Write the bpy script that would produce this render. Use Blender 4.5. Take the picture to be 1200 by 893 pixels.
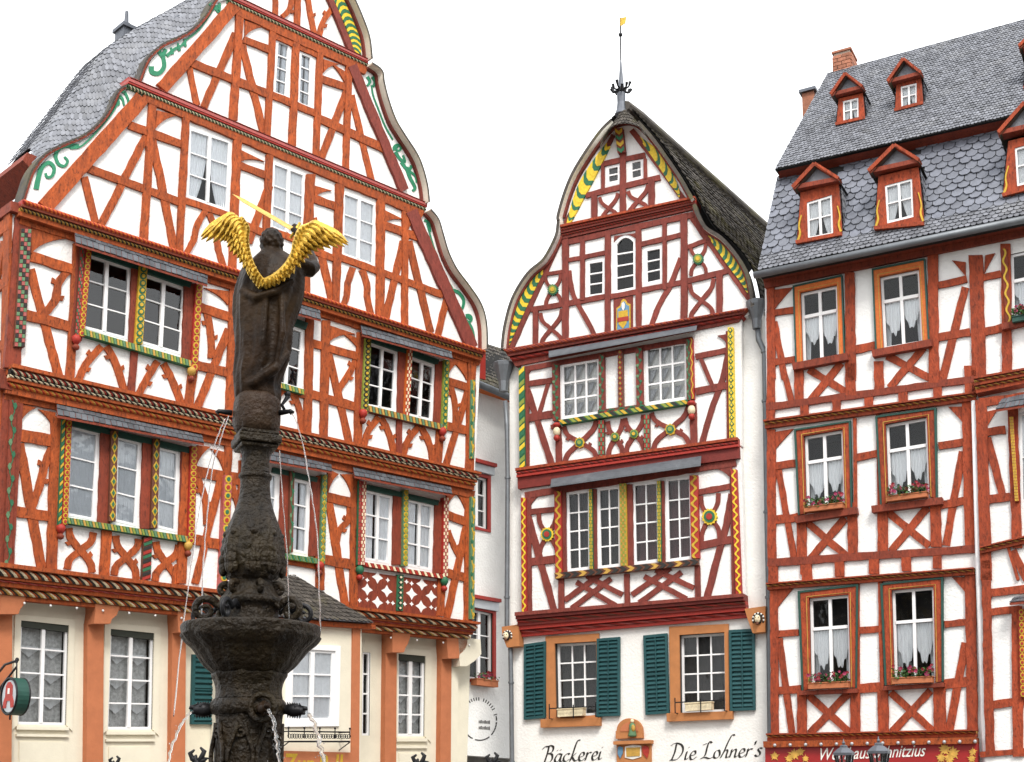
import bpy, bmesh, math, random
from mathutils import Vector, Matrix
from mathutils.geometry import tessellate_polygon
R = math.radians
rnd = random.Random(7)
S = bpy.context.scene
for o in list(bpy.data.objects): bpy.data.objects.remove(o)

# ------------------------------------------------------------------ camera
FPX = 1500.0; PX0, PY0 = 600.0, 720.0; PITCH = R(7.97)
CAMZ = 1.6
cam = bpy.data.cameras.new('camera'); camo = bpy.data.objects.new('camera', cam)
S.collection.objects.link(camo); S.camera = camo
cam.sensor_width = 36.0; cam.lens = FPX/1200*36.0
cam.shift_y = (PY0-446.5)/1200.0
cam.clip_end = 2000
camo.location = (0, 0, CAMZ); camo.rotation_euler = (R(90)+PITCH, 0, 0)
# ------------------------------------------------------------------ world: bright overcast sky
w = bpy.data.worlds.new('World'); S.world = w; w.use_nodes = True
nt = w.node_tree; nt.nodes.clear()
out = nt.nodes.new('ShaderNodeOutputWorld'); bg = nt.nodes.new('ShaderNodeBackground')
sky = nt.nodes.new('ShaderNodeTexSky'); sky.sky_type = 'NISHITA'; sky.sun_disc = False
SUN_EL, SUN_AZ = R(48), R(168)
sky.sun_elevation = SUN_EL; sky.sun_rotation = SUN_AZ; sky.dust_density = 4; sky.air_density = 1.5
sc_ = nt.nodes.new('ShaderNodeVectorMath'); sc_.operation = 'SCALE'; sc_.inputs['Scale'].default_value = 0.12
mixw = nt.nodes.new('ShaderNodeMix'); mixw.data_type = 'RGBA'; mixw.inputs[0].default_value = 0.86
noi = nt.nodes.new('ShaderNodeTexNoise'); noi.inputs['Scale'].default_value = 1.6; noi.inputs['Detail'].default_value = 4
rmp = nt.nodes.new('ShaderNodeValToRGB')
rmp.color_ramp.elements[0].position = .3; rmp.color_ramp.elements[0].color = (.93, .95, .98, 1)
rmp.color_ramp.elements[1].position = .7; rmp.color_ramp.elements[1].color = (1.06, 1.06, 1.05, 1)
nt.links.new(sky.outputs[0], sc_.inputs[0]); nt.links.new(sc_.outputs[0], mixw.inputs[6])
nt.links.new(noi.outputs[0], rmp.inputs[0]); nt.links.new(rmp.outputs[0], mixw.inputs[7])
nt.links.new(mixw.outputs[2], bg.inputs[0]); bg.inputs[1].default_value = 1.0
nt.links.new(bg.outputs[0], out.inputs[0])
# ------------------------------------------------------------------ sun, veiled by cloud
sl = bpy.data.lights.new('sun', 'SUN'); slo = bpy.data.objects.new('sun', sl); S.collection.objects.link(slo)
sl.energy = 1.5; sl.angle = R(16); sl.color = (1, .96, .9)
sd = Vector((math.sin(SUN_AZ)*math.cos(SUN_EL), math.cos(SUN_AZ)*math.cos(SUN_EL), math.sin(SUN_EL)))
slo.rotation_euler = sd.to_track_quat('Z', 'Y').to_euler(); slo.location = (0, -5, 30)
S.view_settings.view_transform = 'Standard'; S.view_settings.look = 'None'
S.view_settings.exposure = 1.08; S.view_settings.gamma = 1.0
S.render.engine = 'CYCLES'
S.render.resolution_x = 1024; S.render.resolution_y = 762

# ------------------------------------------------------------------ helpers
COL = S.collection
WORLD = {}
def ray(px, py):
    x = (px-PX0)/FPX; y = -(py-PY0)/FPX
    c, s = math.cos(PITCH), math.sin(PITCH)
    return Vector((x, c - y*s, s + y*c))
class Plane:
    "a facade: a vertical plane with a horizontal run, an outward normal and an anchor point"
    def __init__(self, vp, anchor, depth):
        d = ray(*vp); d.z = 0; d.normalize()
        if d.x < 0: d = -d
        self.u = d; self.n = Vector((d.y, -d.x, 0))
        r = ray(*anchor)
        self.o = Vector((0, 0, CAMZ)) + r*(depth/r.y)
    def hit(self, px, py, off=0.0):
        r = ray(px, py); c = Vector((0, 0, CAMZ)); o = self.o + self.n*off
        t = (o-c).dot(self.n)/r.dot(self.n)
        return c + r*t
    def uz(self, p): return ((p-self.o).dot(self.u), p.z)
    def at(self, u, z, off=0.0):
        q = self.o + self.u*u + self.n*off; return Vector((q.x, q.y, z))
PL = Plane((2090, 930), (0, 672), 17.0)
PC = Plane((-2750, 930), (612, 720), 23.0)
PR = Plane((-2160, 930), (900, 687), 20.8)

def root(name, label, cat, loc, group=None):
    o = bpy.data.objects.new(name, None); COL.objects.link(o)
    o.location = loc; o.empty_display_size = .2
    o['label'] = label; o['category'] = cat
    if group: o['group'] = group
    WORLD[o] = Vector(loc); return o
def tag(o, label=None, cat=None, group=None, kind=None):
    if label: o['label'] = label
    if cat: o['category'] = cat
    if group: o['group'] = group
    if kind: o['kind'] = kind
    return o
def mk(name, verts, faces, mats, parent=None, mi=None, smooth=False, base=False):
    me = bpy.data.meshes.new(name)
    n = len(verts)
    lo = Vector((min(v[0] for v in verts), min(v[1] for v in verts), min(v[2] for v in verts)))
    hi = Vector((max(v[0] for v in verts), max(v[1] for v in verts), max(v[2] for v in verts)))
    c = (lo+hi)/2
    if base: c.z = lo.z
    me.from_pydata([(v[0]-c.x, v[1]-c.y, v[2]-c.z) for v in verts], [], faces)
    if not isinstance(mats, (list, tuple)): mats = [mats]
    for m in mats: me.materials.append(M[m])
    if mi: me.polygons.foreach_set('material_index', mi)
    if smooth: me.polygons.foreach_set('use_smooth', [True]*len(me.polygons))
    me.update()
    o = bpy.data.objects.new(name, me); COL.objects.link(o)
    WORLD[o] = c
    if parent is not None:
        o.parent = parent; o.location = c - WORLD[parent]
    else: o.location = c
    return o
class MB:
    "collects pieces of one part"
    def __init__(s): s.v = []; s.f = []; s.m = []
    def add(s, vs, fs, m=0):
        k = len(s.v); s.v += [Vector(q) for q in vs]
        for f in fs: s.f.append([i+k for i in f]); s.m.append(m)
    def prism(s, a, b, m=0):
        n = len(a)
        fs = [list(range(n-1, -1, -1)), list(range(n, 2*n))] + [[i, (i+1) % n, n+(i+1) % n, n+i] for i in range(n)]
        s.add(list(a)+list(b), fs, m)
    def px(s, pl, poly, off, d0, d1, m=0):
        if area(poly) > 0: poly = poly[::-1]
        p = [pl.hit(x, y, off) for x, y in poly]
        s.prism([q+pl.n*d0 for q in p], [q+pl.n*d1 for q in p], m)
    def box(s, c, h, m=0, rot=None):
        vs = [Vector((sx*h[0], sy*h[1], sz*h[2])) for sx in (-1, 1) for sy in (-1, 1) for sz in (-1, 1)]
        if rot: vs = [rot @ q for q in vs]
        s.add([q+Vector(c) for q in vs], [(0, 1, 3, 2), (4, 6, 7, 5), (0, 4, 5, 1), (2, 3, 7, 6), (0, 2, 6, 4), (1, 5, 7, 3)], m)
    def tube(s, pts, r, n=8, m=0, cap=True):
        pts = [Vector(p) for p in pts]; k = len(pts)
        rs = r if isinstance(r, (list, tuple)) else [r]*k
        rings = []; up = None
        for i, p in enumerate(pts):
            t = (pts[min(i+1, k-1)]-pts[max(i-1, 0)])
            t = t.normalized() if t.length > 1e-9 else Vector((0, 0, 1))
            if up is None:
                a = Vector((0, 0, 1)) if abs(t.z) < .9 else Vector((1, 0, 0))
                up = (a - t*a.dot(t)).normalized()
            else:
                up = up - t*up.dot(t); up = up.normalized() if up.length > 1e-6 else Vector((1, 0, 0))
            b = t.cross(up)
            rings.append([p + (up*math.cos(2*math.pi*j/n) + b*math.sin(2*math.pi*j/n))*rs[i] for j in range(n)])
        vs = [q for g in rings for q in g]
        fs = [[i*n+j, i*n+(j+1) % n, (i+1)*n+(j+1) % n, (i+1)*n+j] for i in range(k-1) for j in range(n)]
        if cap: fs += [list(range(n-1, -1, -1)), list(range((k-1)*n, k*n))]
        s.add(vs, fs, m)
    def lathe(s, c, prof, n=32, m=0, fn=None):
        "prof: (radius, z) from the bottom up"
        vs = []
        for r_, z in prof:
            for j in range(n):
                a = 2*math.pi*j/n; rr = fn(r_, z, a) if fn else r_
                vs.append((c[0]+rr*math.cos(a), c[1]+rr*math.sin(a), z))
        k = len(prof)
        fs = [[i*n+j, i*n+(j+1) % n, (i+1)*n+(j+1) % n, (i+1)*n+j] for i in range(k-1) for j in range(n)]
        fs += [list(range(n-1, -1, -1)), list(range((k-1)*n, k*n))]
        s.add(vs, fs, m)
    def ball(s, c, r, m=0, nu=14, nv=9, sc=(1, 1, 1), fn=None):
        vs = []
        for i in range(nv+1):
            ph = math.pi*i/nv
            for j in range(nu):
                th = 2*math.pi*j/nu
                d = Vector((math.sin(ph)*math.cos(th), math.sin(ph)*math.sin(th), math.cos(ph)))
                rr = r*(fn(d) if fn else 1)
                vs.append((c[0]+d.x*rr*sc[0], c[1]+d.y*rr*sc[1], c[2]+d.z*rr*sc[2]))
        fs = [[i*nu+j, (i+1)*nu+j, (i+1)*nu+(j+1) % nu, i*nu+(j+1) % nu] for i in range(nv) for j in range(nu)]
        s.add(vs, fs, m)
    def build(s, name, mats, parent=None, smooth=False, base=False):
        return mk(name, s.v, s.f, mats, parent, s.m, smooth, base)
def area(p): return sum(p[i][0]*p[(i+1) % len(p)][1]-p[(i+1) % len(p)][0]*p[i][1] for i in range(len(p)))
def crop(ox, oy, s): return lambda x, y: (ox+x/s, oy+y/s)
CR = {'A': crop(0, 0, 4), 'B': crop(0, 220, 4), 'C': crop(0, 440, 4), 'D': crop(0, 660, 3.833), 'E': crop(280, 0, 4),
      'F': crop(280, 220, 4), 'G': crop(280, 440, 4), 'H': crop(280, 660, 3.833), 'I': crop(570, 0, 3.4286), 'J': crop(570, 220, 3.4286),
      'K': crop(570, 380, 3.4286), 'L': crop(540, 500, 3.158), 'M': crop(520, 680, 3), 'N': crop(880, 0, 3.72), 'O': crop(880, 220, 3.75),
      'P': crop(880, 440, 3.75), 'Q': crop(880, 660, 3.75), '-': crop(0, 0, 1)}
SC = {'A': 4, 'B': 4, 'C': 4, 'D': 3.833, 'E': 4, 'F': 4, 'G': 4, 'H': 3.833, 'I': 3.4286, 'J': 3.4286, 'K': 3.4286, 'L': 3.158, 'M': 3, 'N': 3.72,
      'O': 3.75, 'P': 3.75, 'Q': 3.75, '-': 1}
def cp(k, *a): return [CR[k](a[i], a[i+1]) for i in range(0, len(a), 2)]
def smooth_line(pts, per=5):
    if len(pts) < 3: return list(pts)
    P = [pts[0]]+list(pts)+[pts[-1]]; o = []
    for i in range(1, len(P)-2):
        a, b, c, d = P[i-1], P[i], P[i+1], P[i+2]
        for k in range(per):
            t = k/per
            o.append(tuple(.5*((2*b[j])+(-a[j]+c[j])*t+(2*a[j]-5*b[j]+4*c[j]-d[j])*t*t+(-a[j]+3*b[j]-3*c[j]+d[j])*t**3) for j in range(len(b))))
    o.append(tuple(pts[-1])); return o
def strip(pts, w, w2=None, jit=0.0):
    "outline of a band of width w along a line"
    w2 = w if w2 is None else w2; n = len(pts); a = []; b = []
    for i, p in enumerate(pts):
        q = pts[min(i+1, n-1)]; r0 = pts[max(i-1, 0)]
        dx, dy = q[0]-r0[0], q[1]-r0[1]; l = math.hypot(dx, dy) or 1
        nx, ny = -dy/l, dx/l; ww = (w+(w2-w)*i/max(1, n-1))/2
        j1, j2 = rnd.uniform(-jit, jit), rnd.uniform(-jit, jit)
        a.append((p[0]+nx*(ww+j1), p[1]+ny*(ww+j1))); b.append((p[0]-nx*(ww+j2), p[1]-ny*(ww+j2)))
    return a, b
def strip_prism(mb, pl, a, b, off, d0, d1, m=0):
    "a band as one closed strip of quads, so that bends stay clean"
    n = len(a)
    A = [pl.hit(x, y, off) for x, y in a]; B = [pl.hit(x, y, off) for x, y in b]
    vs = [q+pl.n*d1 for q in A]+[q+pl.n*d1 for q in B]+[q+pl.n*d0 for q in A]+[q+pl.n*d0 for q in B]
    fs = []
    for i in range(n-1):
        fs.append([i, i+1, n+i+1, n+i]); fs.append([2*n+i, 2*n+i+1, i+1, i]); fs.append([n+i, n+i+1, 3*n+i+1, 3*n+i])
    fs.append([0, n, 3*n, 2*n]); fs.append([n-1, 3*n-1, 4*n-1, 2*n-1])
    mb.add(vs, fs, m)
CNT = [0]
DEPTH = {'plate': .046, 'post': .041, 'rail': .034, 'brace': .026, 'panel': .018}
def timber(h, pl, off, kind, mat, pts, w, w2=None, curved=False, thorn=False, name=None, d=None):
    CNT[0] += 1
    if curved: pts = smooth_line(pts)
    else:
        (x1, y1), (x2, y2) = pts[0], pts[-1]
        k = max(2, int(math.hypot(x2-x1, y2-y1)/10)+1)
        pts = [(x1+(x2-x1)*i/k, y1+(y2-y1)*i/k) for i in range(k+1)]
    a, b = strip(pts, w, w2, min(.55, w*.055))
    mb = MB(); dd = (DEPTH[kind] if d is None else d)+(CNT[0] % 6)*.0011
    strip_prism(mb, pl, a, b, off, -.03, dd)
    if thorn:
        n = len(pts)
        for fr, sgn in ((.33, 1), (.62, -1)):
            i = int(fr*n); p = pts[i]; q = pts[min(n-1, i+1)]
            dx, dy = q[0]-p[0], q[1]-p[1]; l = math.hypot(dx, dy) or 1; dx /= l; dy /= l
            nx, ny = -dy*sgn, dx*sgn; e = w*.5
            poly = [(p[0]-dx*e*.5+nx*e*.8, p[1]-dy*e*.5+ny*e*.8), (p[0]+nx*e*2.0-dx*e*.9, p[1]+ny*e*2.0-dy*e*.9), (p[0]+nx*e*1.9+dx*e*.5, p[1]+ny*e*1.9+dy*e*.5), (p[0]+dx*e*.7+nx*e*.8, p[1]+dy*e*.7+ny*e*.8)]
            mb.px(pl, poly, off, -.03, dd-.002)
    return mb.build(name or {'plate': 'beam', 'post': 'post', 'rail': 'rail', 'brace': 'brace', 'panel': 'panel'}[kind], mat, h)
def T(h, pl, off, mat, text):
    "timbers from a table: kind crop x y x y .. width (c: curved, t: curved with carved thorns); widths in crop pixels"
    for ln in text.strip().splitlines():
        t = ln.split()
        if not t: continue
        kind, c = t[0], t[1]; a = [float(x) for x in t[2:]]
        wd = a[-1]/SC[c]; pts = cp(c, *a[:-1])
        cur = kind in ('c', 't')
        timber(h, pl, off, 'brace' if cur else {'p': 'post', 'r': 'rail', 'b': 'brace', 'l': 'plate'}[kind], mat, pts, wd, curved=cur, thorn=(kind == 't'))
def poly_part(h, name, pl, off, poly, mat, d0=-.03, d1=.036):
    CNT[0] += 1
    mb = MB(); mb.px(pl, poly, off, d0, d1+(CNT[0] % 5)*.0009); return mb.build(name, mat, h)
def arc(p, c, q, n=6):
    "quadratic curve p..q bent towards c"
    return [((1-t)**2*p[0]+2*t*(1-t)*c[0]+t*t*q[0], (1-t)**2*p[1]+2*t*(1-t)*c[1]+t*t*q[1]) for t in [i/n for i in range(n+1)]]
def bracket(h, pl, off, corner, side, top, mat, bulge=.35):
    "corner piece with a concave edge"
    c = (corner[0]*bulge+(side[0]+top[0])/2*(1-bulge), corner[1]*bulge+(side[1]+top[1])/2*(1-bulge))
    return poly_part(h, 'corner_bracket', pl, off, [corner]+arc(side, c, top), mat, d1=.031)
def lerp(p, q, t): return (p[0]+(q[0]-p[0])*t, p[1]+(q[1]-p[1])*t)
def quad(Q, s, t):
    "point in a TL TR BR BL quad"
    a = lerp(Q[0], Q[1], s); b = lerp(Q[3], Q[2], s); return lerp(a, b, t)
def subq(Q, s0, s1, t0, t1): return [quad(Q, s0, t0), quad(Q, s1, t0), quad(Q, s1, t1), quad(Q, s0, t1)]
def grow(Q, e):
    cx = sum(p[0] for p in Q)/4; cy = sum(p[1] for p in Q)/4
    o = []
    for x, y in Q:
        o.append((x+(e if x > cx else -e), y+(e if y > cy else -e)))
    return o
def xcurve(h, pl, off, Q, w, mat, bow=.24, thorn=True):
    "two bowed arms that meet in the middle ( )( ) turned into an X"
    e = .25*(1-1.25*bow)
    l = [quad(Q, 0, 0), quad(Q, e, .24), quad(Q, .5, .5), quad(Q, 1-e, .76), quad(Q, 1, 1)]
    r = [quad(Q, 1, 0), quad(Q, 1-e, .24), quad(Q, .5, .5), quad(Q, e, .76), quad(Q, 0, 1)]
    timber(h, pl, off, 'brace', mat, l, w, curved=True, thorn=thorn); timber(h, pl, off, 'brace', mat, r, w, curved=True)
def xstraight(h, pl, off, Q, w, mat):
    timber(h, pl, off, 'brace', mat, [Q[0], Q[2]], w); timber(h, pl, off, 'brace', mat, [Q[1], Q[3]], w, d=.0275)
def wall(h, pl, off, poly, holes, mat, name='wall', rim=.3):
    P = [[Vector((x, y, 0)) for x, y in poly]]+[[Vector((x, y, 0)) for x, y in q] for q in holes]
    tris = tessellate_polygon(P)
    flat = [p for g in P for p in g]
    vs = [pl.hit(p.x, p.y, off) for p in flat]
    fs = []
    for t in tris:
        a, b, c = [vs[i] for i in t]
        fs.append(list(t) if (b-a).cross(c-a).dot(pl.n) > 0 else [t[0], t[2], t[1]])
    n = len(poly); k = len(vs); vs = vs+[vs[i]-pl.n*rim for i in range(n)]
    fs += [[i, (i+1) % n, k+(i+1) % n, k+i] for i in range(n)]
    return mk(name, vs, fs, mat, h)
def window(h, pl, off, Q, cols=2, rows=3, cas=1, fw=2.6, mw=3.4, bw=1.5, rec=-.004, spandrel=None, curtain=None, glass='glass', frame='white_frame', transom=None,
           arch=0, label=None, name='window', splits=None, rowsplit=None):
    "window in a wall opening: frame part with panes, glazing bars, curtain and the dark room behind as sub-parts"
    W_ = math.hypot(Q[1][0]-Q[0][0], Q[1][1]-Q[0][1]); H_ = math.hypot(Q[3][0]-Q[0][0], Q[3][1]-Q[0][1])
    sx, sy = fw/W_, fw/H_
    mb = MB()
    f0, f1 = -rec-.05, -rec
    if arch:
        top = [quad(Q, s, arch*(2*s-1)**2) for s in [i/10 for i in range(11)]]
        inn = [quad(Q, sx+(1-2*sx)*s, sy+arch*(2*s-1)**2) for s in [i/10 for i in range(11)]]
        strip_prism(mb, pl, top, inn, off, f0, f1)
        mb.px(pl, subq(Q, 0, sx, arch+.0, 1), off, f0, f1); mb.px(pl, subq(Q, 1-sx, 1, arch, 1), off, f0, f1)
        mb.px(pl, subq(Q, sx, 1-sx, 1-sy, 1), off, f0, f1)
        for q in ([quad(Q, 0, 0)]+top[:6][::-1], [quad(Q, 1, 0)]+top[5:]):
            g = MB(); g.px(pl, q, off, -.02, .02); g.build('spandrel', spandrel or 'timber_brown', h)
    else:
        mb.px(pl, subq(Q, 0, sx, 0, 1), off, f0, f1); mb.px(pl, subq(Q, 1-sx, 1, 0, 1), off, f0, f1)
        mb.px(pl, subq(Q, sx, 1-sx, 0, sy), off, f0, f1); mb.px(pl, subq(Q, sx, 1-sx, 1-sy*1.3, 1), off, f0, f1)
    xs = [sx]; mx = mw/W_/2
    cells = []
    lights = [(sx, 1-sx)] if cas == 1 else [(sx, .5-mx), (.5+mx, 1-sx)]
    if cas == 2: mb.px(pl, subq(Q, .5-mx, .5+mx, sy, 1-sy), off, f0, f1+.008)
    ys = [(sy+arch*.6, 1-sy*1.3)]
    if transom:
        ty = mw/H_/2
        mb.px(pl, subq(Q, sx, 1-sx, transom-ty, transom+ty), off, f0, f1+.012)
        ys = [(sy, transom-ty), (transom+ty, 1-sy*1.3)]
    wo = mb.build(name, frame, h)
    if label: wo['label'] = label
    bx, by = bw/W_/2, bw/H_/2
    def bar(q, d1):
        g = MB(); g.px(pl, q, off, f0, d1); g.build('glazing_bar', frame, wo)
    for (a, b) in lights:
        nc = cols//cas
        for yi, (c, d) in enumerate(ys):
            rr = rows if not rowsplit else rowsplit[yi]
            for i in range(nc):
                for j in range(rr):
                    x0 = a+(b-a)*i/nc; x1 = a+(b-a)*(i+1)/nc; y0 = c+(d-c)*j/rr; y1 = c+(d-c)*(j+1)/rr
                    if arch and j == 0: y0 = sy*.5
                    tilt = rnd.uniform(-.006, .006); tilt2 = rnd.uniform(-.006, .006)
                    q = subq(Q, x0, x1, y0, y1)
                    if arch and j == 0:
                        q = [quad(Q, x0+(x1-x0)*s, sy+arch*(2*s-1)**2) for s in [k/8 for k in range(9)]]+[quad(Q, x1, y1), quad(Q, x0, y1)]
                    if area(q) > 0: q = q[::-1]
                    pp = [pl.hit(x, y, off) for x, y in q]
                    vs = [p-pl.n*(rec+.03)+pl.n*(tilt*(1 if k in (0, 1) else -1)+tilt2*(1 if k in (1, 2) else -1)) for k, p in enumerate(pp)]
                    mk('pane', vs, [list(range(len(vs)))], glass, wo)
            for i in range(1, nc):
                x = a+(b-a)*i/nc; bar(subq(Q, x-bx, x+bx, c if not arch else sy, d), f1-.008)
            for j in range(1, rr):
                y = c+(d-c)*j/rr; bar(subq(Q, a, b, y-by, y+by), f1-.010)
    # room behind
    hq = Q
    if area(hq) > 0: hq = hq[::-1]
    F = [pl.hit(x, y, off)-pl.n*.002 for x, y in hq]; B = [p-pl.n*.6 for p in F]
    mk('window_recess', F+B, [[4, 5, 6, 7]]+[[i, (i+1) % 4, 4+(i+1) % 4, 4+i] for i in range(4)], 'room', wo)
    def cur(x0f, x1f, y1, mat='curtain', dz=.048, amp=.010, nf=7, y0=.02, wave=0):
        n = 26; rows_ = 6; vs = []; fs = []; ph = rnd.uniform(0, 6)
        for j in range(rows_+1):
            t = j/rows_
            a_, b_ = x0f(t), x1f(t)
            for i in range(n+1):
                s = i/n; yy = y0+((y1(s) if callable(y1) else y1)-y0)*t
                p = pl.hit(*quad(Q, a_+(b_-a_)*s, yy), off)
                vs.append(p-pl.n*(rec+dz+amp*math.sin(s*nf*6.28+ph+.6*math.sin(3*t))+.004*math.sin(s*31+ph)))
        for j in range(rows_):
            for i in range(n): fs.append([j*(n+1)+i, j*(n+1)+i+1, (j+1)*(n+1)+i+1, (j+1)*(n+1)+i])
        mk('curtain', vs, fs, mat, wo, smooth=True)
    if curtain == 'full': cur(lambda t: .02, lambda t: .98, .97, nf=9)
    elif curtain == 'tie':
        cur(lambda t: .03, lambda t: .5-.30*min(1, t*1.25)**1.5, .95, 'lace', nf=4); cur(lambda t: .5+.30*min(1, t*1.25)**1.5, lambda t: .97, .95, 'lace', nf=4)
    elif curtain == 'tiefull':
        cur(lambda t: .03, lambda t: .5-.24*t**2, .97, nf=5); cur(lambda t: .5+.24*t**2, lambda t: .97, .97, nf=5)
    elif curtain == 'swag':
        t0 = transom or .3
        for a_, b_ in ((.06, .47), (.53, .94)):
            jj = rnd.uniform(-.05, .06)
            cur(lambda t: a_, lambda t: b_, (lambda s: t0+.20+jj+.02*math.sin(s*25)+.28*math.sin(math.pi*(s if a_ > .5 else 1-s))**1.0*(.55+.45*(s if a_ < .5 else 1-s))), 'lace', nf=5, y0=t0+.02)
        cur(lambda t: .05, lambda t: .20-.05*t, .95, 'lace', nf=3, y0=t0+.02, dz=.13); cur(lambda t: .80+.05*t, lambda t: .95, .95, 'lace', nf=3, y0=t0+.02, dz=.13)
    elif curtain == 'cafe':
        for j in range(1, rows):
            for a_, b_ in ((.06, .46), (.54, .94)):
                y0_ = j/rows-.02
                cur(lambda t: a_, lambda t: b_, (lambda s: y0_+.035+.075*(1-abs(2*s-1))), 'lace', nf=2, y0=y0_, dz=.09, amp=.005)
        cur(lambda t: .04, lambda t: .96, .97, 'netcurtain', nf=6, dz=.12)
    elif curtain == 'half':
        cur(lambda t: .02, lambda t: .40, .97, nf=4); cur(lambda t: .55, lambda t: .98, .97, nf=4)
    elif curtain == 'pane':
        for a_, b_ in lights:
            nc = cols//cas
            for i in range(nc):
                for j in range(rows):
                    xa = a_+(b_-a_)*i/nc; xb = a_+(b_-a_)*(i+1)/nc
                    cur(lambda t: xa+.012, lambda t: xa+(xb-xa)*(.62-.5*t), (j+.80)/rows, 'greylace', nf=2, y0=(j+.12)/rows, dz=.09, amp=.004)
        cur(lambda t: .03, lambda t: .97, .97, 'dimcurtain', nf=6, dz=.16)
    elif curtain == 'dim': cur(lambda t: .03, lambda t: .97, .97, 'dimcurtain', nf=8, dz=.12)
    elif curtain == 'plum': cur(lambda t: .03, lambda t: .97, .97, 'plumcurtain', nf=8, dz=.12)
    return wo
def rope(pl, off, t0, t1, b0, b1, period, d, bulge, nm, slant=.9, mb=None, m0=0):
    "row of slanted carved segments between two lines (t0-t1 above, b0-b1 below)"
    mb = mb or MB(); L_ = math.hypot(t1[0]-t0[0], t1[1]-t0[1]); n = max(3, int(L_/period)*nm)
    sh = slant*period/L_
    def P(s, t, dd):
        s2 = min(1, max(0, s+sh*(t-.5)))
        return pl.hit(*lerp(lerp(t0, t1, s2), lerp(b0, b1, s2), t), off)+pl.n*dd
    tt = [0, .25, .5, .75, 1]
    for i in range(n):
        s0, s1 = i/n, (i+1)/n; sm = (s0+s1)/2
        vs = []
        for t in tt:
            bb = bulge*math.sin(math.pi*t)**.6 if 0 < t < 1 else -.012
            vs += [P(s0, t, d+bb*.75), P(sm, t, d+bb), P(s1, t, d+bb*.75)]
        fs = []
        for j in range(len(tt)-1):
            for k in range(2): fs.append([3*j+k, 3*j+3+k, 3*j+4+k, 3*j+1+k])
        mb.add(vs, fs, m0+i % nm)
    return mb
def cornice(h, pl, off, top, bot, bands, dtop, dbot):
    "stepped cornice: bands (kind, share, materials, period); top steps out further than bottom"
    T0, T1 = top; B0, B1 = bot; f = 0
    for kind, sh, mats, per in bands:
        g = f+sh; a0, a1 = lerp(T0, B0, f), lerp(T1, B1, f); b0, b1 = lerp(T0, B0, g), lerp(T1, B1, g)
        d = dtop+(dbot-dtop)*(f+g)/2
        if kind == 'p':
            n = 14; mb = MB()
            A = [lerp(a0, a1, i/n) for i in range(n+1)]; B = [lerp(b0, b1, i/n) for i in range(n+1)]
            strip_prism(mb, pl, A, B, off, -.25, d+.012); mb.build('moulding', mats, h)
        else:
            mb = MB(); n = 14
            A = [lerp(a0, a1, i/n) for i in range(n+1)]; B = [lerp(b0, b1, i/n) for i in range(n+1)]
            strip_prism(mb, pl, A, B, off, -.25, d-.035, 0)
            rope(pl, off, a0, a1, b0, b1, per, d-.012, .028, len(mats), mb=mb)
            tag(mb.build('rope_moulding', list(mats), h), kind='stuff')
        f = g
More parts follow.
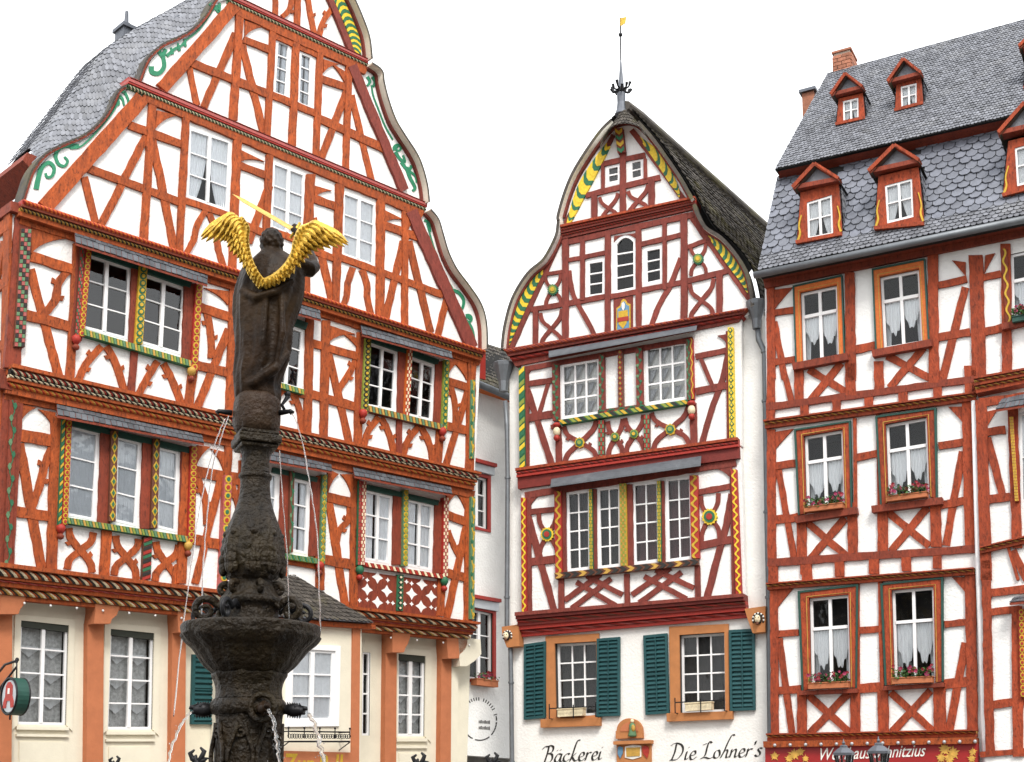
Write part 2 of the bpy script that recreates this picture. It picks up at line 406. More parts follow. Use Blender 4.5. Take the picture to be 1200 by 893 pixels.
def carved(h, pl, off, p, q, w, motif, mats, period=8, d=.06, name='carved_post', w2=None):
    "painted carved post or rail: base bar with raised motifs"
    mb = MB(); w2 = w2 or w
    a, b = strip([lerp(p, q, i/6) for i in range(7)], w, w2)
    strip_prism(mb, pl, a, b, off, -.03, d, 0)
    L_ = math.hypot(q[0]-p[0], q[1]-p[1]); ux, uy = (q[0]-p[0])/L_, (q[1]-p[1])/L_; vx, vy = -uy, ux
    n = max(2, int(L_/period)); st = L_/n
    def X(s, v): return (p[0]+ux*s+vx*v, p[1]+uy*s+vy*v)
    def put(poly, m, dd=.009): mb.px(pl, poly, off, d-.01, d+dd, m)
    e = w/2; nm = len(mats)
    for i in range(n):
        c = (i+.5)*st
        if motif == 'ring':
            o_ = [X(c+math.cos(k*.7854)*st*.49, math.sin(k*.7854)*e*.86) for k in range(8)]
            i_ = [X(c+math.cos(k*.7854)*st*.27, math.sin(k*.7854)*e*.48) for k in range(8)]
            put(o_, 1); put(i_, 2 if nm < 4 or i % 2 else 3, .016)
        elif motif == 'diamond':
            put([X(c-st*.48, 0), X(c, e*.85), X(c+st*.48, 0), X(c, -e*.85)], 1); put([X(c-st*.26, 0), X(c, e*.45), X(c+st*.26, 0), X(c, -e*.45)], 2, .016)
        elif motif == 'zig':
            k = 1+i % (nm-1)
            put([X(c-st*.5, -e*.92), X(c+st*.1, -e*.92), X(c+st*.6, 0), X(c+st*.0, 0)], k); put([X(c, 0), X(c+st*.6, 0), X(c+st*.1, e*.92), X(c-st*.5, e*.92)], k, .012)
        elif motif == 'rope':
            k = 1+i % (nm-1)
            put([X(c-st*.75, -e*.95), X(c-st*.05, -e*.95), X(c+st*.75, e*.95), X(c+st*.05, e*.95)], k)
        elif motif == 'check':
            for v, kk in ((-.6, 0), (0, 1), (.6, 2)):
                k = 1+(i+kk) % (nm-1); put([X(c-st*.42, e*(v-.26)), X(c+st*.42, e*(v-.26)), X(c+st*.42, e*(v+.26)), X(c-st*.42, e*(v+.26))], k, .006+.004*((i+kk) % 2))
        elif motif == 'vine':
            sg = 1 if i % 2 else -1
            put([X(c-st*.5, -sg*e*.35-.5), X(c, sg*e*.25-.5), X(c+st*.5, -sg*e*-.35-.5), X(c+st*.5, sg*e*.35+.6), X(c, sg*e*.25+.7), X(c-st*.5, -sg*e*.35+.6)], 1, .006)
            put([X(c+math.cos(k*.7854)*st*.30, sg*e*.45+math.sin(k*.7854)*e*.5*(1-.25*(k % 2))) for k in range(8)], 1+(i % (nm-1)), .012)
        elif motif == 'wave':
            sg = 1 if i % 2 else -1; t = w*.17
            A = [X(c-st*.5+st*k/6, sg*e*.5*math.sin(math.pi*k/6)-t) for k in range(7)]; B = [X(c-st*.5+st*k/6, sg*e*.5*math.sin(math.pi*k/6)+t) for k in range(7)]
            strip_prism(mb, pl, A, B, off, d-.01, d+.01, 1)
    return mb.build(name, list(mats), h)
def rosette(h, pl, off, c, r, mats, n=16, d=.05, pet=True):
    mb = MB()
    for k, f in enumerate((1, .68, .38)[:len(mats)]):
        pts = []
        for i in range(n*2):
            a = math.pi*i/n; rr = r*f*(1 if i % 2 == 0 or k or not pet else .84); pts.append((c[0]+rr*math.cos(a)*.94, c[1]+rr*math.sin(a)))
        mb.px(pl, pts, off, -.02, d+.012*k, k)
    return mb.build('rosette', list(mats), h)
def stripes(h, pl, off, A, B, n, mats, d=.035, name='painted_bargeboard', skew=1):
    "crescent board painted in slanted stripes between two curves"
    A = smooth_line(A, 6); B = smooth_line(B, 6)
    def rs(c, s):
        s = min(1, max(0, s))*(len(c)-1); i = min(len(c)-2, int(s)); return lerp(c[i], c[i+1], s-i)
    mb = MB(); sk = skew/n
    for i in range(n):
        for j in range(3):
            u0, u1 = j/3, (j+1)/3
            s = lambda x, u: (x+sk*math.sin(u*3.14)*.9)
            def P(x, u): return lerp(rs(A, s(x, u)), rs(B, s(x, u)), u)
            mb.px(pl, [P(i/n, u0), P((i+1)/n, u0), P((i+1)/n, u1), P(i/n, u1)], off, -.02, d+.004*(i % 2)+.001*j, i % len(mats))
    return mb.build(name, list(mats), h)
def slates(name, h, surf, ns, nt, mat, thick=.012, lap=.35, jit=.12, normal=None, rounded=True, stuff=True, each=False, keep=None):
    "courses of slates on surf(s,t), s across, t from the eave (0) to the top (1)"
    mb = MB()
    for j in range(nt):
        for i in range(-1, ns+1):
            o_ = .5*(j % 2)
            s0, s1 = (i+o_)/ns, (i+o_+1)/ns
            if s1 <= .001 or s0 >= .999: continue
            s0 = max(0, s0); s1 = min(1, s1)
            t0 = (j+rnd.uniform(-jit, jit))/nt; t1 = min(1.0, (j+1+lap)/nt); t0 = max(0, t0)
            if keep and not keep((s0+s1)/2, (t0+t1)/2): continue
            a, b, c, d = surf(s0, t0), surf(s1, t0), surf(s1, t1), surf(s0, t1)
            nn = (b-a).cross(d-a)
            if nn.length < 1e-9: continue
            nn.normalize()
            if normal and nn.dot(normal) < 0: nn = -nn
            lift = thick*(1.6+rnd.uniform(-.35, .5))
            g = .04
            a_, b_ = a.lerp(b, g), b.lerp(a, g)
            if rounded:
                k = .28
                low = [a_.lerp(d, k)+nn*lift*.9, a_.lerp(b_, .25)+nn*lift, a_.lerp(b_, .75)+nn*lift, b_.lerp(c, k)+nn*lift*.9]
            else: low = [a_+nn*lift, b_+nn*lift]
            topv = [c.lerp(d, g)+nn*thick*.25, d.lerp(c, g)+nn*thick*.25]
            F = low+topv; n = len(F); B = [p-nn*thick for p in F]
            q = mb
            if each: q = MB()
            q.add(F+B[:n-2], [list(range(n))]+[[k, n+k, n+k+1, k+1] for k in range(n-3)], 0)
            if each: q.build('slate', mat, h)
    if not each:
        o = mb.build(name, mat, h)
        if stuff: o['kind'] = 'stuff'
        return o
# ------------------------------------------------------------------ materials
M = {}
def srgb(r, g, b):
    f = lambda c: c/12.92 if c <= .04045 else ((c+.055)/1.055)**2.4
    return (f(r/255), f(g/255), f(b/255))
def mat(name, col, rough=.7, var=.15, nscale=6.0, bump=.25, bscale=60, grime=0.0, island=0.0, stretch=None, metal=0, spec=.4, objvar=0.0, grime_col=(.08, .07, .05), dist=.01, speck=0):
    m = bpy.data.materials.new(name); m.use_nodes = True; M[name] = m
    t = m.node_tree; N = t.nodes; K = t.links; b = N['Principled BSDF']
    b.inputs['Roughness'].default_value = rough; b.inputs['Metallic'].default_value = metal; b.inputs['Specular IOR Level'].default_value = spec
    geo = N.new('ShaderNodeNewGeometry'); mp = N.new('ShaderNodeMapping'); K.new(geo.outputs['Position'], mp.inputs[0])
    if stretch: mp.inputs['Scale'].default_value = stretch
    n1 = N.new('ShaderNodeTexNoise'); n1.inputs['Scale'].default_value = nscale; n1.inputs['Detail'].default_value = 6; n1.inputs['Roughness'].default_value = .65
    K.new(mp.outputs[0], n1.inputs[0])
    hsv = N.new('ShaderNodeHueSaturation'); hsv.inputs['Color'].default_value = (*col, 1)
    ma = N.new('ShaderNodeMapRange'); K.new(n1.outputs[0], ma.inputs[0]); ma.inputs[1].default_value = .3; ma.inputs[2].default_value = .7
    ma.inputs[3].default_value = 1-var; ma.inputs[4].default_value = 1+var
    last = ma.outputs[0]
    if island:
        ra = N.new('ShaderNodeMapRange'); K.new(geo.outputs['Random Per Island'], ra.inputs[0]); ra.inputs[3].default_value = 1-island; ra.inputs[4].default_value = 1+island
        mu = N.new('ShaderNodeMath'); mu.operation = 'MULTIPLY'; K.new(last, mu.inputs[0]); K.new(ra.outputs[0], mu.inputs[1]); last = mu.outputs[0]
    if speck:
        ns_ = N.new('ShaderNodeTexNoise'); ns_.inputs['Scale'].default_value = 38; ns_.inputs['Detail'].default_value = 3; K.new(mp.outputs[0], ns_.inputs[0]); rs_ = N.new('ShaderNodeMapRange'); K.new(ns_.outputs[0], rs_.inputs[0]); rs_.inputs[1].default_value = .56; rs_.inputs[2].default_value = .68; rs_.inputs[3].default_value = 1; rs_.inputs[4].default_value = 1-speck
        mu = N.new('ShaderNodeMath'); mu.operation = 'MULTIPLY'; K.new(last, mu.inputs[0]); K.new(rs_.outputs[0], mu.inputs[1]); last = mu.outputs[0]
    if objvar:
        oi = N.new('ShaderNodeObjectInfo'); ra = N.new('ShaderNodeMapRange'); K.new(oi.outputs['Random'], ra.inputs[0]); ra.inputs[3].default_value = 1-objvar; ra.inputs[4].default_value = 1+objvar
        mu = N.new('ShaderNodeMath'); mu.operation = 'MULTIPLY'; K.new(last, mu.inputs[0]); K.new(ra.outputs[0], mu.inputs[1]); last = mu.outputs[0]
    K.new(last, hsv.inputs['Value']); colout = hsv.outputs[0]
    if grime:
        n2 = N.new('ShaderNodeTexNoise'); n2.inputs['Scale'].default_value = nscale*.28; n2.inputs['Detail'].default_value = 8; n2.inputs['Roughness'].default_value = .7; K.new(geo.outputs['Position'], n2.inputs[0])
        mr = N.new('ShaderNodeMapRange'); K.new(n2.outputs[0], mr.inputs[0]); mr.inputs[1].default_value = .5; mr.inputs[2].default_value = .75; mr.inputs[3].default_value = 0; mr.inputs[4].default_value = grime
        mx = N.new('ShaderNodeMix'); mx.data_type = 'RGBA'; K.new(mr.outputs[0], mx.inputs[0]); K.new(colout, mx.inputs[6]); mx.inputs[7].default_value = (*grime_col, 1); colout = mx.outputs[2]
    K.new(colout, b.inputs['Base Color'])
    if bump:
        n3 = N.new('ShaderNodeTexNoise'); n3.inputs['Scale'].default_value = bscale; n3.inputs['Detail'].default_value = 5; K.new(mp.outputs[0], n3.inputs[0])
        bp = N.new('ShaderNodeBump'); bp.inputs['Strength'].default_value = bump; bp.inputs['Distance'].default_value = dist; K.new(n3.outputs[0], bp.inputs['Height']); K.new(bp.outputs[0], b.inputs['Normal'])
    return m
ST = (1, 1, .25)
mat('plaster', (.80, .80, .785), .9, .05, 2.5, .6, 25, grime=.22, grime_col=(.55, .52, .46), dist=.02)
mat('plaster_warm', (.77, .76, .73), .9, .05, 2.5, .5, 25, grime=.18, grime_col=(.55, .52, .46), dist=.02)
mat('greylace', (.42, .43, .45), .9, .3, 120, .3, 150)
mat('cream', (.70, .655, .53), .85, .05, 3, .3, 35, grime=.12, grime_col=(.42, .37, .26))
mat('timber_orange', (.335, .066, .012), .8, .40, 16, 1.0, 60, speck=.55, grime=.6, grime_col=(.13, .026, .010), stretch=(1, 1, .35), objvar=.13)
mat('timber_maroon', (.20, .034, .014), .75, .28, 12, .8, 50, speck=.45, grime=.3, grime_col=(.09, .02, .012), stretch=(1, 1, .35), objvar=.1)
mat('timber_brown', (.18, .035, .024), .8, .28, 14, .8, 50, speck=.35, grime=.4, grime_col=(.12, .03, .022), stretch=(1, 1, .35), objvar=.1)
mat('timber_red', (.285, .046, .014), .8, .40, 18, 1.0, 60, speck=.5, grime=.6, grime_col=(.13, .024, .012), stretch=(1, 1, .35), objvar=.12)
mat('deep_red', (.16, .018, .012), .65, .2, 9, .4, 40)
mat('terracotta', (.44, .15, .065), .85, .10, 5, .3, 40, grime=.1, grime_col=(.25, .08, .03))
mat('sandstone', (.42, .17, .06), .85, .12, 6, .3, 40, grime=.15, grime_col=(.3, .13, .06))
mat('white_frame', (.80, .80, .80), .45, .03, 8, .1, 50)
mat('teal', (.008, .060, .066), .55, .15, 8, .2, 40)
mat('blind', (.035, .04, .03), .7, .15, 8, .2, 40)
mat('opposite_wall', (.30, .24, .18), .9, .1, 2, .2, 20)
mat('opposite_wall_grey', (.22, .20, .19), .9, .1, 2, .2, 20)
mat('opposite_roof', (.07, .07, .075), .8, .2, 4, .2, 20)
mat('green_dark', (.012, .06, .045), .55, .15, 8, .2, 40)
for n_, c_ in (('yellow', (.52, .33, .025)), ('yellow_bright', (.70, .50, .03)), ('gold_paint', (.46, .27, .05)), ('red', (.34, .025, .015)), ('pink', (.36, .085, .075)), ('green', (.02, .13, .06)), ('lime', (.22, .27, .04)),
               ('black', (.02, .018, .016)), ('cream_paint', (.72, .62, .42)), ('orange', (.55, .13, .02)), ('white_paint', (.76, .75, .70)), ('blue', (.10, .22, .34)), ('dusty_green', (.10, .20, .10)), ('brown', (.12, .04, .02)), ('scroll_green', (.02, .20, .10))):
    mat(n_, c_, .6, .2, 25, .2, 80, objvar=.06)
mat('slate', (.15, .157, .178), .6, .22, 7, .4, 60, island=.30, grime=.35, grime_col=(.30, .30, .29), spec=.5)
mat('slate_blue', (.075, .083, .095), .62, .2, 7, .4, 60, island=.28, grime=.2, grime_col=(.30, .31, .32), spec=.5)
mat('slate_dark', (.060, .052, .044), .8, .4, 5, .6, 60, island=.5, grime=.95, grime_col=(.125, .112, .038))
mat('slate_each', (.135, .145, .175), .5, .2, 7, .4, 60, objvar=.20, grime=.25, grime_col=(.22, .23, .25), spec=.5)
mat('zinc', (.17, .185, .20), .55, .15, 6, .1, 40, metal=.6, grime=.3, grime_col=(.12, .13, .15))
mat('zinc_pale', (.42, .44, .46), .45, .10, 6, .1, 40, metal=.35)
mat('soffit', (.70, .65, .55), .85, .08, 5, .2, 40, grime=.2, grime_col=(.35, .31, .24))
mat('lead', (.12, .13, .15), .5, .2, 6, .2, 40, metal=.5)
mat('underlay', (.03, .03, .03), .95, .1, 4, 0, spec=.05)
mat('iron', (.018, .018, .02), .5, .2, 20, .2, 60, metal=.6)
mat('room', (.035, .032, .030), .9, .1, 4, 0)
mat('curtain', (.88, .90, .93), .9, .06, 20, .2, 90)
mat('lace', (.86, .87, .88), .9, .12, 120, .4, 150)
mat('netcurtain', (.58, .58, .57), .9, .35, 22, .3, 60)
mat('dimcurtain', (.055, .052, .050), .9, .2, 14, .2, 60)
mat('plumcurtain', (.11, .05, .05), .9, .2, 14, .2, 60)
mat('stone_dark', (.016, .0105, .005), .44, .65, 8, 1.0, 30, grime=.65, grime_col=(.042, .031, .011), spec=.22, dist=.03)
mat('stone_red', (.032, .0155, .008), .5, .5, 7, .9, 30, grime=.6, grime_col=(.028, .022, .010), spec=.2, dist=.02)
mat('bronze', (.020, .0105, .0048), .48, .7, 6, .8, 25, grime=.65, grime_col=(.045, .026, .008), spec=.14, metal=0, dist=.012)
mat('gilt', (.58, .37, .05), .38, .40, 30, .8, 80, grime=.6, grime_col=(.20, .10, .012), metal=.45, dist=.008)
mat('gilt_pale', (.80, .52, .16), .4, .15, 18, .2, 60, metal=.4)
mat('brick', (.34, .14, .085), .9, .3, 14, .6, 50, objvar=.2)
mat('mortar', (.40, .34, .28), .95, .1, 14, .4, 50)
mat('signred', (.30, .012, .012), .45, .06, 5, .05, 30)
mat('signgold', (.58, .33, .06), .5, .3, 14, .1, 30)
mat('leaf', (.05, .13, .03), .6, .4, 30, .2, 60, island=.4)
mat('petal_red', (.20, .008, .016), .6, .3, 30, .1, 60, island=.3)
mat('petal_pink', (.26, .02, .07), .6, .3, 30, .1, 60, island=.3)
mat('cobble', (.16, .15, .14), .8, .3, 3, .8, 12)
def glassmat(name, tint, refl=1.0, wob=.02):
    m = bpy.data.materials.new(name); m.use_nodes = True; M[name] = m; t = m.node_tree; N = t.nodes; K = t.links; N.clear()
    o = N.new('ShaderNodeOutputMaterial'); mx = N.new('ShaderNodeMixShader'); tr = N.new('ShaderNodeBsdfTransparent'); gl = N.new('ShaderNodeBsdfGlossy')
    tr.inputs[0].default_value = (*tint, 1); gl.inputs['Roughness'].default_value = .03
    fr = N.new('ShaderNodeFresnel'); fr.inputs[0].default_value = 1.5
    ml = N.new('ShaderNodeMath'); ml.operation = 'MULTIPLY'; ml.inputs[1].default_value = refl; K.new(fr.outputs[0], ml.inputs[0])
    n = N.new('ShaderNodeTexNoise'); n.inputs['Scale'].default_value = 4; b = N.new('ShaderNodeBump'); b.inputs['Strength'].default_value = .3; b.inputs['Distance'].default_value = wob
    g = N.new('ShaderNodeNewGeometry'); K.new(g.outputs['Position'], n.inputs[0]); K.new(n.outputs[0], b.inputs['Height']); K.new(b.outputs[0], gl.inputs['Normal']); K.new(b.outputs[0], fr.inputs['Normal'])
    K.new(ml.outputs[0], mx.inputs[0]); K.new(tr.outputs[0], mx.inputs[1]); K.new(gl.outputs[0], mx.inputs[2]); K.new(mx.outputs[0], o.inputs[0])
glassmat('glass', (.94, .96, .97), .85)
glassmat('glass_grey', (.88, .91, .93), 1.8)
def watermat():
    m = bpy.data.materials.new('water'); m.use_nodes = True; M['water'] = m; m.use_backface_culling = False; b = m.node_tree.nodes['Principled BSDF']
    b.inputs['Base Color'].default_value = (.92, .95, .97, 1); b.inputs['Roughness'].default_value = .08; b.inputs['Transmission Weight'].default_value = .93; b.inputs['IOR'].default_value = 1.33
watermat()
# ------------------------------------------------------------------ ground of the square
mk('ground', [(-300, -300, 0), (300, -300, 0), (300, 300, 0), (-300, 300, 0)], [[0, 1, 2, 3]], 'cobble')
tag(bpy.data.objects['ground'], 'grey cobbled market square', None, None, 'structure')

# ------------------------------------------------------------------ unseen houses added behind the viewer and at the right, to darken the window reflections
for i, (x, y, wd, hz, gz, mt, lb) in enumerate(((-17, -9, 9, 8.2, 4.5, 'opposite_wall', 'beige house added unseen across the square behind the viewer, leftmost'), (-7.5, -12, 9, 9.5, 5, 'opposite_wall_grey', 'grey house added unseen across the square behind the viewer, left of centre'),
                                            (2, -12.5, 9.5, 8.6, 4.8, 'opposite_wall', 'beige house added unseen across the square behind the viewer, right of centre'), (11.5, -11, 9, 10, 4.6, 'opposite_wall_grey', 'grey house added unseen across the square behind the viewer, third from the right end'), (20, -6, 8, 8.4, 4.2, 'opposite_wall', 'beige house added unseen across the square behind the viewer, second from the right end'), (17, 4, 8, 9.2, 4, 'opposite_wall_grey', 'grey house added on the right side of the square, outside the view'), (19.5, 13, 7, 8, 4.6, 'opposite_wall', 'beige house added unseen on the right side of the square, next to the timbered one'))):
    h = root('town_house', lb, 'house', (x, y-3, 0))
    mb = MB(); mb.box((x, y-3.5, hz/2), (wd/2, 3.5, hz/2)); mb.build('wall', mt, h)
    mb = MB(); mb.prism([(x-wd/2-.3, y+.3, hz+.004), (x+wd/2+.3, y+.3, hz+.004), (x, y+.3, hz+gz)], [(x-wd/2-.3, y-7.3, hz+.004), (x+wd/2+.3, y-7.3, hz+.004), (x, y-7.3, hz+gz)]); mb.build('roof', 'opposite_roof', h)
    for fz in (1.4, 4.0, 6.6):
        for k in range(4):
            xx = x-wd/2+wd*(k+.5)/4; mb = MB(); mb.box((xx, y+.02, fz+.6), (.5, .04, .75)); mb.build('window', 'white_frame', h)
            for a in (-.24, .24): mb = MB(); mb.box((xx+a, y+.065, fz+.6), (.19, .01, .66)); mb.build('window_pane', 'underlay', h)
# ================================================================== big gabled house on the left
hL = root('half_timbered_house', 'large orange timbered gabled house on the left behind the fountain', 'house', PL.at(0, 0)*1.0)
G0, G1, G2, G3 = -.42, 0.0, .12, .22
OL = 'timber_orange'; OM = 'timber_maroon'
left_lo = [(27, 238), (32, 222), (40, 200), (55, 182), (75, 171), (100, 160), (120, 143), (132, 125), (140, 108), (150, 102)]
left_hi = [(163, 97), (168, 84), (175, 69), (190, 55), (207, 47), (225, 37), (241, 21), (250, 6), (256, -3)]
left_top = [(268, -2), (271, -25), (288, -52), (316, -72), (346, -84)]
right_top = [(427, 73), (424, 48), (416, 25), (405, 0), (390, -30), (370, -62), (346, -84)]
right_hi = [(494, 240), (492, 222), (487, 202), (480, 185), (467, 165), (455, 145), (446, 120), (441, 100), (439, 88), (428, 80)]
right_lo = [(562, 411), (561, 382), (555, 360), (542, 340), (527, 320), (517, 300), (510, 277), (505, 261), (496, 250)]
qW = {}
qW['g1'] = [(222, 150), (270, 166), (267, 248), (219, 231)]
qW['g2'] = [(320, 190), (357, 204), (355, 281), (317, 267)]
qW['g3'] = [(402, 225), (440, 239), (438, 312), (401, 299)]
qW['g4'] = [(324, 46), (340, 52), (336, 116), (320, 110)]
qW['g5'] = [(351, 60), (366, 66), (364, 129), (348, 122)]
gpoly = left_lo+left_hi+left_top+right_top[::-1][1:]+right_hi[::-1]+right_lo[::-1]
wall(hL, PL, G3, gpoly, [qW[k] for k in ('g1', 'g2', 'g3', 'g4', 'g5')], 'plaster', rim=.25)
for k, cu, gl in (('g1', 'tiefull', 'glass'), ('g2', 'full', 'glass'), ('g3', 'full', 'glass')):
    window(hL, PL, G3, qW[k], 2, 3, 2, 2.2, 3.2, 1.2, curtain=cu, glass=gl)
for k in ('g4', 'g5'): window(hL, PL, G3, qW[k], 1, 4, 1, 2.6, 3, 1.2, curtain='half', glass='glass_grey')
# second floor
f2 = {'a': [(99, 297), (152, 314), (149, 398), (95, 384)], 'b': [(168, 321), (216, 338), (212, 416), (164, 402)],
      'c': [(286, 362), (315, 373), (312, 446), (283, 437)], 'd': [(322, 376), (355, 388), (351, 457), (319, 448)],
      'e': [(431, 401), (465, 413), (461, 482), (429, 476)], 'f': [(480, 418), (509, 429), (506, 494), (477, 487)]}
wall(hL, PL, G2, [(14, 250), (563, 420), (556, 560), (10, 440)], list(f2.values()), 'plaster')
for k in 'abcdef': window(hL, PL, G2, f2[k], 2, 3, 2, 2.4, 4.2 if k in 'ab' else 3, 1.5, curtain=None, glass='glass_grey')
f1 = {'a': [(82, 499), (115, 508), (110, 610), (78, 604)], 'b': [(137, 512), (164, 519), (159, 617), (134, 611)], 'c': [(185, 524), (209, 530), (206, 624), (183, 618)],
      'd': [(296, 548), (325, 556), (322, 640), (293, 634)], 'e': [(343, 561), (362, 566), (359, 650), (341, 646)],
      'f': [(427, 574), (459, 582), (456, 661), (426, 656)], 'g': [(476, 585), (507, 592), (505, 669), (475, 663)]}
wall(hL, PL, G1, [(4, 455), (556, 570), (553, 735), (-4, 675)], list(f1.values()), 'plaster')
for k in 'abcdefg': window(hL, PL, G1, f1[k], 2 if k in 'fg' else 1, 3, 2 if k in 'fg' else 1, 2.4, 3, 1.6, curtain='full' if k in 'abc' else 'half', glass='glass_grey' if k in 'abc' else 'glass')
# ground floor
gw = {'a': [(24, 727), (80, 733), (77, 850), (20, 849)], 'b': [(129, 737), (180, 742), (178, 855), (125, 855)], 'e': [(425, 764), (434, 765), (433, 862), (424, 862)], 'f': [(466, 766), (498, 769), (497, 863), (465, 863)]}
wall(hL, PL, G0, [(-8, 690), (552, 742), (543, 1030), (-30, 1100)], list(gw.values()), 'cream')
for k in 'abf': window(hL, PL, G0, gw[k], 2, 4, 2, 2.6, 4, 1.8, rec=.02, curtain='cafe', glass='glass', name='french_window')
window(hL, PL, G0, gw['e'], 1, 4, 1, 2, 3, 1.8, rec=.02, curtain='dim')
def frame_ring(h, pl, off, Q, e, mat_, d0, d1, name, sides='lrtb'):
    mb = MB(); G = grow(Q, e)
    if 'l' in sides: mb.px(pl, [G[0], Q[0], Q[3], G[3]], off, d0, d1)
    if 'r' in sides: mb.px(pl, [Q[1], G[1], G[2], Q[2]], off, d0, d1)
    if 't' in sides: mb.px(pl, [G[0], G[1], Q[1], Q[0]], off, d0, d1)
    if 'b' in sides: mb.px(pl, [Q[3], Q[2], G[2], G[3]], off, d0, d1)
    return mb.build(name, mat_, h)
for k in 'abf':
    Q = gw[k]; frame_ring(hL, PL, G0, Q, 7, 'cream', -.03, .025, 'door_surround', 'lrt')
    mb = MB(); mb.px(PL, [(Q[0][0]-1, Q[0][1]-1), (Q[1][0]+1, Q[1][1]-1), (Q[1][0]+1, Q[1][1]+8), (Q[0][0]-1, Q[0][1]+7)], G0, -.09, .0); mb.build('roller_blind', 'blind', hL)
    # panelled apron under the glass
    b0, b1 = Q[3], Q[2]
    mb = MB()
    mb.px(PL, [(b0[0]-2, b0[1]+2), (b1[0]+2, b1[1]+2), (b1[0]+2, b1[1]+6), (b0[0]-2, b0[1]+6)], G0, -.03, .05)
    mb.px(PL, [(b0[0]-2, b0[1]+11), (b1[0]+2, b1[1]+11), (b1[0]+2, b1[1]+14), (b0[0]-2, b0[1]+14)], G0, -.03, .04)
    mb.px(PL, [(b0[0]+2, b0[1]+20), (b1[0]-2, b1[1]+20), (b1[0]-2, b1[1]+90), (b0[0]+2, b0[1]+90)], G0, -.03, .02)
    mb.build('panel', 'cream', hL)
# pillars of the ground floor, each with its bracket capital
for x0, x1, xt0, xt1, yt, yb in ((-14, 10, -14, 19, 698, 1085), (98, 117, 100, 128, 709, 1070), (197, 213, 196, 222, 719, 1060), (447, 460, 447, 468, 742, 1040), (512, 524, 511, 535, 749, 1035)):
    mb = MB(); mb.px(PL, [(x0, yt+22), (x1, yt+22), (x1-2, yb), (x0-3, yb)], G0, -.05, .12); p_ = mb.build('pillar', 'terracotta', hL)
    mb = MB(); poly = [(xt0, yt-3), (xt1, yt-2)]+[(xt1-.5, yt+7), (xt1-3, yt+14), (x1+2, yt+19), (x1+.5, yt+24), (x0, yt+24), (xt0, yt+10)]
    mb.px(PL, poly, G0, -.05, .30); mb.build('capital', 'terracotta', p_)
mb = MB(); mb.px(PL, [(524, 748), (550, 751), (551, 768), (543, 776), (534, 782), (526, 782)], G0, -.05, .30); mb.build('console', 'cream', hL)
mb = MB(); mb.px(PL, [(525, 782), (533, 782), (529, 1040), (522, 1040)], G0, -.05, .10); mb.build('pilaster', 'cream', hL)
# cornices
cornice(hL, PL, G1, ((-6, 661), (555, 730)), ((-10, 699), (554, 751)),
        (('p', .13, OL, 0), ('r', .24, ('black', 'cream_paint', OL), 12), ('p', .09, OL, 0), ('r', .07, ('red', 'pink'), 12), ('p', .12, OL, 0), ('r', .22, ('black', 'gold_paint', 'cream_paint', OL), 13), ('p', .13, OL, 0)), .20, -.16)
cornice(hL, PL, G2, ((9, 429), (557, 555)), ((7, 460), (556, 574)),
        (('p', .14, OL, 0), ('r', .20, ('black', 'cream_paint', 'red'), 8), ('r', .12, ('cream_paint', 'black'), 7), ('p', .12, OL, 0), ('r', .18, ('red', 'orange', 'gold_paint'), 8), ('p', .24, OL, 0)), .17, -.05)
cornice(hL, PL, G3, ((23, 236), (564, 412)), ((21, 253), (563, 423)),
        (('r', .32, ('red', 'orange'), 5), ('p', .16, OM, 0), ('r', .22, ('gold_paint', 'black'), 5), ('p', .30, OL, 0)), .15, .0)
cornice(hL, PL, G3, ((148, 92), (497, 239)), ((147, 104), (497, 248)),
        (('r', .18, ('red', 'brown'), 4.4), ('p', .28, 'pink', 0), ('p', .18, 'red', 0), ('r', .36, ('dusty_green', 'black', 'cream_paint'), 4.4)), .10, .05)
cornice(hL, PL, G3, ((266, -6), (428, 71)), ((265, 4), (428, 79)),
        (('r', .18, ('red', 'brown'), 4.4), ('p', .28, 'pink', 0), ('p', .18, 'red', 0), ('r', .36, ('dusty_green', 'black', 'cream_paint'), 4.4)), .10, .05)
# timbers: gable
T(hL, PL, G3, OL, '''
l - 166 114 494 252 9
p - 178 122 167 283 9
r - 150 147 213 170 9
p - 217 138 209 298 8
p - 277 165 271 318 9
r - 214 235 273 255 7
r - 100 197 211 238 9
b - 172 157 117 266 9
b - 177 160 204 294 9
b - 98 208 111 262 8
c - 240 247 230 265 226 282 216 300 7
c - 244 250 252 270 255 292 262 315 7
r - 279 194 313 207 8
p - 315 182 308 330 8
b - 315 218 290 285 9
r - 281 262 312 275 8
p - 363 205 356 347 10
r - 366 233 395 243 9
r - 362 293 395 305 8
r - 316 270 360 287 7
p - 397 216 392 358 9
b - 366 256 389 357 8
p - 445 234 444 374 9
r - 398 302 518 346 8
r - 449 264 490 279 9
p - 474 243 473 384 7
b - 472 283 450 378 8
b - 478 283 504 390 8
b - 522 352 512 394 7
c - 413 314 407 332 405 350 399 362 7
c - 423 316 429 332 430 352 435 372 7
l - 268 10 428 84 9
p - 280 18 272 142 9
r - 284 47 318 60 8
r - 222 74 316 112 9
b - 276 40 238 126 9
b - 283 52 308 156 8
b - 221 80 230 124 7
p - 319 32 312 162 7
p - 346 50 341 172 8
p - 374 62 369 184 7
r - 314 110 372 135 8
r - 318 41 372 65 7
r - 375 93 405 103 8
r - 372 139 452 176 9
p - 408 76 404 200 7
b - 406 106 375 188 8
b - 411 112 435 213 7
p - 349 -40 347 32 7
c - 318 -30 322 -5 322 18 6
t - 343 -25 340 8 330 20 6
t - 356 -25 362 12 368 42 6
t - 390 8 378 26 373 44 6
''')
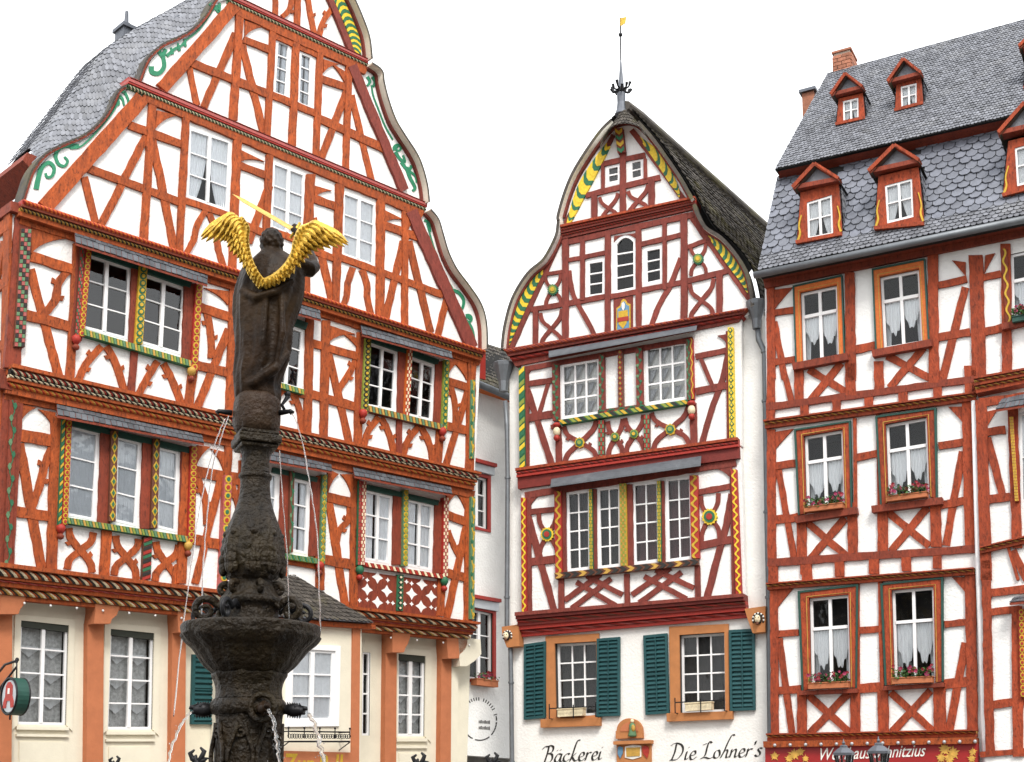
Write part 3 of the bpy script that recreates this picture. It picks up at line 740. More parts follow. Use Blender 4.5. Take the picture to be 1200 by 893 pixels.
for pts, wd, mt in (([(51, 244), (165, 116)], 18, OL), ([(188, 105), (274, 7)], 15, OL), ([(480, 248), (552, 408)], 13, 'timber_brown'), ([(411, 78), (472, 224)], 10, 'timber_brown'), ([(385, 0), (412, 66)], 6, 'timber_brown'), ([(300, -60), (276, -8)], 6, OM), ([(352, -70), (386, 2)], 6, OM)):
    timber(hL, PL, G3, 'plate', mt, pts, wd, name='rafter', d=.056)
for c_, s_, t_ in (((183, 130), (181, 152), (206, 136)), ((276, 174), (282, 190), (309, 190)), ((367, 218), (368, 232), (388, 224)), ((448, 246), (450, 262), (472, 258)), ((474, 254), (477, 272), (487, 258)),
                   ((286, 25), (286, 44), (308, 32)), ((406, 86), (404, 100), (386, 74)), ((378, 70), (378, 86), (396, 76))):
    bracket(hL, PL, G3, c_, s_, t_, OL)
# bargeboards, scroll paint, striped crescent at the top
for pr in (left_lo, left_hi, left_top, right_lo, right_hi, right_top):
    ins = smooth_line(pr, 4); cx = 345
    lf = pr in (left_lo, left_hi)
    a, b = strip(ins, 2.6 if lf else 3.6)
    mb = MB(); strip_prism(mb, PL, a, b, G3, -.02, .024 if lf else .062); mb.build('bargeboard', OM if pr in (left_lo, left_hi) else 'timber_brown', hL)  # left edges: thin maroon strip painted for the shadow beside the slates
stripes(hL, PL, G3, [(422, 70), (421, 50), (413, 27), (402, 2), (388, -22)], [(413, 60), (409, 46), (402, 28), (393, 8), (384, -10)], 22, ('yellow_bright', 'green'), name='painted_bargeboard')
stripes(hL, PL, G3, [(274, -4), (276, -20), (288, -40), (306, -58)], [(282, -8), (288, -22), (298, -36), (312, -50)], 12, ('yellow_bright', 'green'), name='painted_bargeboard')
def scroll(h, pl, off, lines, mat_='scroll_green'):
    for pts, w0, w1 in lines:
        ps = smooth_line(pts, 5); a, b = strip(ps, w0, w1); mb = MB(); strip_prism(mb, pl, a, b, off, -.01, .012+rnd.uniform(0, .004)); mb.build('painted_scroll', mat_, h)
def spir(cx, cy, r, a0, turns=1.4, sg=1, n=12):
    return [(cx+r*(1-.75*i/n)*math.cos(a0+sg*turns*6.283*i/n), cy+r*(1-.75*i/n)*math.sin(a0+sg*turns*6.283*i/n)) for i in range(n+1)]
scroll(hL, PL, G3, [([(42, 222), (45, 207), (49, 196), (57, 191), (63, 197), (61, 206), (55, 208), (53, 203)], 6, 2.5),
                    ([(92, 172), (82, 171), (71, 173), (65, 182), (68, 192), (75, 195), (79, 189), (75, 184)], 5.5, 2.5), ([(82, 174), (94, 172), (108, 160), (124, 142), (134, 128), (138, 118)], 2.2, 2),
                    ([(141, 106), (146, 109), (150, 118), (149, 124)], 4, 2), ([(138, 112), (143, 116), (145, 124)], 4, 2), ([(134, 124), (139, 122), (137, 114)], 3, 2),
                    ([(177, 78), (178, 85), (186, 86), (192, 78), (191, 66), (194, 58)], 6, 4), ([(190, 66), (186, 60), (190, 56)], 5, 3), ([(195, 66), (204, 58), (212, 54), (218, 47)], 4, 2.5), ([(202, 64), (200, 56)], 3.5, 2), ([(210, 60), (208, 51)], 3.5, 2), ([(217, 55), (216, 46)], 3, 2),
                    ([(218, 47), (232, 36), (244, 20), (250, 10)], 2, 2), ([(247, 12), (252, 10), (256, 14), (257, 4)], 4, 3), ([(246, 4), (250, 8), (258, 6)], 4, 2),
                    ([(430, 90), (433, 96), (430, 101)], 3.5, 2.5), ([(436, 90), (439, 96), (437, 102)], 3.5, 2.5), ([(435, 100), (437, 112), (443, 128), (451, 148), (460, 164)], 1.8, 1.8), (spir(466, 174, 5, 2.6), 3, 2), ([(463, 178), (468, 186), (474, 190), (472, 182)], 4, 2.5), ([(470, 190), (478, 200), (482, 194)], 4, 3), ([(476, 196), (480, 208), (486, 220), (483, 224)], 4.5, 3), ([(478, 200), (486, 206), (488, 214)], 3, 2),
                    ([(497, 258), (502, 262), (504, 272)], 3, 2), ([(500, 262), (508, 290), (518, 318), (530, 338)], 1.7, 1.7), ([(529, 340), (537, 343), (543, 352), (541, 362), (536, 362)], 4, 2.5), (spir(548, 374, 5, 4.2), 3, 2), ([(546, 376), (552, 384), (555, 396), (554, 402)], 4, 2)])
# second floor timbers
T(hL, PL, G2, OL, '''
l - 22 259 561 425 9
r - 35 301 90 318 11
r - 28 369 84 384 12
p - 90 286 81 444 10
b - 35 316 69 446 10
t - 80 316 68 332 64 352 50 370 9
t - 118 406 100 427 91 446 8
t - 124 406 135 427 146 462 8
t - 184 424 172 443 161 464 8
t - 191 426 203 450 213 478 8
p - 226 432 219 480 10
r - 230 359 280 376 10
r - 226 427 278 440 10
p - 273 338 268 490 10
b - 267 386 229 482 9
t - 241 364 246 390 247 420 8
p - 362 370 359 514 9
p - 381 376 378 518 9
r - 362 402 422 419 9
r - 358 461 420 478 10
b - 384 414 410 526 8
t - 418 419 409 437 396 458 7
p - 422 390 418 524 9
t - 443 489 430 507 425 527 7
t - 446 490 455 508 462 535 7
t - 490 500 477 517 471 536 7
t - 493 501 502 520 507 543 7
p - 515 502 512 545 8
r - 518 445 551 456 9
r - 519 499 549 505 10
b - 548 456 521 548 7
t - 526 450 532 470 533 497 6
p - 552 420 549 554 9
p - 316 372 312 450 7
p - 284 360 281 500 6
r - 280 445 360 464 9
t - 330 456 318 480 310 500 7
t - 340 458 350 480 352 505 7
r - 276 375 286 378 9
''')
T(hL, PL, G2, OM, '''
p - 26 256 13 432 19
p - 96 290 88 400 14
p - 160 312 156 404 13
p - 222 333 218 428 14
p - 316 372 315 446 6
p - 425 396 423 486 8
p - 471 412 469 488 10
p - 514 424 511 500 9
p - 157 408 152 464 8
p - 467 493 466 536 6
''')
for c_, s_, t_ in (((36, 266), (35, 298), (80, 280)), ((268, 342), (266, 358), (238, 338)), ((386, 382), (386, 400), (416, 392)), ((416, 396), (418, 408), (396, 388)), ((546, 424), (546, 446), (524, 420)), ((525, 420), (524, 440), (538, 424))):
    bracket(hL, PL, G2, c_, s_, t_, OL)
carved(hL, PL, G2, (28, 270), (20, 408), 13, 'check', ('brown', 'dusty_green', 'pink', 'black'), 5, .075)
carved(hL, PL, G2, (101, 290), (92, 396), 7, 'ring', ('red', 'yellow', 'red'), 7, .09); carved(hL, PL, G2, (94, 291), (87, 396), 5, 'check', ('brown', 'red', 'pink', 'green'), 4, .08)
carved(hL, PL, G2, (165, 313), (159, 405), 9, 'ring', ('yellow', 'green', 'yellow'), 8, .09)
carved(hL, PL, G2, (230, 335), (224, 436), 8, 'ring', ('red', 'yellow', 'red'), 8, .09)
carved(hL, PL, G2, (428, 398), (424, 486), 7, 'ring', ('lime', 'black', 'yellow'), 6, .09)
carved(hL, PL, G2, (477, 411), (473, 488), 5.5, 'check', ('orange', 'red', 'cream_paint'), 4, .09)
carved(hL, PL, G2, (520, 423), (517, 506), 6, 'ring', ('lime', 'green', 'yellow'), 7, .09)
carved(hL, PL, G2, (551.5, 446), (550, 538), 5, 'vine', ('dusty_green', 'yellow', 'green'), 9, .07)
for p_, q_, w_, ms in (((94, 391), (220, 428), 7, ('green', 'lime', 'dusty_green', 'gold_paint')), ((428, 480), (515, 502), 7, ('brown', 'gold_paint', 'dusty_green')), ((283, 441), (352, 461), 6, ('green', 'lime', 'dusty_green', 'gold_paint'))):
    carved(hL, PL, G2, p_, q_, w_, 'rope', ms, 3.6, .10, 'carved_sill')
# first floor timbers
T(hL, PL, G1, OL, '''
l - 4 464 554 580 9
r - 20 510 66 518 14
r - 14 599 62 606 12
b - 22 520 48 666 11
t - 60 524 52 545 46 568 35 600 9
p - 65 488 59 674 12
p - 124 622 121 676 11
p - 218 528 211 684 11
r - 226 552 285 563 13
r - 222 631 262 640 12
p - 267 518 258 694 9
t - 230 560 240 585 242 615 8
b - 258 560 228 684 8
t - 270 566 278 592 281 615 7
p - 284 540 280 650 9
r - 256 640 288 646 11
p - 374 558 372 660 9
p - 374 655 374 692 9
r - 380 582 413 590 11
r - 378 656 412 662 11
b - 385 588 404 712 9
t - 410 592 407 610 397 622 393 638 7
p - 415 560 413 712 9
r - 521 603 549 613 10
b - 546 616 523 724 8
t - 524 622 531 640 537 652 6
r - 521 671 548 678 10
p - 549 576 547 728 9
p - 517 676 514 722 9
p - 332 652 331 700 8
r - 326 655 376 664 9
''')
T(hL, PL, G1, OM, '''
p - 14 462 2 672 24
p - 72 492 67 612 9
p - 124 508 120 614 14
p - 173 518 170 620 14
p - 216 528 213 632 9
p - 333 556 330 648 10
p - 369 562 366 652 10
p - 466 578 464 662 12
p - 513 588 511 672 9
p - 420 566 418 665 8
''')
for c_, s_, t_ in (((22, 474), (22, 497), (42, 478)), ((64, 484), (63, 505), (44, 480)), ((230, 522), (229, 546), (246, 524)), ((262, 530), (261, 552), (246, 526)), ((383, 550), (383, 579), (396, 556)), ((413, 556), (412, 584), (398, 556)), ((522, 576), (522, 598), (533, 580)), ((547, 582), (547, 608), (535, 580))):
    bracket(hL, PL, G1, c_, s_, t_, OL)
for Q in ([(80, 619), (109, 624), (107, 671), (78, 667)], [(135, 628), (162, 632), (159, 679), (133, 674)], [(182, 635), (209, 639), (205, 685), (181, 681)]):
    xcurve(hL, PL, G1, Q, 8, OL, .5)
carved(hL, PL, G1, (171, 630), (169, 680), 10, 'rope', ('brown', 'red', 'green', 'black'), 5, .06)
carved(hL, PL, G1, (13, 470), (6, 668), 9, 'vine', ('timber_maroon', 'green', 'dusty_green'), 14, .075)
carved(hL, PL, G1, (77.5, 494), (72.5, 616), 7, 'ring', ('red', 'yellow', 'red'), 7, .09); carved(hL, PL, G1, (71.5, 493), (66.5, 616), 3.5, 'rope', ('green', 'yellow', 'green'), 5, .085)
for p_, q_, w_, mo, ms, pe in (((131, 506), (128, 612), 8, 'diamond', ('brown', 'yellow', 'green'), 12), ((180, 515), (177, 620), 8, 'diamond', ('brown', 'yellow', 'green'), 12), ((224, 524), (220, 638), 8, 'ring', ('red', 'yellow', 'red'), 7),
                              ((264, 558), (258, 692), 9, 'ring', ('pink', 'yellow', 'red', 'green'), 9), ((339, 553), (337, 648), 5, 'vine', ('brown', 'green', 'dusty_green'), 9), ((377, 557), (374, 661), 6, 'diamond', ('dusty_green', 'yellow', 'lime'), 7),
                              ((423, 565), (421, 663), 5, 'check', ('red', 'pink', 'cream_paint'), 4), ((418.5, 564), (416.5, 663), 3, 'check', ('green', 'red', 'pink'), 4), ((472, 575), (471, 664), 6, 'ring', ('dusty_green', 'yellow', 'lime'), 6), ((519, 584), (518, 676), 6, 'check', ('red', 'cream_paint', 'pink'), 4),
                              ((550.5, 583), (549.5, 726), 5, 'vine', ('dusty_green', 'yellow', 'green'), 9)):
    carved(hL, PL, G1, p_, q_, w_, mo, ms, pe, .09)
for p_, q_, w_, ms in (((75, 611), (216, 633), 7, ('green', 'lime', 'dusty_green', 'gold_paint')), ((326, 652), (371, 659), 6, ('lime', 'dusty_green', 'green')), ((423, 662), (518, 677), 5, ('timber_maroon', 'red', 'cream_paint'))):
    carved(hL, PL, G1, p_, q_, w_, 'rope', ms, 3.6, .10, 'carved_sill')
# pierced panel under the right pair of windows
PQ = [(417, 669), (514, 682), (512, 724), (415, 711)]
mb = MB(); mb.px(PL, PQ, G1, -.02, .03); pp_ = mb.build('pierced_panel', OM, hL)
def star(c, r, mbx):
    pts = []
    for i in range(8):
        a = math.pi*i/4+math.pi/2; rr = r if i % 2 == 0 else r*.52; pts.append((c[0]+rr*math.cos(a)*.92, c[1]+rr*math.sin(a)+.14*rr*math.cos(a)))
    mbx.px(PL, pts, G1, .02, .033)
for cx, cy in ((429, 691), (452, 693), (441, 677), (441, 706), (481, 696), (504, 699), (493, 685), (492, 711)):
    mb = MB(); star((cx, cy), 7.2, mb); mb.build('inset', 'plaster', pp_)
for cx, cy in ((423, 677), (453, 680), (420, 704), (459, 707), (475, 682), (508, 687), (473, 708), (510, 714), (429, 680), (429, 703), (453, 706), (481, 684), (481, 708), (504, 712)):
    mb = MB(); star((cx, cy), 2.8, mb); mb.build('inset', 'plaster', pp_)
carved(hL, PL, G1, (467, 674), (466, 716), 7, 'diamond', ('green', 'black', 'cream_paint'), 6, .06)
# bulb consoles under the window posts
def bulb(pl, off, px, py, rp, mats, h, d=.08):
    p = pl.hit(px, py, off)+pl.n*d; r = rp*(p-Vector((0, 0, CAMZ))).length/FPX
    mb = MB(); mb.lathe((p.x, p.y), [(r*.2, p.z-r*1.9), (r*.8, p.z-r*1.5), (r*.95, p.z-r*.9), (r*.5, p.z-r*.3)], 12, 0)
    mb.lathe((p.x, p.y), [(r*.5, p.z-r*.3), (r*1.15, p.z+r*.7), (r*1.2, p.z+r*1.6), (r*.6, p.z+r*2.2)], 12, 1)
    mb.build('carved_console', mats, h, smooth=True)
for px_, py_, of, ms in ((86, 404, G2, ('timber_maroon', 'red')), (221, 441, G2, ('timber_maroon', 'gold_paint')), (422, 490, G2, ('timber_maroon', 'red')), (515, 511, G2, ('timber_maroon', 'red')),
                         (68, 625, G1, ('timber_maroon', 'red')), (217, 645, G1, ('timber_maroon', 'gold_paint')), (371, 668, G1, ('timber_maroon', 'red')), (418, 673, G1, ('red', 'green')), (517, 686, G1, ('red', 'green'))):
    bulb(PL, of, px_, py_, 4.2, ms, hL)
# slate canopies above the windows with green blinds below
def canopy(h, pl, off, Q, d=.30, blind=True, n=22, mat_='slate_blue'):
    tl, tr, br, bl = [pl.hit(x, y, off) for x, y in Q]
    tl, tr = tl+pl.n*.05, tr+pl.n*.05; br, bl = br+pl.n*d, bl+pl.n*d
    # keep the lower edge on its own pixel line: re-aim at the offset plane
    br = pl.hit(*Q[2], off+d); bl = pl.hit(*Q[3], off+d)
    mb = MB(); dn = Vector((0, 0, -.03)); mb.prism([bl+dn, br+dn, tr+dn, tl+dn], [bl, br, tr, tl]); c = mb.build('window_canopy', OM, h)
    surf = lambda s, t: bl.lerp(br, s).lerp(tl.lerp(tr, s), t)+Vector((0, 0, .004))
    nn = (br-bl).cross(tl-bl).normalized()
    slates('slate_courses', c, surf, n, 2, mat_, .010, .3, .05, normal=nn if nn.z > 0 else -nn, rounded=False)
for Q, of, n in (([(85, 270), (241, 322), (243, 334), (88, 285)], G2, 24), ([(290, 338), (372, 362), (376, 375), (292, 352)], G2, 14), ([(420, 381), (526, 410), (530, 421), (424, 392)], G2, 20),
                 ([(64, 473), (234, 510), (239, 520), (67, 487)], G1, 26), ([(280, 521), (386, 545), (389, 553), (282, 534)], G1, 16), ([(411, 548), (526, 571), (530, 580), (415, 558)], G1, 20)):
    canopy(hL, PL, of, Q, n=n)
for p_, q_, w_, of in (((100, 293), (222, 335), 7, G2), ((285, 357), (358, 383), 8, G2), ((430, 397), (512, 425), 6, G2), ((82, 496), (222, 529), 7, G1), ((318, 551), (370, 563), 6, G1), ((428, 571), (512, 590), 6, G1)):
    mb = MB(); a, b = strip([p_, q_], w_); strip_prism(mb, PL, a, b, of, -.03, .05); mb.build('roller_blind', 'green_dark', hL)
# little stars and bulbs: string of small lamps under the first cornice
for i in range(19):
    t = i/18; px_ = -2+552*t; py_ = 704+(756-704)*t
    if 225 < px_ < 440: continue
    p = PL.hit(px_, py_, -.1); mb = MB(); mb.ball(p, .018, nu=8, nv=6); tag(mb.build('string_light', 'white_frame', hL, smooth=True))
# porch with hipped slate roof
PO = .55
pw = [(341, 760), (392, 763), (390, 845), (339, 846)]
wall(hL, PL, PO, [(290, 723), (424, 736), (420, 1050), (286, 1062)], [pw], 'cream', rim=.95)
window(hL, PL, PO, pw, 2, 3, 2, 3.2, 4.5, 2, rec=.0, curtain='full', name='window')
frame_ring(hL, PL, PO, pw, 6, 'white_frame', -.03, .03, 'window_surround')
mb = MB(); mb.px(PL, [(412, 734), (421, 735), (418, 1050), (409, 1052)], PO, -.05, .03); mb.build('pilaster', 'terracotta', hL)
mb = MB(); mb.px(PL, [(338, 726), (436, 733), (436, 738), (338, 732)], PO, -.1, .10); mb.px(PL, [(290, 722), (338, 726), (338, 732), (290, 728)], PO, -.1, .10); mb.build('fascia', OL, hL)
e0 = PL.hit(282, 719, PO+.18); e1 = PL.hit(438, 730, PO+.18); r0 = PL.hit(302, 663, G0+.35); r1 = PL.hit(339, 671, G0+.35); w1 = PL.hit(440, 733, G0+.1)
w1 = e1-PL.n*.85; w0 = e0-PL.n*.85
mb = MB(); mb.add([e0, e1, r1, r0, w1, w0], [[0, 1, 2, 3], [1, 4, 2], [5, 0, 3], [3, 2, 4, 5], [1, 0, 5, 4]]); po_ = mb.build('porch_roof', 'lead', hL)
slates('slate_courses', po_, lambda s, t: e0.lerp(e1, s).lerp(r0.lerp(r1, s), t), 26, 12, 'slate_dark', .012, normal=Vector((0, 0, 1)))
slates('slate_courses', po_, lambda s, t: e1.lerp(w1, s).lerp(r1, t*.97), 8, 12, 'slate_dark', .012, normal=Vector((0, 0, 1)))
# shutter beside the fountain
def shutter(h, pl, off, Q, n=14, mat_='teal', d=.05, mid=False):
    mb = MB(); sx, sy = .10, .035
    for q in (subq(Q, 0, sx, 0, 1), subq(Q, 1-sx, 1, 0, 1), subq(Q, sx, 1-sx, 0, sy), subq(Q, sx, 1-sx, 1-sy, 1), subq(Q, sx, 1-sx, .49, .51)): mb.px(pl, q, off, 0, d)
    if mid: mb.px(pl, subq(Q, .48, .52, sy, 1-sy), off, 0, d+.004)
    mb.px(pl, subq(Q, sx, 1-sx, sy, 1-sy), off, .002, .006)
    s_ = mb.build('shutter', mat_, h)
    for j in range(n):
        t0 = sy+(1-2*sy)*j/n; t1 = sy+(1-2*sy)*(j+.62)/n
        a = [pl.hit(*quad(Q, x, t), off) for x, t in ((sx, t0), (1-sx, t0), (1-sx, t1), (sx, t1))]
        f = [a[0]+pl.n*.014, a[1]+pl.n*.014, a[2]+pl.n*(d-.006), a[3]+pl.n*(d-.006)]
        dn = Vector((0, 0, -.008))
        mb = MB(); mb.prism([q+dn for q in f], f); mb.build('slat', mat_, s_)
shutter(hL, PL, G0, [(224, 767), (258, 769), (256, 849), (222, 849)], 12)
# left flank of the house
SL = lambda p, dd: p-PL.n*dd
c0 = PL.hit(14, 250, G2); c1 = PL.hit(10, 440, G2); d0 = PL.hit(4, 455, G1); d1 = PL.hit(-4, 675, G1); g0_ = PL.hit(-8, 690, G0); g1_ = PL.hit(-30, 1100, G0)
for a_, b_, nm, mt in ((c0, c1, 'wall', 'plaster'), (d0, d1, 'wall', 'plaster'), (g0_, g1_, 'wall', 'cream')):
    mk('flank_wall', [a_, b_, SL(b_, 8), SL(a_, 8)], [[0, 1, 2, 3]], mt, hL)
def flank(a_, b_, t0, t1, z0, z1, wd, name='flank_timber'):
    "timber on the flank: t metres back from the corner"
    p = a_.lerp(b_, z0)-PL.n*t0; q = a_.lerp(b_, z1)-PL.n*t1; ax = (q-p).normalized(); sd_ = ax.cross(PL.u).normalized()*wd/2
    mb = MB(); o_ = -PL.u*.04; mb.prism([p-sd_, p+sd_, q+sd_, q-sd_], [v+o_ for v in (p-sd_, p+sd_, q+sd_, q-sd_)]); mb.build(name, OL, hL)
for a_, b_ in ((c0, c1), (d0, d1)):
    flank(a_, b_, .08, .08, 0, 1, .2); flank(a_, b_, 0, 5, .42, .42, .15); flank(a_, b_, 0, 5, .80, .80, .15); flank(a_, b_, .9, .9, 0, 1, .16); flank(a_, b_, 0, 5, .06, .06, .2)
    flank(a_, b_, .2, .8, .15, .95, .14)
for a_, z_, t_ in ((PL.hit(23, 244, G3), .14, 6), (PL.hit(8, 445, G2), .26, 6), (PL.hit(-8, 682, G1), .34, 6)):
    mb = MB(); p = a_-PL.u*.12; q = p-PL.n*t_; k = Vector((0, 0, z_/2)); mb.prism([p-k, q-k, q+k, p+k], [v+PL.u*.2 for v in (p-k, q-k, q+k, p+k)]); mb.build('moulding', OM, hL)
# verge of the roof: boarded soffit with slate edge, standing out in front of the gable
def verge(h, pl, off, prof, out_sign, proj=.19, th=.04, mat_s='soffit', mat_r='slate_dark', back=.25):
    P2 = [pl.uz(pl.hit(x, y, off)) for x, y in smooth_line(prof, 5)]
    n = len(P2); O2 = []
    for i in range(n):
        a, b = P2[max(0, i-1)], P2[min(n-1, i+1)]; dx, dz = b[0]-a[0], b[1]-a[1]; l = math.hypot(dx, dz) or 1
        nx, nz = (-dz/l, dx/l)
        if nx*out_sign < 0: nx, nz = -nx, -nz
        O2.append((P2[i][0]+nx*th, P2[i][1]+nz*th))
    vi = [pl.at(u, z, off-back) for u, z in P2]+[pl.at(u, z, off+proj) for u, z in P2]; vo = [pl.at(u, z, off+proj+.004) for u, z in O2]+[pl.at(u, z, off-back) for u, z in O2]
    vs = vi+vo; fs = []; mi = []
    for i in range(n-1):
        fs.append([i, i+1, n+i+1, n+i]); mi.append(0); fs.append([n+i, n+i+1, 2*n+i+1, 2*n+i]); mi.append(1); fs.append([2*n+i, 2*n+i+1, 3*n+i+1, 3*n+i]); mi.append(1)
    fs.append([0, n, 2*n, 3*n]); mi.append(0); fs.append([n-1, 2*n-1, 3*n-1, 4*n-1]); mi.append(0)
    return mk('verge', vs, fs, [mat_s, mat_r], h, mi)
for pr, sg in ((right_lo, 1), (right_hi, 1), (right_top, 1), (left_top, -1)): verge(hL, PL, G3, pr, sg)
verge(hL, PL, G3, left_lo, -1, .02); verge(hL, PL, G3, left_hi, -1, .02)
# main roof: left and right slopes
def resamp(c, t):
    s = min(1, max(0, t))*(len(c)-1); i = min(len(c)-2, int(s)); return c[i].lerp(c[i+1], s-i)
apex = PL.hit(346, -84, G3)
def roof_slope(h, prof_px, eave, sgn, depth, ns, nt, mat_='slate', ov=.03, back=None, name='roof'):
    fr = [PL.hit(x, y, G3+ov) for x, y in smooth_line(prof_px, 4)]
    bk = back or -PL.n
    nrm = (apex-eave).cross(PL.n).normalized()
    if nrm.z < 0: nrm = -nrm
    # parameter of each front point along the straight slope
    ax = (apex-eave); L2 = ax.length_squared
    tt = [(p-eave).dot(ax)/L2 for p in fr]
    def front(t):
        for i in range(len(tt)-1):
            if tt[i] <= t <= tt[i+1] or (i == len(tt)-2 and t > tt[-1]): return fr[i].lerp(fr[i+1], 0 if tt[i+1] == tt[i] else min(1, (t-tt[i])/(tt[i+1]-tt[i])))
        return fr[0].lerp(eave, .5)
    def surf(s, t):
        d = s*depth; k = min(1, d/1.3); k = k*k*(3-2*k)
        return front(t).lerp(eave.lerp(apex, t)+nrm*.16*math.sin(math.pi*min(1, t))**1.3, k)+bk*d
    n, m = 24, 24; vs = [surf(i/n, j/m)-nrm*.03 for j in range(m+1) for i in range(n+1)]
    fs = [[j*(n+1)+i, j*(n+1)+i+1, (j+1)*(n+1)+i+1, (j+1)*(n+1)+i] for j in range(m) for i in range(n)]
    r_ = mk(name, vs, fs, 'underlay', h)
    slates('slate_courses', r_, surf, ns, nt, mat_, .012, normal=nrm)
    return surf
eR = PL.hit(566, 408, G3)
def curve_t(pts):
    "points of a 3D line by share of its length"
    L_ = [0]
    for a, b in zip(pts, pts[1:]): L_.append(L_[-1]+(b-a).length)
    def f(t):
        x = min(1, max(0, t))*L_[-1]
        for i in range(len(pts)-1):
            if x <= L_[i+1]: return pts[i].lerp(pts[i+1], (x-L_[i])/max(1e-9, L_[i+1]-L_[i]))
        return pts[-1]
    return f
frL = curve_t([PL.hit(x, y, G3+.03) for x, y in smooth_line(left_lo[2:]+left_hi+left_top, 4)])
bkL = curve_t([PL.hit(x, y, G3-1.0)+PL.n*1.0 for x, y in smooth_line([(33, 176), (58, 142), (83, 110), (106, 79), (126, 56), (165, 31), (212, 5), (262, -26), (346, -92)], 4)])
def surfL(s, t):
    d = s*1.7; k = min(1, d/1.0); k = k*k*(3-2*k)
    return frL(t).lerp(bkL(t), k)-PL.n*d
nL = (PL.u*-1+Vector((0, 0, 1))).normalized()
vs = [surfL(i/16, j/40)-nL*.03 for j in range(41) for i in range(17)]
rl_ = mk('roof', vs, [[j*17+i, j*17+i+1, (j+1)*17+i+1, (j+1)*17+i] for j in range(40) for i in range(16)], 'underlay', hL)
slates('slate_courses', rl_, surfL, 17, 90, 'slate', .012, normal=nL)
roof_slope(hL, right_lo[:]+right_hi+right_top, eR, 1, 9.0, 24, 30, ov=.0)
# boxed eave at the left corner
mb = MB(); p = PL.hit(32, 180, G3-.3)
k1 = [p+Vector((0, 0, .02)), p+PL.u*.30+Vector((0, 0, -.0)), p+PL.u*.22+Vector((0, 0, -.32)), p-PL.u*.06+Vector((0, 0, -.12))]
mb.prism(k1, [v-PL.n*3 for v in k1]); mb.build('eave_box', OM, hL)
# chimney
ch = PL.hit(147, 50, G3-2.2)
mb = MB(); rotL = Matrix(((PL.u.x, -PL.n.x, 0), (PL.u.y, -PL.n.y, 0), (0, 0, 1)))
mb.box(ch-Vector((0, 0, .6)), (.12, .15, .8), 0, rotL); mb.box(ch+Vector((0, 0, .22)), (.15, .19, .03), 0, rotL)
mb.lathe((ch.x, ch.y), [(.09, ch.z+.2), (.09, ch.z+.33), (.04, ch.z+.36), (.03, ch.z+.56), (.02, ch.z+.58)], 10)
mb.build('chimney', 'lead', hL)
for px_, py_ in ((82, 146), (203, 24)):
    p = PL.hit(px_, py_, G3-.6); mb = MB(); a = p; mb.tube([a-PL.u*.12-Vector((0, 0, .15)), a+PL.u*.1+Vector((0, 0, .12))], .03, 6); mb.build('roof_hook', 'lead', hL)
# ================================================================== narrow gabled house in the middle
hC = root('half_timbered_house', 'narrow red-brown timbered gabled house with bakery lettering, in the middle', 'house', PC.at(1.5, 0))
CB, CU = 0.0, .14
CBK = ray(1646, 930); CBK.z = 0; CBK.normalize()
BR = 'timber_brown'
def lq(k, *a): return cp(k, *a)
# base wall with the ground floor and the plain strips beside the timber panels
wq = {'g1': lq('M', 392, 223, 538, 215, 540, 474, 397, 483), 'g2': lq('M', 830, 193, 988, 183, 992, 462, 833, 468)}
wall(hC, PC, CB, [(597, 412), (893, 360), (902, 700), (906, 1040), (600, 1045), (598, 745)], [wq['g1'], wq['g2']], 'plaster_warm')
for k in ('g1', 'g2'): window(hC, PC, CB, wq[k], 3, 4, 1, 2.6, 3, 1.7, rec=.10, curtain='dim')
# gable wall
lo_l = [(595, 411), (598, 386), (607, 354), (624, 326), (643, 309), (657, 283), (660, 268)]
hi_l = [(661, 256), (668, 232), (678, 208), (694, 182), (710, 160), (722, 148)]
hi_r = [(813, 240), (806, 228), (797, 212), (782, 190), (766, 168), (750, 150), (736, 145), (722, 148)]
lo_r = [(882, 362), (880, 345), (874, 322), (862, 302), (846, 284), (828, 272), (818, 256), (814, 244)]
ww = {'a': lq('J', 404, 296, 478, 284, 476, 436, 405, 446), 'b': lq('J', 514, 196, 601, 184, 602, 408, 514, 426), 'c': lq('J', 635, 246, 708, 232, 709, 380, 637, 396),
      'd': lq('I', 480, 668, 540, 655, 540, 738, 481, 750), 'e': lq('I', 574, 645, 632, 633, 633, 720, 575, 735)}
wall(hC, PC, CU, lo_l+hi_l+hi_r[::-1][1:]+lo_r[::-1]+[(876, 370), (600, 416)], list(ww.values()), 'plaster', rim=.3)
for k, c_, r_ in (('a', 1, 3), ('b', 1, 4), ('c', 1, 3)): window(hC, PC, CU, ww[k], c_, r_, 1, 3.2, 3, 1.6, curtain=None, arch=.10 if k == 'b' else 0)
for k in 'de': window(hC, PC, CU, ww[k], 1, 2, 1, 3.6, 3, 1.6, curtain=None, glass='glass_grey')
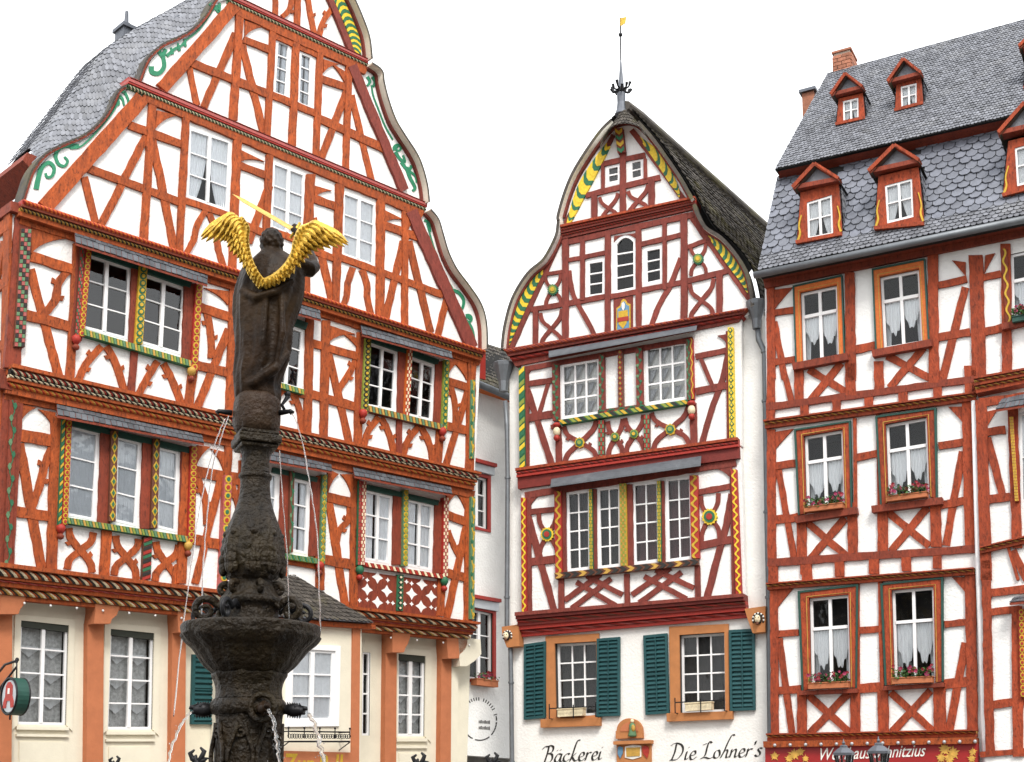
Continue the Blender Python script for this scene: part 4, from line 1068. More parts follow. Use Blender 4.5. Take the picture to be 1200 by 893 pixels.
# second floor
w2 = {'a': lq('K', 300, 163, 456, 136, 457, 364, 303, 384), 'b': lq('K', 637, 95, 806, 68, 809, 304, 641, 328)}
wall(hC, PC, CU, [(611, 422), (869, 374), (869, 522), (611, 560)], list(w2.values()), 'plaster', rim=.13)
for k in 'ab': window(hC, PC, CU, w2[k], 3, 3, 1, 3.2, 3, 2, curtain='pane', glass='glass')
w1_ = {'a': lq('L', 392, 244, 479, 235, 481, 528, 398, 538), 'b': lq('L', 506, 229, 591, 220, 593, 517, 512, 527), 'c': lq('L', 636, 211, 733, 202, 736, 500, 642, 512), 'd': lq('L', 759, 194, 853, 184, 858, 489, 765, 502)}
wall(hC, PC, CU, [(611, 562), (868, 524), (874, 706), (611, 728)], list(w1_.values()), 'plaster', rim=.13)
for k in 'abcd': window(hC, PC, CU, w1_[k], 2, 4, 1, 2.8, 3, 1.6, curtain='dim' if k in 'ab' else 'plum', glass='glass')
# cornices
RB = (('p', .16, BR, 0), ('r', .24, ('red', 'deep_red'), 10), ('p', .12, BR, 0), ('r', .20, ('timber_red', 'deep_red', 'brown'), 8), ('p', .28, 'deep_red', 0))
cornice(hC, PC, CU, ((656, 268), (817, 234)), ((657, 282), (816, 246)), (('p', .2, 'timber_red', 0), ('r', .25, ('red', 'brown'), 3), ('p', .15, BR, 0), ('r', .2, ('red', 'brown'), 4), ('p', .2, BR, 0)), .16, .03)
cornice(hC, PC, CU, ((594, 412), (878, 364)), ((605, 430), (866, 378)), (('r', .3, ('timber_red', 'deep_red'), 7), ('p', .15, BR, 0), ('r', .25, ('red', 'deep_red'), 10), ('p', .3, BR, 0)), .20, .0)
cornice(hC, PC, CU, ((608, 551), (867, 515)), ((609, 574), (868, 538)), (('p', .14, 'timber_red', 0), ('r', .18, ('red', 'deep_red'), 9), ('p', .12, 'red', 0), ('p', .56, 'deep_red', 0)), .17, .03)
cornice(hC, PC, CU, ((608, 719), (874, 697)), ((608, 746), (876, 723)), (('p', .16, BR, 0), ('p', .14, 'deep_red', 0), ('r', .16, ('red', 'deep_red', 'brown'), 22), ('p', .1, 'deep_red', 0), ('p', .16, 'red', 0), ('r', .16, ('red', 'pink', 'deep_red'), 22), ('p', .12, 'red', 0)), .20, -.08)
T(hC, PC, CU, BR, '''
b J 292 222 100 650 20
b J 815 105 1058 448 24
r J 305 225 835 110 22
p J 320 205 320 634 25
p J 796 108 796 550 27
p J 388 210 389 455 18
p J 490 180 490 610 22
p J 613 155 614 585 22
p J 718 135 718 412 17
r J 332 292 384 284 16
r J 392 281 484 262 17
r J 622 230 790 190 19
r J 180 492 316 470 20
r J 326 468 502 434 20
r J 496 440 620 418 20
r J 620 415 792 382 20
r J 800 380 972 336 22
c J 332 335 350 430 398 520 448 615 19
c J 782 285 742 390 692 480 658 575 20
r J 228 352 312 338 15
r J 806 242 885 214 17
p J 200 490 200 645 20
p J 938 345 938 515 25
b I 512 545 318 900 16
b I 585 525 795 805 22
p I 551 615 550 890 24
r I 474 660 640 625 20
r I 400 788 700 715 21
p I 470 660 470 775 13
p I 640 640 641 722 13
p I 436 785 436 900 23
p I 665 725 666 845 25
''')
def xbox(k, x0, y0, x1, y1, x2, y2, x3, y3): return cp(k, x0, y0, x1, y1, x2, y2, x3, y3)
xcurve(hC, PC, CU, xbox('J', 218, 505, 305, 488, 305, 635, 222, 645), 4.6, BR, .5, False)
xcurve(hC, PC, CU, xbox('J', 818, 388, 914, 366, 912, 522, 820, 545), 5, BR, .5, False)
xcurve(hC, PC, CU, xbox('I', 456, 795, 530, 778, 532, 880, 458, 900), 4.2, BR, .4, False)
xcurve(hC, PC, CU, xbox('I', 570, 770, 652, 745, 650, 848, 570, 872), 4.6, BR, .4, False)
for cx, cy, a in ((270, 413, 1), (853, 290, 1)):
    xcurve(hC, PC, CU, xbox('J', cx-32, cy-58, cx+30, cy-66, cx+32, cy+58, cx-30, cy+66), 4, BR, .5, False)
    rosette(hC, PC, CU, CR['J'](cx, cy), 6.8, ('green', 'lime', 'yellow'))
# bargeboards and striped crescents
for pr in (lo_l, hi_l, lo_r, hi_r):
    a, b = strip(smooth_line(pr, 4), 4.2); mb = MB(); strip_prism(mb, PC, a, b, CU, -.02, .075); mb.build('bargeboard', BR, hC)
stripes(hC, PC, CU, lq('I', 487, 576, 430, 650, 372, 745, 340, 840, 322, 915), lq('I', 500, 590, 452, 690, 402, 785, 362, 860, 332, 915), 20, ('yellow_bright', 'green', 'yellow_bright'), .04)
stripes(hC, PC, CU, lq('I', 618, 552, 692, 608, 745, 690, 778, 770, 778, 800), lq('I', 630, 580, 694, 672, 735, 735, 762, 772, 774, 796), 20, ('yellow_bright', 'green', 'yellow_bright'), .04)
stripes(hC, PC, CU, lq('J', 238, 318, 172, 385, 118, 470, 90, 565, 82, 640), lq('J', 232, 345, 192, 425, 150, 515, 115, 590, 94, 640), 22, ('yellow_bright', 'green'), .04)
stripes(hC, PC, CU, lq('J', 892, 195, 955, 225, 1010, 285, 1045, 350, 1058, 428), lq('J', 905, 218, 950, 285, 990, 340, 1025, 385, 1050, 428), 20, ('yellow_bright', 'green'), .04)
carved(hC, PC, CU, CR['I'](538, 525), CR['I'](549, 622), 9, 'zig', ('timber_brown', 'yellow', 'green'), 6, .10, 'king_post')
# painted crest panel between the windows
mb = MB(); mb.px(PC, lq('J', 512, 450, 590, 436, 590, 588, 514, 600), CU, -.02, .02); cr_ = mb.build('crest_board', BR, hC)
mb = MB(); mb.px(PC, [(723, 362), (727, 359), (729, 353), (731, 351), (734, 352), (736, 356), (739.5, 357), (739.5, 388), (722.5, 392)], CU, .015, .035); mb.build('crest_panel', 'yellow', cr_)
mb = MB(); mb.px(PC, [(724.5, 363), (728, 361), (730, 355), (733, 354), (735, 358), (738, 359.5), (738, 386), (724, 389)], CU, .02, .041); mb.build('crest_field', 'blue', cr_)
mb = MB(); mb.px(PC, [(725.5, 366), (736.5, 364), (737, 372), (735, 380), (731, 386), (726, 381)], CU, .03, .047); mb.build('crest_shield', 'yellow', cr_)
mb = MB(); mb.px(PC, [(724.6, 373.5), (737.6, 371.5), (737.6, 376.5), (724.6, 378.5)], CU, .03, .052); mb.build('crest_band', 'red', cr_)
mb = MB(); mb.px(PC, [(729.6, 357), (731.4, 355), (733, 357), (733, 362), (731.4, 365.5), (729.8, 362)], CU, .03, .055); mb.build('crest_head', 'white_paint', cr_)
# floor two
CPS = [((283, 165), (286, 392), 26, 'vine', ('timber_brown', 'green', 'dusty_green'), 6), ((468, 128), (470, 350), 22, 'vine', ('timber_brown', 'green', 'dusty_green'), 6), ((543, 108), (546, 338), 20, 'diamond', ('brown', 'red', 'lime'), 6),
       ((618, 98), (622, 330), 26, 'vine', ('timber_brown', 'green', 'dusty_green'), 6), ((815, 66), (819, 310), 17, 'vine', ('brown', 'green', 'dusty_green'), 6), ((828, 62), (834, 305), 12, 'wave', ('red', 'yellow'), 6)]
for p_, q_, w_, mo, ms, pe in CPS: carved(hC, PC, CU, CR['K'](*p_), CR['K'](*q_), w_/3.43, mo, ms, pe, .085)
carved(hC, PC, CU, CR['K'](148, 180), CR['K'](151, 585), 6.5, 'rope', ('green', 'yellow_bright', 'green', 'lime'), 7, .08); carved(hC, PC, CU, CR['K'](985, 18), CR['K'](992, 468), 6.5, 'diamond', ('yellow_bright', 'green', 'yellow_bright'), 7, .08)
carved(hC, PC, CU, CR['K'](305, 400), CR['K'](815, 318), 5.5, 'rope', ('green', 'yellow', 'black', 'lime'), 6, .11, 'carved_sill'); carved(hC, PC, CU, CR['K'](455, 358), CR['K'](640, 334), 5, 'vine', ('brown', 'green', 'red'), 6, .09, 'carved_sill')
for x_ in (466, 648): carved(hC, PC, CU, CR['K'](x_, 388-(x_-466)*.12), CR['K'](x_+1, 545-(x_-466)*.14), 7, 'check', ('brown', 'red', 'dusty_green'), 5, .06)
T(hC, PC, CU, BR, '''
p K 165 185 168 580 14
r K 162 242 272 226 22
r K 165 378 278 362 30
b K 164 258 266 572 25
b K 250 238 215 358 15
p K 291 410 294 570 24
p K 831 318 836 492 28
r K 842 132 970 106 22
r K 842 272 978 246 28
c K 972 120 950 220 905 350 866 485 23
b K 862 138 908 245 17
p K 972 30 976 470 16
r K 150 182 830 62 20
l K 262 415 300 408 16
''')
for a in ((312, 412, 444, 388, 444, 540, 314, 562), (488, 392, 550, 382, 550, 526, 490, 536), (558, 378, 634, 366, 636, 510, 562, 524), (664, 358, 812, 332, 816, 486, 672, 506)):
    xcurve(hC, PC, CU, xbox('K', *a), 5.6, BR, .42)
for cx, cy, r_, ms in ((378, 478, 6.5, ('yellow', 'green', 'lime')), (520, 455, 5.6, ('lime', 'green', 'yellow')), (596, 443, 5.6, ('lime', 'green', 'yellow')), (742, 425, 7, ('yellow', 'green', 'lime'))):
    rosette(hC, PC, CU, CR['K'](cx, cy), r_, ms, 8 if cx in (378, 742) else 14)
bracket(hC, PC, CU, CR['K'](160, 178), CR['K'](162, 225), CR['K'](195, 172), BR); bracket(hC, PC, CU, CR['K'](978, 40), CR['K'](976, 100), CR['K'](930, 48), BR)
# floor one
T(hC, PC, CU, BR, '''
p L 254 262 258 690 14
r L 250 318 356 306 20
r L 248 503 356 490 30
b L 250 335 348 684 25
p L 373 560 375 675 20
p L 616 545 619 662 20
p L 876 515 880 636 20
r L 880 244 1012 220 22
r L 884 442 1016 416 28
c L 1004 250 985 360 950 490 912 636 26
p L 382 240 386 545 18
p L 497 232 500 530 14
p L 624 215 630 520 26
p L 748 202 752 505 14
p L 1004 170 1012 630 14
r L 240 255 1020 135 24
''')
carved(hC, PC, CU, CR['L'](238, 266), CR['L'](241, 690), 6, 'wave', ('red', 'yellow_bright'), 5, .08); carved(hC, PC, CU, CR['L'](1014, 162), CR['L'](1033, 625), 7, 'wave', ('red', 'yellow_bright'), 5, .08)
for p_, q_, w_, mo, ms, pe in (((365, 243), (369, 545), 26, 'wave', ('red', 'yellow', 'green'), 6), ((486, 235), (489, 530), 13, 'check', ('green', 'yellow', 'lime'), 4), ((605, 214), (609, 518), 25, 'check', ('yellow', 'lime', 'gold_paint'), 3.4), ((738, 204), (741, 503), 14, 'check', ('green', 'yellow', 'lime'), 4), ((866, 184), (873, 490), 30, 'wave', ('red', 'yellow', 'green'), 6)):
    carved(hC, PC, CU, CR['L'](*p_), CR['L'](*q_), w_/3.158, mo, ms, pe, .085)
carved(hC, PC, CU, CR['L'](356, 556), CR['L'](884, 504), 7, 'zig', ('brown', 'gold_paint', 'black', 'black'), 9, .11, 'carved_sill')
for cx, cy, r_ in ((323, 400, 8.6), (923, 335, 10)):
    xcurve(hC, PC, CU, xbox('L', cx-34, cy-78, cx+32, cy-88, cx+36, cy+80, cx-32, cy+92), 5, BR, .5, False)
    rosette(hC, PC, CU, CR['L'](cx, cy), r_, ('yellow_bright', 'green', 'red'), 14)
for x0, y0, x1, y1, dy in ((386, 565, 600, 540, -8), (634, 545, 864, 515, -8)):
    Q = xbox('L', x0, y0, x1, y1, x1, y1+118, x0, y0+108)
    for s0, t0, s1, t1 in ((.0, .72, .62, -.02), (.02+.10, 1.02, .80, .15), (.38, -.02, 1, .70), (.2, .15, .88, 1.02)):
        timber(hC, PC, CU, 'brace', BR, [quad(Q, s0, t0), quad(Q, s1, t1)], 6.2, thorn=False)
bracket(hC, PC, CU, CR['L'](255, 258), CR['L'](256, 300), CR['L'](305, 245), BR); bracket(hC, PC, CU, CR['L'](1005, 150), CR['L'](1008, 205), CR['L'](950, 158), BR)
# slate canopies (rounded rolls)
def roll(h, pl, off, a, b, c, d_, dd=.28):
    "curved slate-blue canopy between an upper and a lower line"
    n = 7; vs = []; m = 22
    for j in range(n+1):
        t = j/n; dep = .05+dd*math.sin(t*math.pi/2)
        for i in range(m+1): vs.append(pl.hit(*lerp(lerp(a, b, i/m), lerp(d_, c, i/m), 1-math.cos(t*math.pi/2) if j else 0), off+dep))
    fs = [[j*(m+1)+i, (j+1)*(m+1)+i, (j+1)*(m+1)+i+1, j*(m+1)+i+1] for j in range(n) for i in range(m)]
    lw = len(vs); vs += [pl.hit(*lerp(d_, c, i/m), off+.0) for i in range(m+1)]; fs += [[n*(m+1)+i, lw+i, lw+i+1, n*(m+1)+i+1] for i in range(m)]
    return mk('window_canopy', vs, fs, 'slate_blue', h)
roll(hC, PC, CU, (646, 561), (822, 534), (821, 546), (645, 571)); 
roll(hC, PC, CU, (643, 411), (817, 381), (816, 387), (643, 419), .24)
# ground floor window surrounds, shutters, sills
for Q, so, si in (('g1', lq('M', 360, 198, 548, 187, 551, 487, 364, 493), lq('M', 348, 490, 556, 483, 556, 512, 349, 519)), ('g2', lq('M', 794, 164, 1003, 154, 1006, 468, 799, 476), lq('M', 790, 469, 1020, 461, 1020, 489, 791, 498))):
    q = wq[Q]; mb = MB()
    for i in range(4):
        mb.px(PC, [so[i], so[(i+1) % 4], q[(i+1) % 4], q[i]], CB, -.03, .035)
    mb.build('window_surround', 'sandstone', hC); mb = MB(); mb.px(PC, si, CB, -.03, .11); mb.build('sill', 'sandstone', hC)
for a in ((285, 226, 362, 215, 360, 484, 285, 491), (541, 206, 622, 200, 622, 477, 540, 480), (704, 195, 788, 187, 795, 468, 712, 474), (1004, 176, 1095, 171, 1098, 457, 1009, 460)):
    shutter(hC, PC, CB+.02, lq('M', *a), 17, 'teal', .05, True)
# lion-head corbels
def lion(h, pl, off, Q, cx, cy, r_, flip=1):
    mb = MB(); mb.px(pl, Q, off, -.05, .20); cb = mb.build('corbel', 'sandstone', h)
    p = pl.hit(cx, cy, off)+pl.n*.20; s_ = r_*(p-Vector((0, 0, CAMZ))).length/FPX
    mb = MB()
    for i in range(15):
        a = math.pi*(-.15+1.3*i/14); mb.ball(p+pl.u*math.cos(a)*s_*1.05+Vector((0, 0, math.sin(a)*s_*1.15)), s_*.22, 1 if i % 2 else 0, 8, 6)
    mb.ball(p+pl.n*s_*.2, s_*.95, 0, 12, 8, (.85, .7, 1.1)); mb.build('lion_mane', ['black', 'white_paint'], cb, smooth=True)
    mb = MB(); q = p+pl.n*s_*.75; mb.ball(q, s_*.62, 0, 12, 8, (.95, .6, 1.25)); mb.ball(q+pl.n*s_*.4-Vector((0, 0, s_*.15)), s_*.2, 0, 8, 6, (1, 1, 1.8)); mb.ball(q+pl.n*s_*.25-Vector((0, 0, s_*.95)), s_*.3, 1, 8, 6)
    mb.ball(q+pl.n*s_*.35+pl.u*s_*.25+Vector((0, 0, s_*.25)), s_*.11, 1, 6, 5); mb.ball(q+pl.n*s_*.35-pl.u*s_*.25+Vector((0, 0, s_*.25)), s_*.11, 1, 6, 5)
    mb.build('lion_face', ['cream_paint', 'brown'], cb, smooth=True)
lion(hC, PC, CB, lq('M', 220, 168, 278, 160, 282, 235, 238, 240, 222, 200), *CR['M'](240, 200), 5.2)
lion(hC, PC, CB, lq('M', 1068, 106, 1140, 96, 1140, 186, 1096, 190, 1078, 140), *CR['M'](1116, 142), 6.0)
for px_, py_ in ((290, 436), (830, 350)):
    c_ = CR['K'](px_, py_); p = PC.hit(*c_, CU)+PC.n*.09
    mb = MB(); mb.ball(p, .075, 0, 10, 7, (.9, .9, 1.2)); mb.ball(p+Vector((0, 0, -.12)), .06, 1, 8, 6); mb.ball(p+Vector((0, 0, .12)), .08, 1, 8, 6, (1, 1, .6)); mb.build('carved_mask', ['cream_paint', 'red'], hC, smooth=True)
# niche with figure and tablet
mb = MB(); mb.px(PC, [(731-7.5, 866), (731-7.5, 857)]+[(739.5+math.cos(math.pi*(1-i/12))*15, 856.5-math.sin(math.pi*i/12)*14.5-.0*i) for i in range(13)]+[(755, 865)], CB, -.02, .09); ni = mb.build('niche', 'sandstone', hC)
mb = MB(); mb.px(PC, [(739.5+math.cos(math.pi*(1-i/12))*10.5, 857.5-math.sin(math.pi*i/12)*10.5) for i in range(13)], CB, .08, .10); mb.build('niche_arch', 'terracotta', ni)
mb = MB(); mb.px(PC, [(722, 869), (766, 867.5), (766, 871.5), (722, 873)], CB, -.02, .15); mb.build('ledge', 'sandstone', ni)
mb = MB(); mb.px(PC, [(724, 873), (764, 871.5), (764, 893), (724, 894)], CB, -.02, .06); mb.build('tablet', 'sandstone', ni)
mb = MB(); mb.px(PC, [(734, 875), (743, 873), (753, 874), (753, 887), (743, 890), (734, 888)], CB, .05, .075); mb.build('cartouche', 'white_paint', ni)
mb = MB(); mb.px(PC, [(735.5, 876.5), (752, 875.8), (751.5, 886), (736, 887)], CB, .06, .085); mb.build('gold_plate', 'gold_paint', ni)
mb = MB(); mb.px(PC, [(754, 876), (758, 873.5), (762, 876), (762, 882), (760, 889), (755, 883)], CB, .05, .08); mb.build('shield', 'red', ni)
mb = MB(); mb.px(PC, [(725.5, 876), (728, 874.5), (731.5, 876), (731.5, 883), (728.5, 889), (725.5, 884)], CB, .05, .08); mb.build('shield', 'blue', ni)
p = PC.hit(744, 863.5, CB)+PC.n*.13
mb = MB(); mb.lathe((p.x, p.y), [(.07, p.z), (.075, p.z+.03), (.05, p.z+.12), (.055, p.z+.2), (.025, p.z+.23)], 10, 0); mb.ball(p+Vector((0, 0, .265)), .035, 1, 8, 6); mb.ball(p+PC.u*.03+PC.n*.04+Vector((0, 0, .14)), .035, 2, 8, 6, (1, 1, 1.8)); mb.build('niche_figure', ['dusty_green', 'cream_paint', 'gold_paint'], ni, smooth=True)
# calligraphic lettering painted on the wall
GL = {'B': [[(.25, 1), (.2, .6), (.05, 0)], [(.05, .95), (.3, 1.05), (.55, .95), (.5, .65), (.2, .55)], [(.2, .55), (.5, .5), (.55, .2), (.35, 0), (.0, .02)], [(-.15, .85), (0, 1), (.25, .98)]],
      'a': [[(.45, .45), (.2, .5), (.02, .2), (.1, 0), (.3, .1), (.45, .45)], [(.45, .48), (.38, .1), (.45, 0), (.58, .1)]],
      'c': [[(.4, .42), (.3, .5), (.08, .35), (.05, .1), (.2, 0), (.45, .15)]],
      'k': [[(.55, 1.25), (.42, 1.28), (.3, 1.0), (.18, .5), (.02, 0)], [(.12, .25), (.4, .5)], [(.15, .25), (.3, .05), (.42, 0), (.55, .1)]],
      'e': [[(.08, .22), (.35, .3), (.35, .48), (.2, .5), (.05, .25), (.12, 0), (.3, .02), (.45, .15)]],
      'r': [[(.12, .5), (.08, .2), (.02, 0)], [(.08, .25), (.25, .48), (.4, .45)]],
      'i': [[(.12, .5), (.05, .1), (.1, 0), (.25, .1)], [(.2, .72), (.23, .76)]],
      'D': [[(.25, 1), (.2, .5), (.05, 0)], [(-.1, .9), (.2, 1.05), (.6, .9), (.7, .5), (.4, .05), (-.05, .02)]],
      'L': [[(.55, .95), (.4, 1.05), (.3, .8), (.2, .2), (-.05, .02), (.2, .08), (.5, 0), (.75, .1)], [(.0, .85), (.25, .95)]],
      'o': [[(.3, .5), (.1, .4), (.05, .1), (.2, 0), (.4, .15), (.38, .4), (.3, .5)]],
      'h': [[(.75, 1.35), (.6, 1.4), (.4, 1.0), (.2, .4), (.02, 0)], [(.1, .2), (.3, .48), (.42, .42), (.36, .1), (.42, 0), (.55, .1)]],
      'n': [[(.12, .5), (.08, .2), (.02, 0)], [(.08, .25), (.3, .5), (.4, .42), (.35, .1), (.4, 0), (.52, .1)]],
      's': [[(.4, .45), (.28, .52), (.15, .42), (.3, .22), (.28, .05), (.1, 0), (.0, .1)]], "'": [[(.1, .85), (.15, .95), (.1, .72)]], '"': [[(.12, .70), (.15, .74)], [(.34, .72), (.37, .76)]]}
ADV = {'B': .72, 'a': .56, 'c': .46, 'k': .56, 'e': .46, 'r': .42, 'i': .30, 'D': .85, 'L': .72, 'o': .46, 'h': .56, 'n': .56, 's': .45, "'": .18, ' ': .32, '"': 0}
def letter(h, pl, off, text, x0, y0, x1, y1, size, mat_='black', d=.006):
    tot = sum(ADV[c] for c in text); t = 0; L_ = math.hypot(x1-x0, y1-y0); ux, uy = (x1-x0)/L_, (y1-y0)/L_
    for ch_ in text:
        if ch_ == ' ': t += ADV[ch_]; continue
        mb = MB()
        for st in GL[ch_]:
            pts = smooth_line(st, 4)
            P_ = [(x0+ux*((t+p[0]+.12*p[1])/tot*L_), y0+uy*((t+p[0])/tot*L_)-p[1]*size) for p in pts]
            nb = (size*.062, -size*.038); A = [(p[0]+nb[0], p[1]+nb[1]) for p in P_]; B = [(p[0]-nb[0], p[1]-nb[1]) for p in P_]
            k = len(A); vs = [pl.hit(*q, off)+pl.n*d for q in A]+[pl.hit(*q, off)+pl.n*d for q in B]
            mb.add(vs, [[i, i+1, k+i+1, k+i] for i in range(k-1)])
            a2, b2 = strip(P_, .55); vs = [pl.hit(*q, off)+pl.n*(d+.002) for q in a2]+[pl.hit(*q, off)+pl.n*(d+.002) for q in b2]; mb.add(vs, [[i, i+1, k+i+1, k+i] for i in range(k-1)])
        mb.build('letter', mat_, h); t += ADV[ch_]
letter(hC, PC, CB, 'B"ackerei', 637, 894, 706, 890, 19)
letter(hC, PC, CB, "Die Lohner's", 786, 891, 893, 886, 19)
# verge, roof
def verge2(pl, off, prof, sg, **k): return verge(hC, pl, off, prof, sg, **k)
verge(hC, PC, CU, lo_l+[(660.5, 262)], -1, .19, .06, 'white_paint', 'slate_dark', .1); verge(hC, PC, CU, [(660.5, 262)]+hi_l, -1, .21, .06, 'white_paint', 'slate_dark', .1)
verge(hC, PC, CU, lo_r, 1, .14, .06, 'white_paint', 'slate_dark', .1); verge(hC, PC, CU, hi_r[:-2], 1, .20, .06, 'white_paint', 'slate_dark', .1)
# peak hood over the apex
hp = [(702, 172), (708, 160), (716, 150), (728, 145), (740, 146), (752, 151), (760, 162)]
hood_b = [PC.hit(x, y, CU+.38) for x, y in smooth_line(hp, 4)]; top = PC.hit(732, 127, CU+.15)
n_ = len(hood_b); back_ = [PC.hit(x, y, CU-.1) for x, y in smooth_line(hp, 4)]
vs = hood_b+[p.lerp(top, .5)+Vector((0, 0, -.02)) for p in hood_b]+[top]*1+back_
fs = [[i, i+1, n_+i+1, n_+i] for i in range(n_-1)]+[[n_+i, n_+i+1, 2*n_] for i in range(n_-1)]+[[2*n_+1+i, 2*n_+2+i, i+1, i] for i in range(n_-1)]
hd = mk('roof_hood', vs, fs, ['slate_dark', 'white_paint'], hC, [0]*(2*(n_-1))+[1]*(n_-1))
slates('slate_courses', hd, lambda s, t: hood_b[min(n_-1, int(s*(n_-1)))].lerp(hood_b[min(n_-1, int(s*(n_-1))+1)], s*(n_-1) % 1).lerp(top, t*.93), 16, 5, 'slate_dark', .012, normal=PC.n)
apC = PC.hit(732, 128, CU)
def slopeC(prof, ns, nt, dep, sg, name='roof'):
    fr = [PC.hit(x, y, CU+.05) for x, y in smooth_line(prof, 4)]
    def surf(s, t):
        p = resamp(fr, t); return p+CBK*(s*dep)+Vector((0, 0, .04))+PC.u*.05*sg
    n, m = 8, 40; vs = [surf(i/n, j/m)-Vector((0, 0, .03)) for j in range(m+1) for i in range(n+1)]
    r_ = mk(name, vs, [[j*(n+1)+i, j*(n+1)+i+1, (j+1)*(n+1)+i+1, (j+1)*(n+1)+i] for j in range(m) for i in range(n)], 'underlay', hC)
    slates('slate_courses', r_, surf, ns, nt, 'slate_dark', .02, normal=PC.u*sg+Vector((0, 0, 1)))
rR = [(888, 362), (886, 345), (880, 322), (868, 301), (852, 283), (834, 268), (824, 252), (816, 238), (804, 218), (788, 194), (770, 168), (752, 147), (738, 132), (732, 126)]
slopeC(rR, 44, 46, 7.0, 1)
rL = [(590, 410), (594, 384), (603, 352), (620, 323), (640, 306), (655, 280), (657, 262), (664, 232), (676, 203), (692, 178), (708, 155), (722, 138), (732, 126)]
slopeC(rL, 20, 40, 7.0, -1)
mb = MB(); rp = PC.hit(733, 124, CU+.12); mb.tube([rp, rp+CBK*.5-Vector((0, 0, .02)), rp+CBK*7], [.10, .14, .14], 8); mb.build('ridge_cap', 'slate_dark', hC)
# weather vane spire
sp = PC.hit(732, 128, CU+.1)
def zpx(y): return PC.hit(730, y, CU+.1).z
mpp = (zpx(100)-zpx(101))
hV = root('spire_finial', 'slate grey spire with iron spikes and gilt flag on the middle gable', 'finial', (sp.x, sp.y, zpx(132)))
q = PC.hit(728, 110, CU+.1); sx_, sy_ = q.x, q.y
mb = MB(); mb.lathe((sx_, sy_), [(7.5*mpp, zpx(134)), (5.5*mpp, zpx(128)), (4.5*mpp, zpx(120)), (4.8*mpp, zpx(112)), (3*mpp, zpx(98)), (2.4*mpp, zpx(92)), (.6*mpp, zpx(68))], 12); mb.build('spire', 'lead', hV)
mb = MB()
for i in range(12):
    a = i*.5236; c_ = Vector((sx_, sy_, zpx(106))); d_ = Vector((math.cos(a), math.sin(a), .25*((i % 3)-1)))
    mb.tube([c_, c_+d_*9*mpp, c_+d_*11*mpp+Vector((0, 0, .08))], [.022, .016, .03], 6)
mb.ball((sx_, sy_, zpx(106)), 5.2*mpp, 0, 12, 8); mb.build('spiked_ball', 'iron', hV)
mb = MB(); mb.tube([(sx_, sy_, zpx(70)), (sx_, sy_, zpx(20))], .014, 6); mb.ball((sx_, sy_, zpx(40)), .04, 0, 8, 6); mb.build('rod', 'iron', hV)
mb = MB(); a = Vector((sx_, sy_, zpx(21))); uu = PC.u; mb.prism([a, a+uu*.12, a+uu*.10-Vector((0, 0, .12)), a-Vector((0, 0, .16))], [v+PC.n*.012 for v in (a, a+uu*.12, a+uu*.10-Vector((0, 0, .12)), a-Vector((0, 0, .16)))]); mb.build('flag', 'gilt', hV)
# ================================================================== house on the right with mansard roof
hR = root('half_timbered_house', 'red timbered house with slate mansard roof and dormers on the right', 'house', PR.at(1.5, 0))
RD = 'timber_red'
RW = {}
RW['a1'] = lq('O', 219, 462, 381, 428, 391, 742, 229, 776); RW['a2'] = lq('O', 568, 393, 741, 358, 757, 682, 584, 712)
RW['b1'] = lq('P', 235, 268, 406, 238, 416, 585, 246, 608); RW['b2'] = lq('P', 593, 216, 775, 183, 788, 535, 606, 560)
RW['c1'] = lq('Q', 258, 155, 432, 138, 441, 545, 266, 552); RW['c2'] = lq('Q', 620, 120, 805, 103, 814, 525, 632, 535)
RW['d1'] = lq('O', 1142, 292, 1330, 252, 1335, 550, 1148, 590)
wall(hR, PR, 0, [(896, 322), (1290, 232), (1290, 455), (1146, 478), (1158, 860), (1160, 1055), (906, 1050), (902, 700)], [RW[k] for k in ('a1', 'a2', 'b1', 'b2', 'c1', 'c2', 'd1')], 'plaster')
for k in RW:
    window(hR, PR, 0, RW[k], 2, 1, 2, 3.0, 3.6, 1.3, rec=.03, curtain='swag', transom=.34 if k[0] != 'd' else .4, glass='glass', rowsplit=(1, 1))
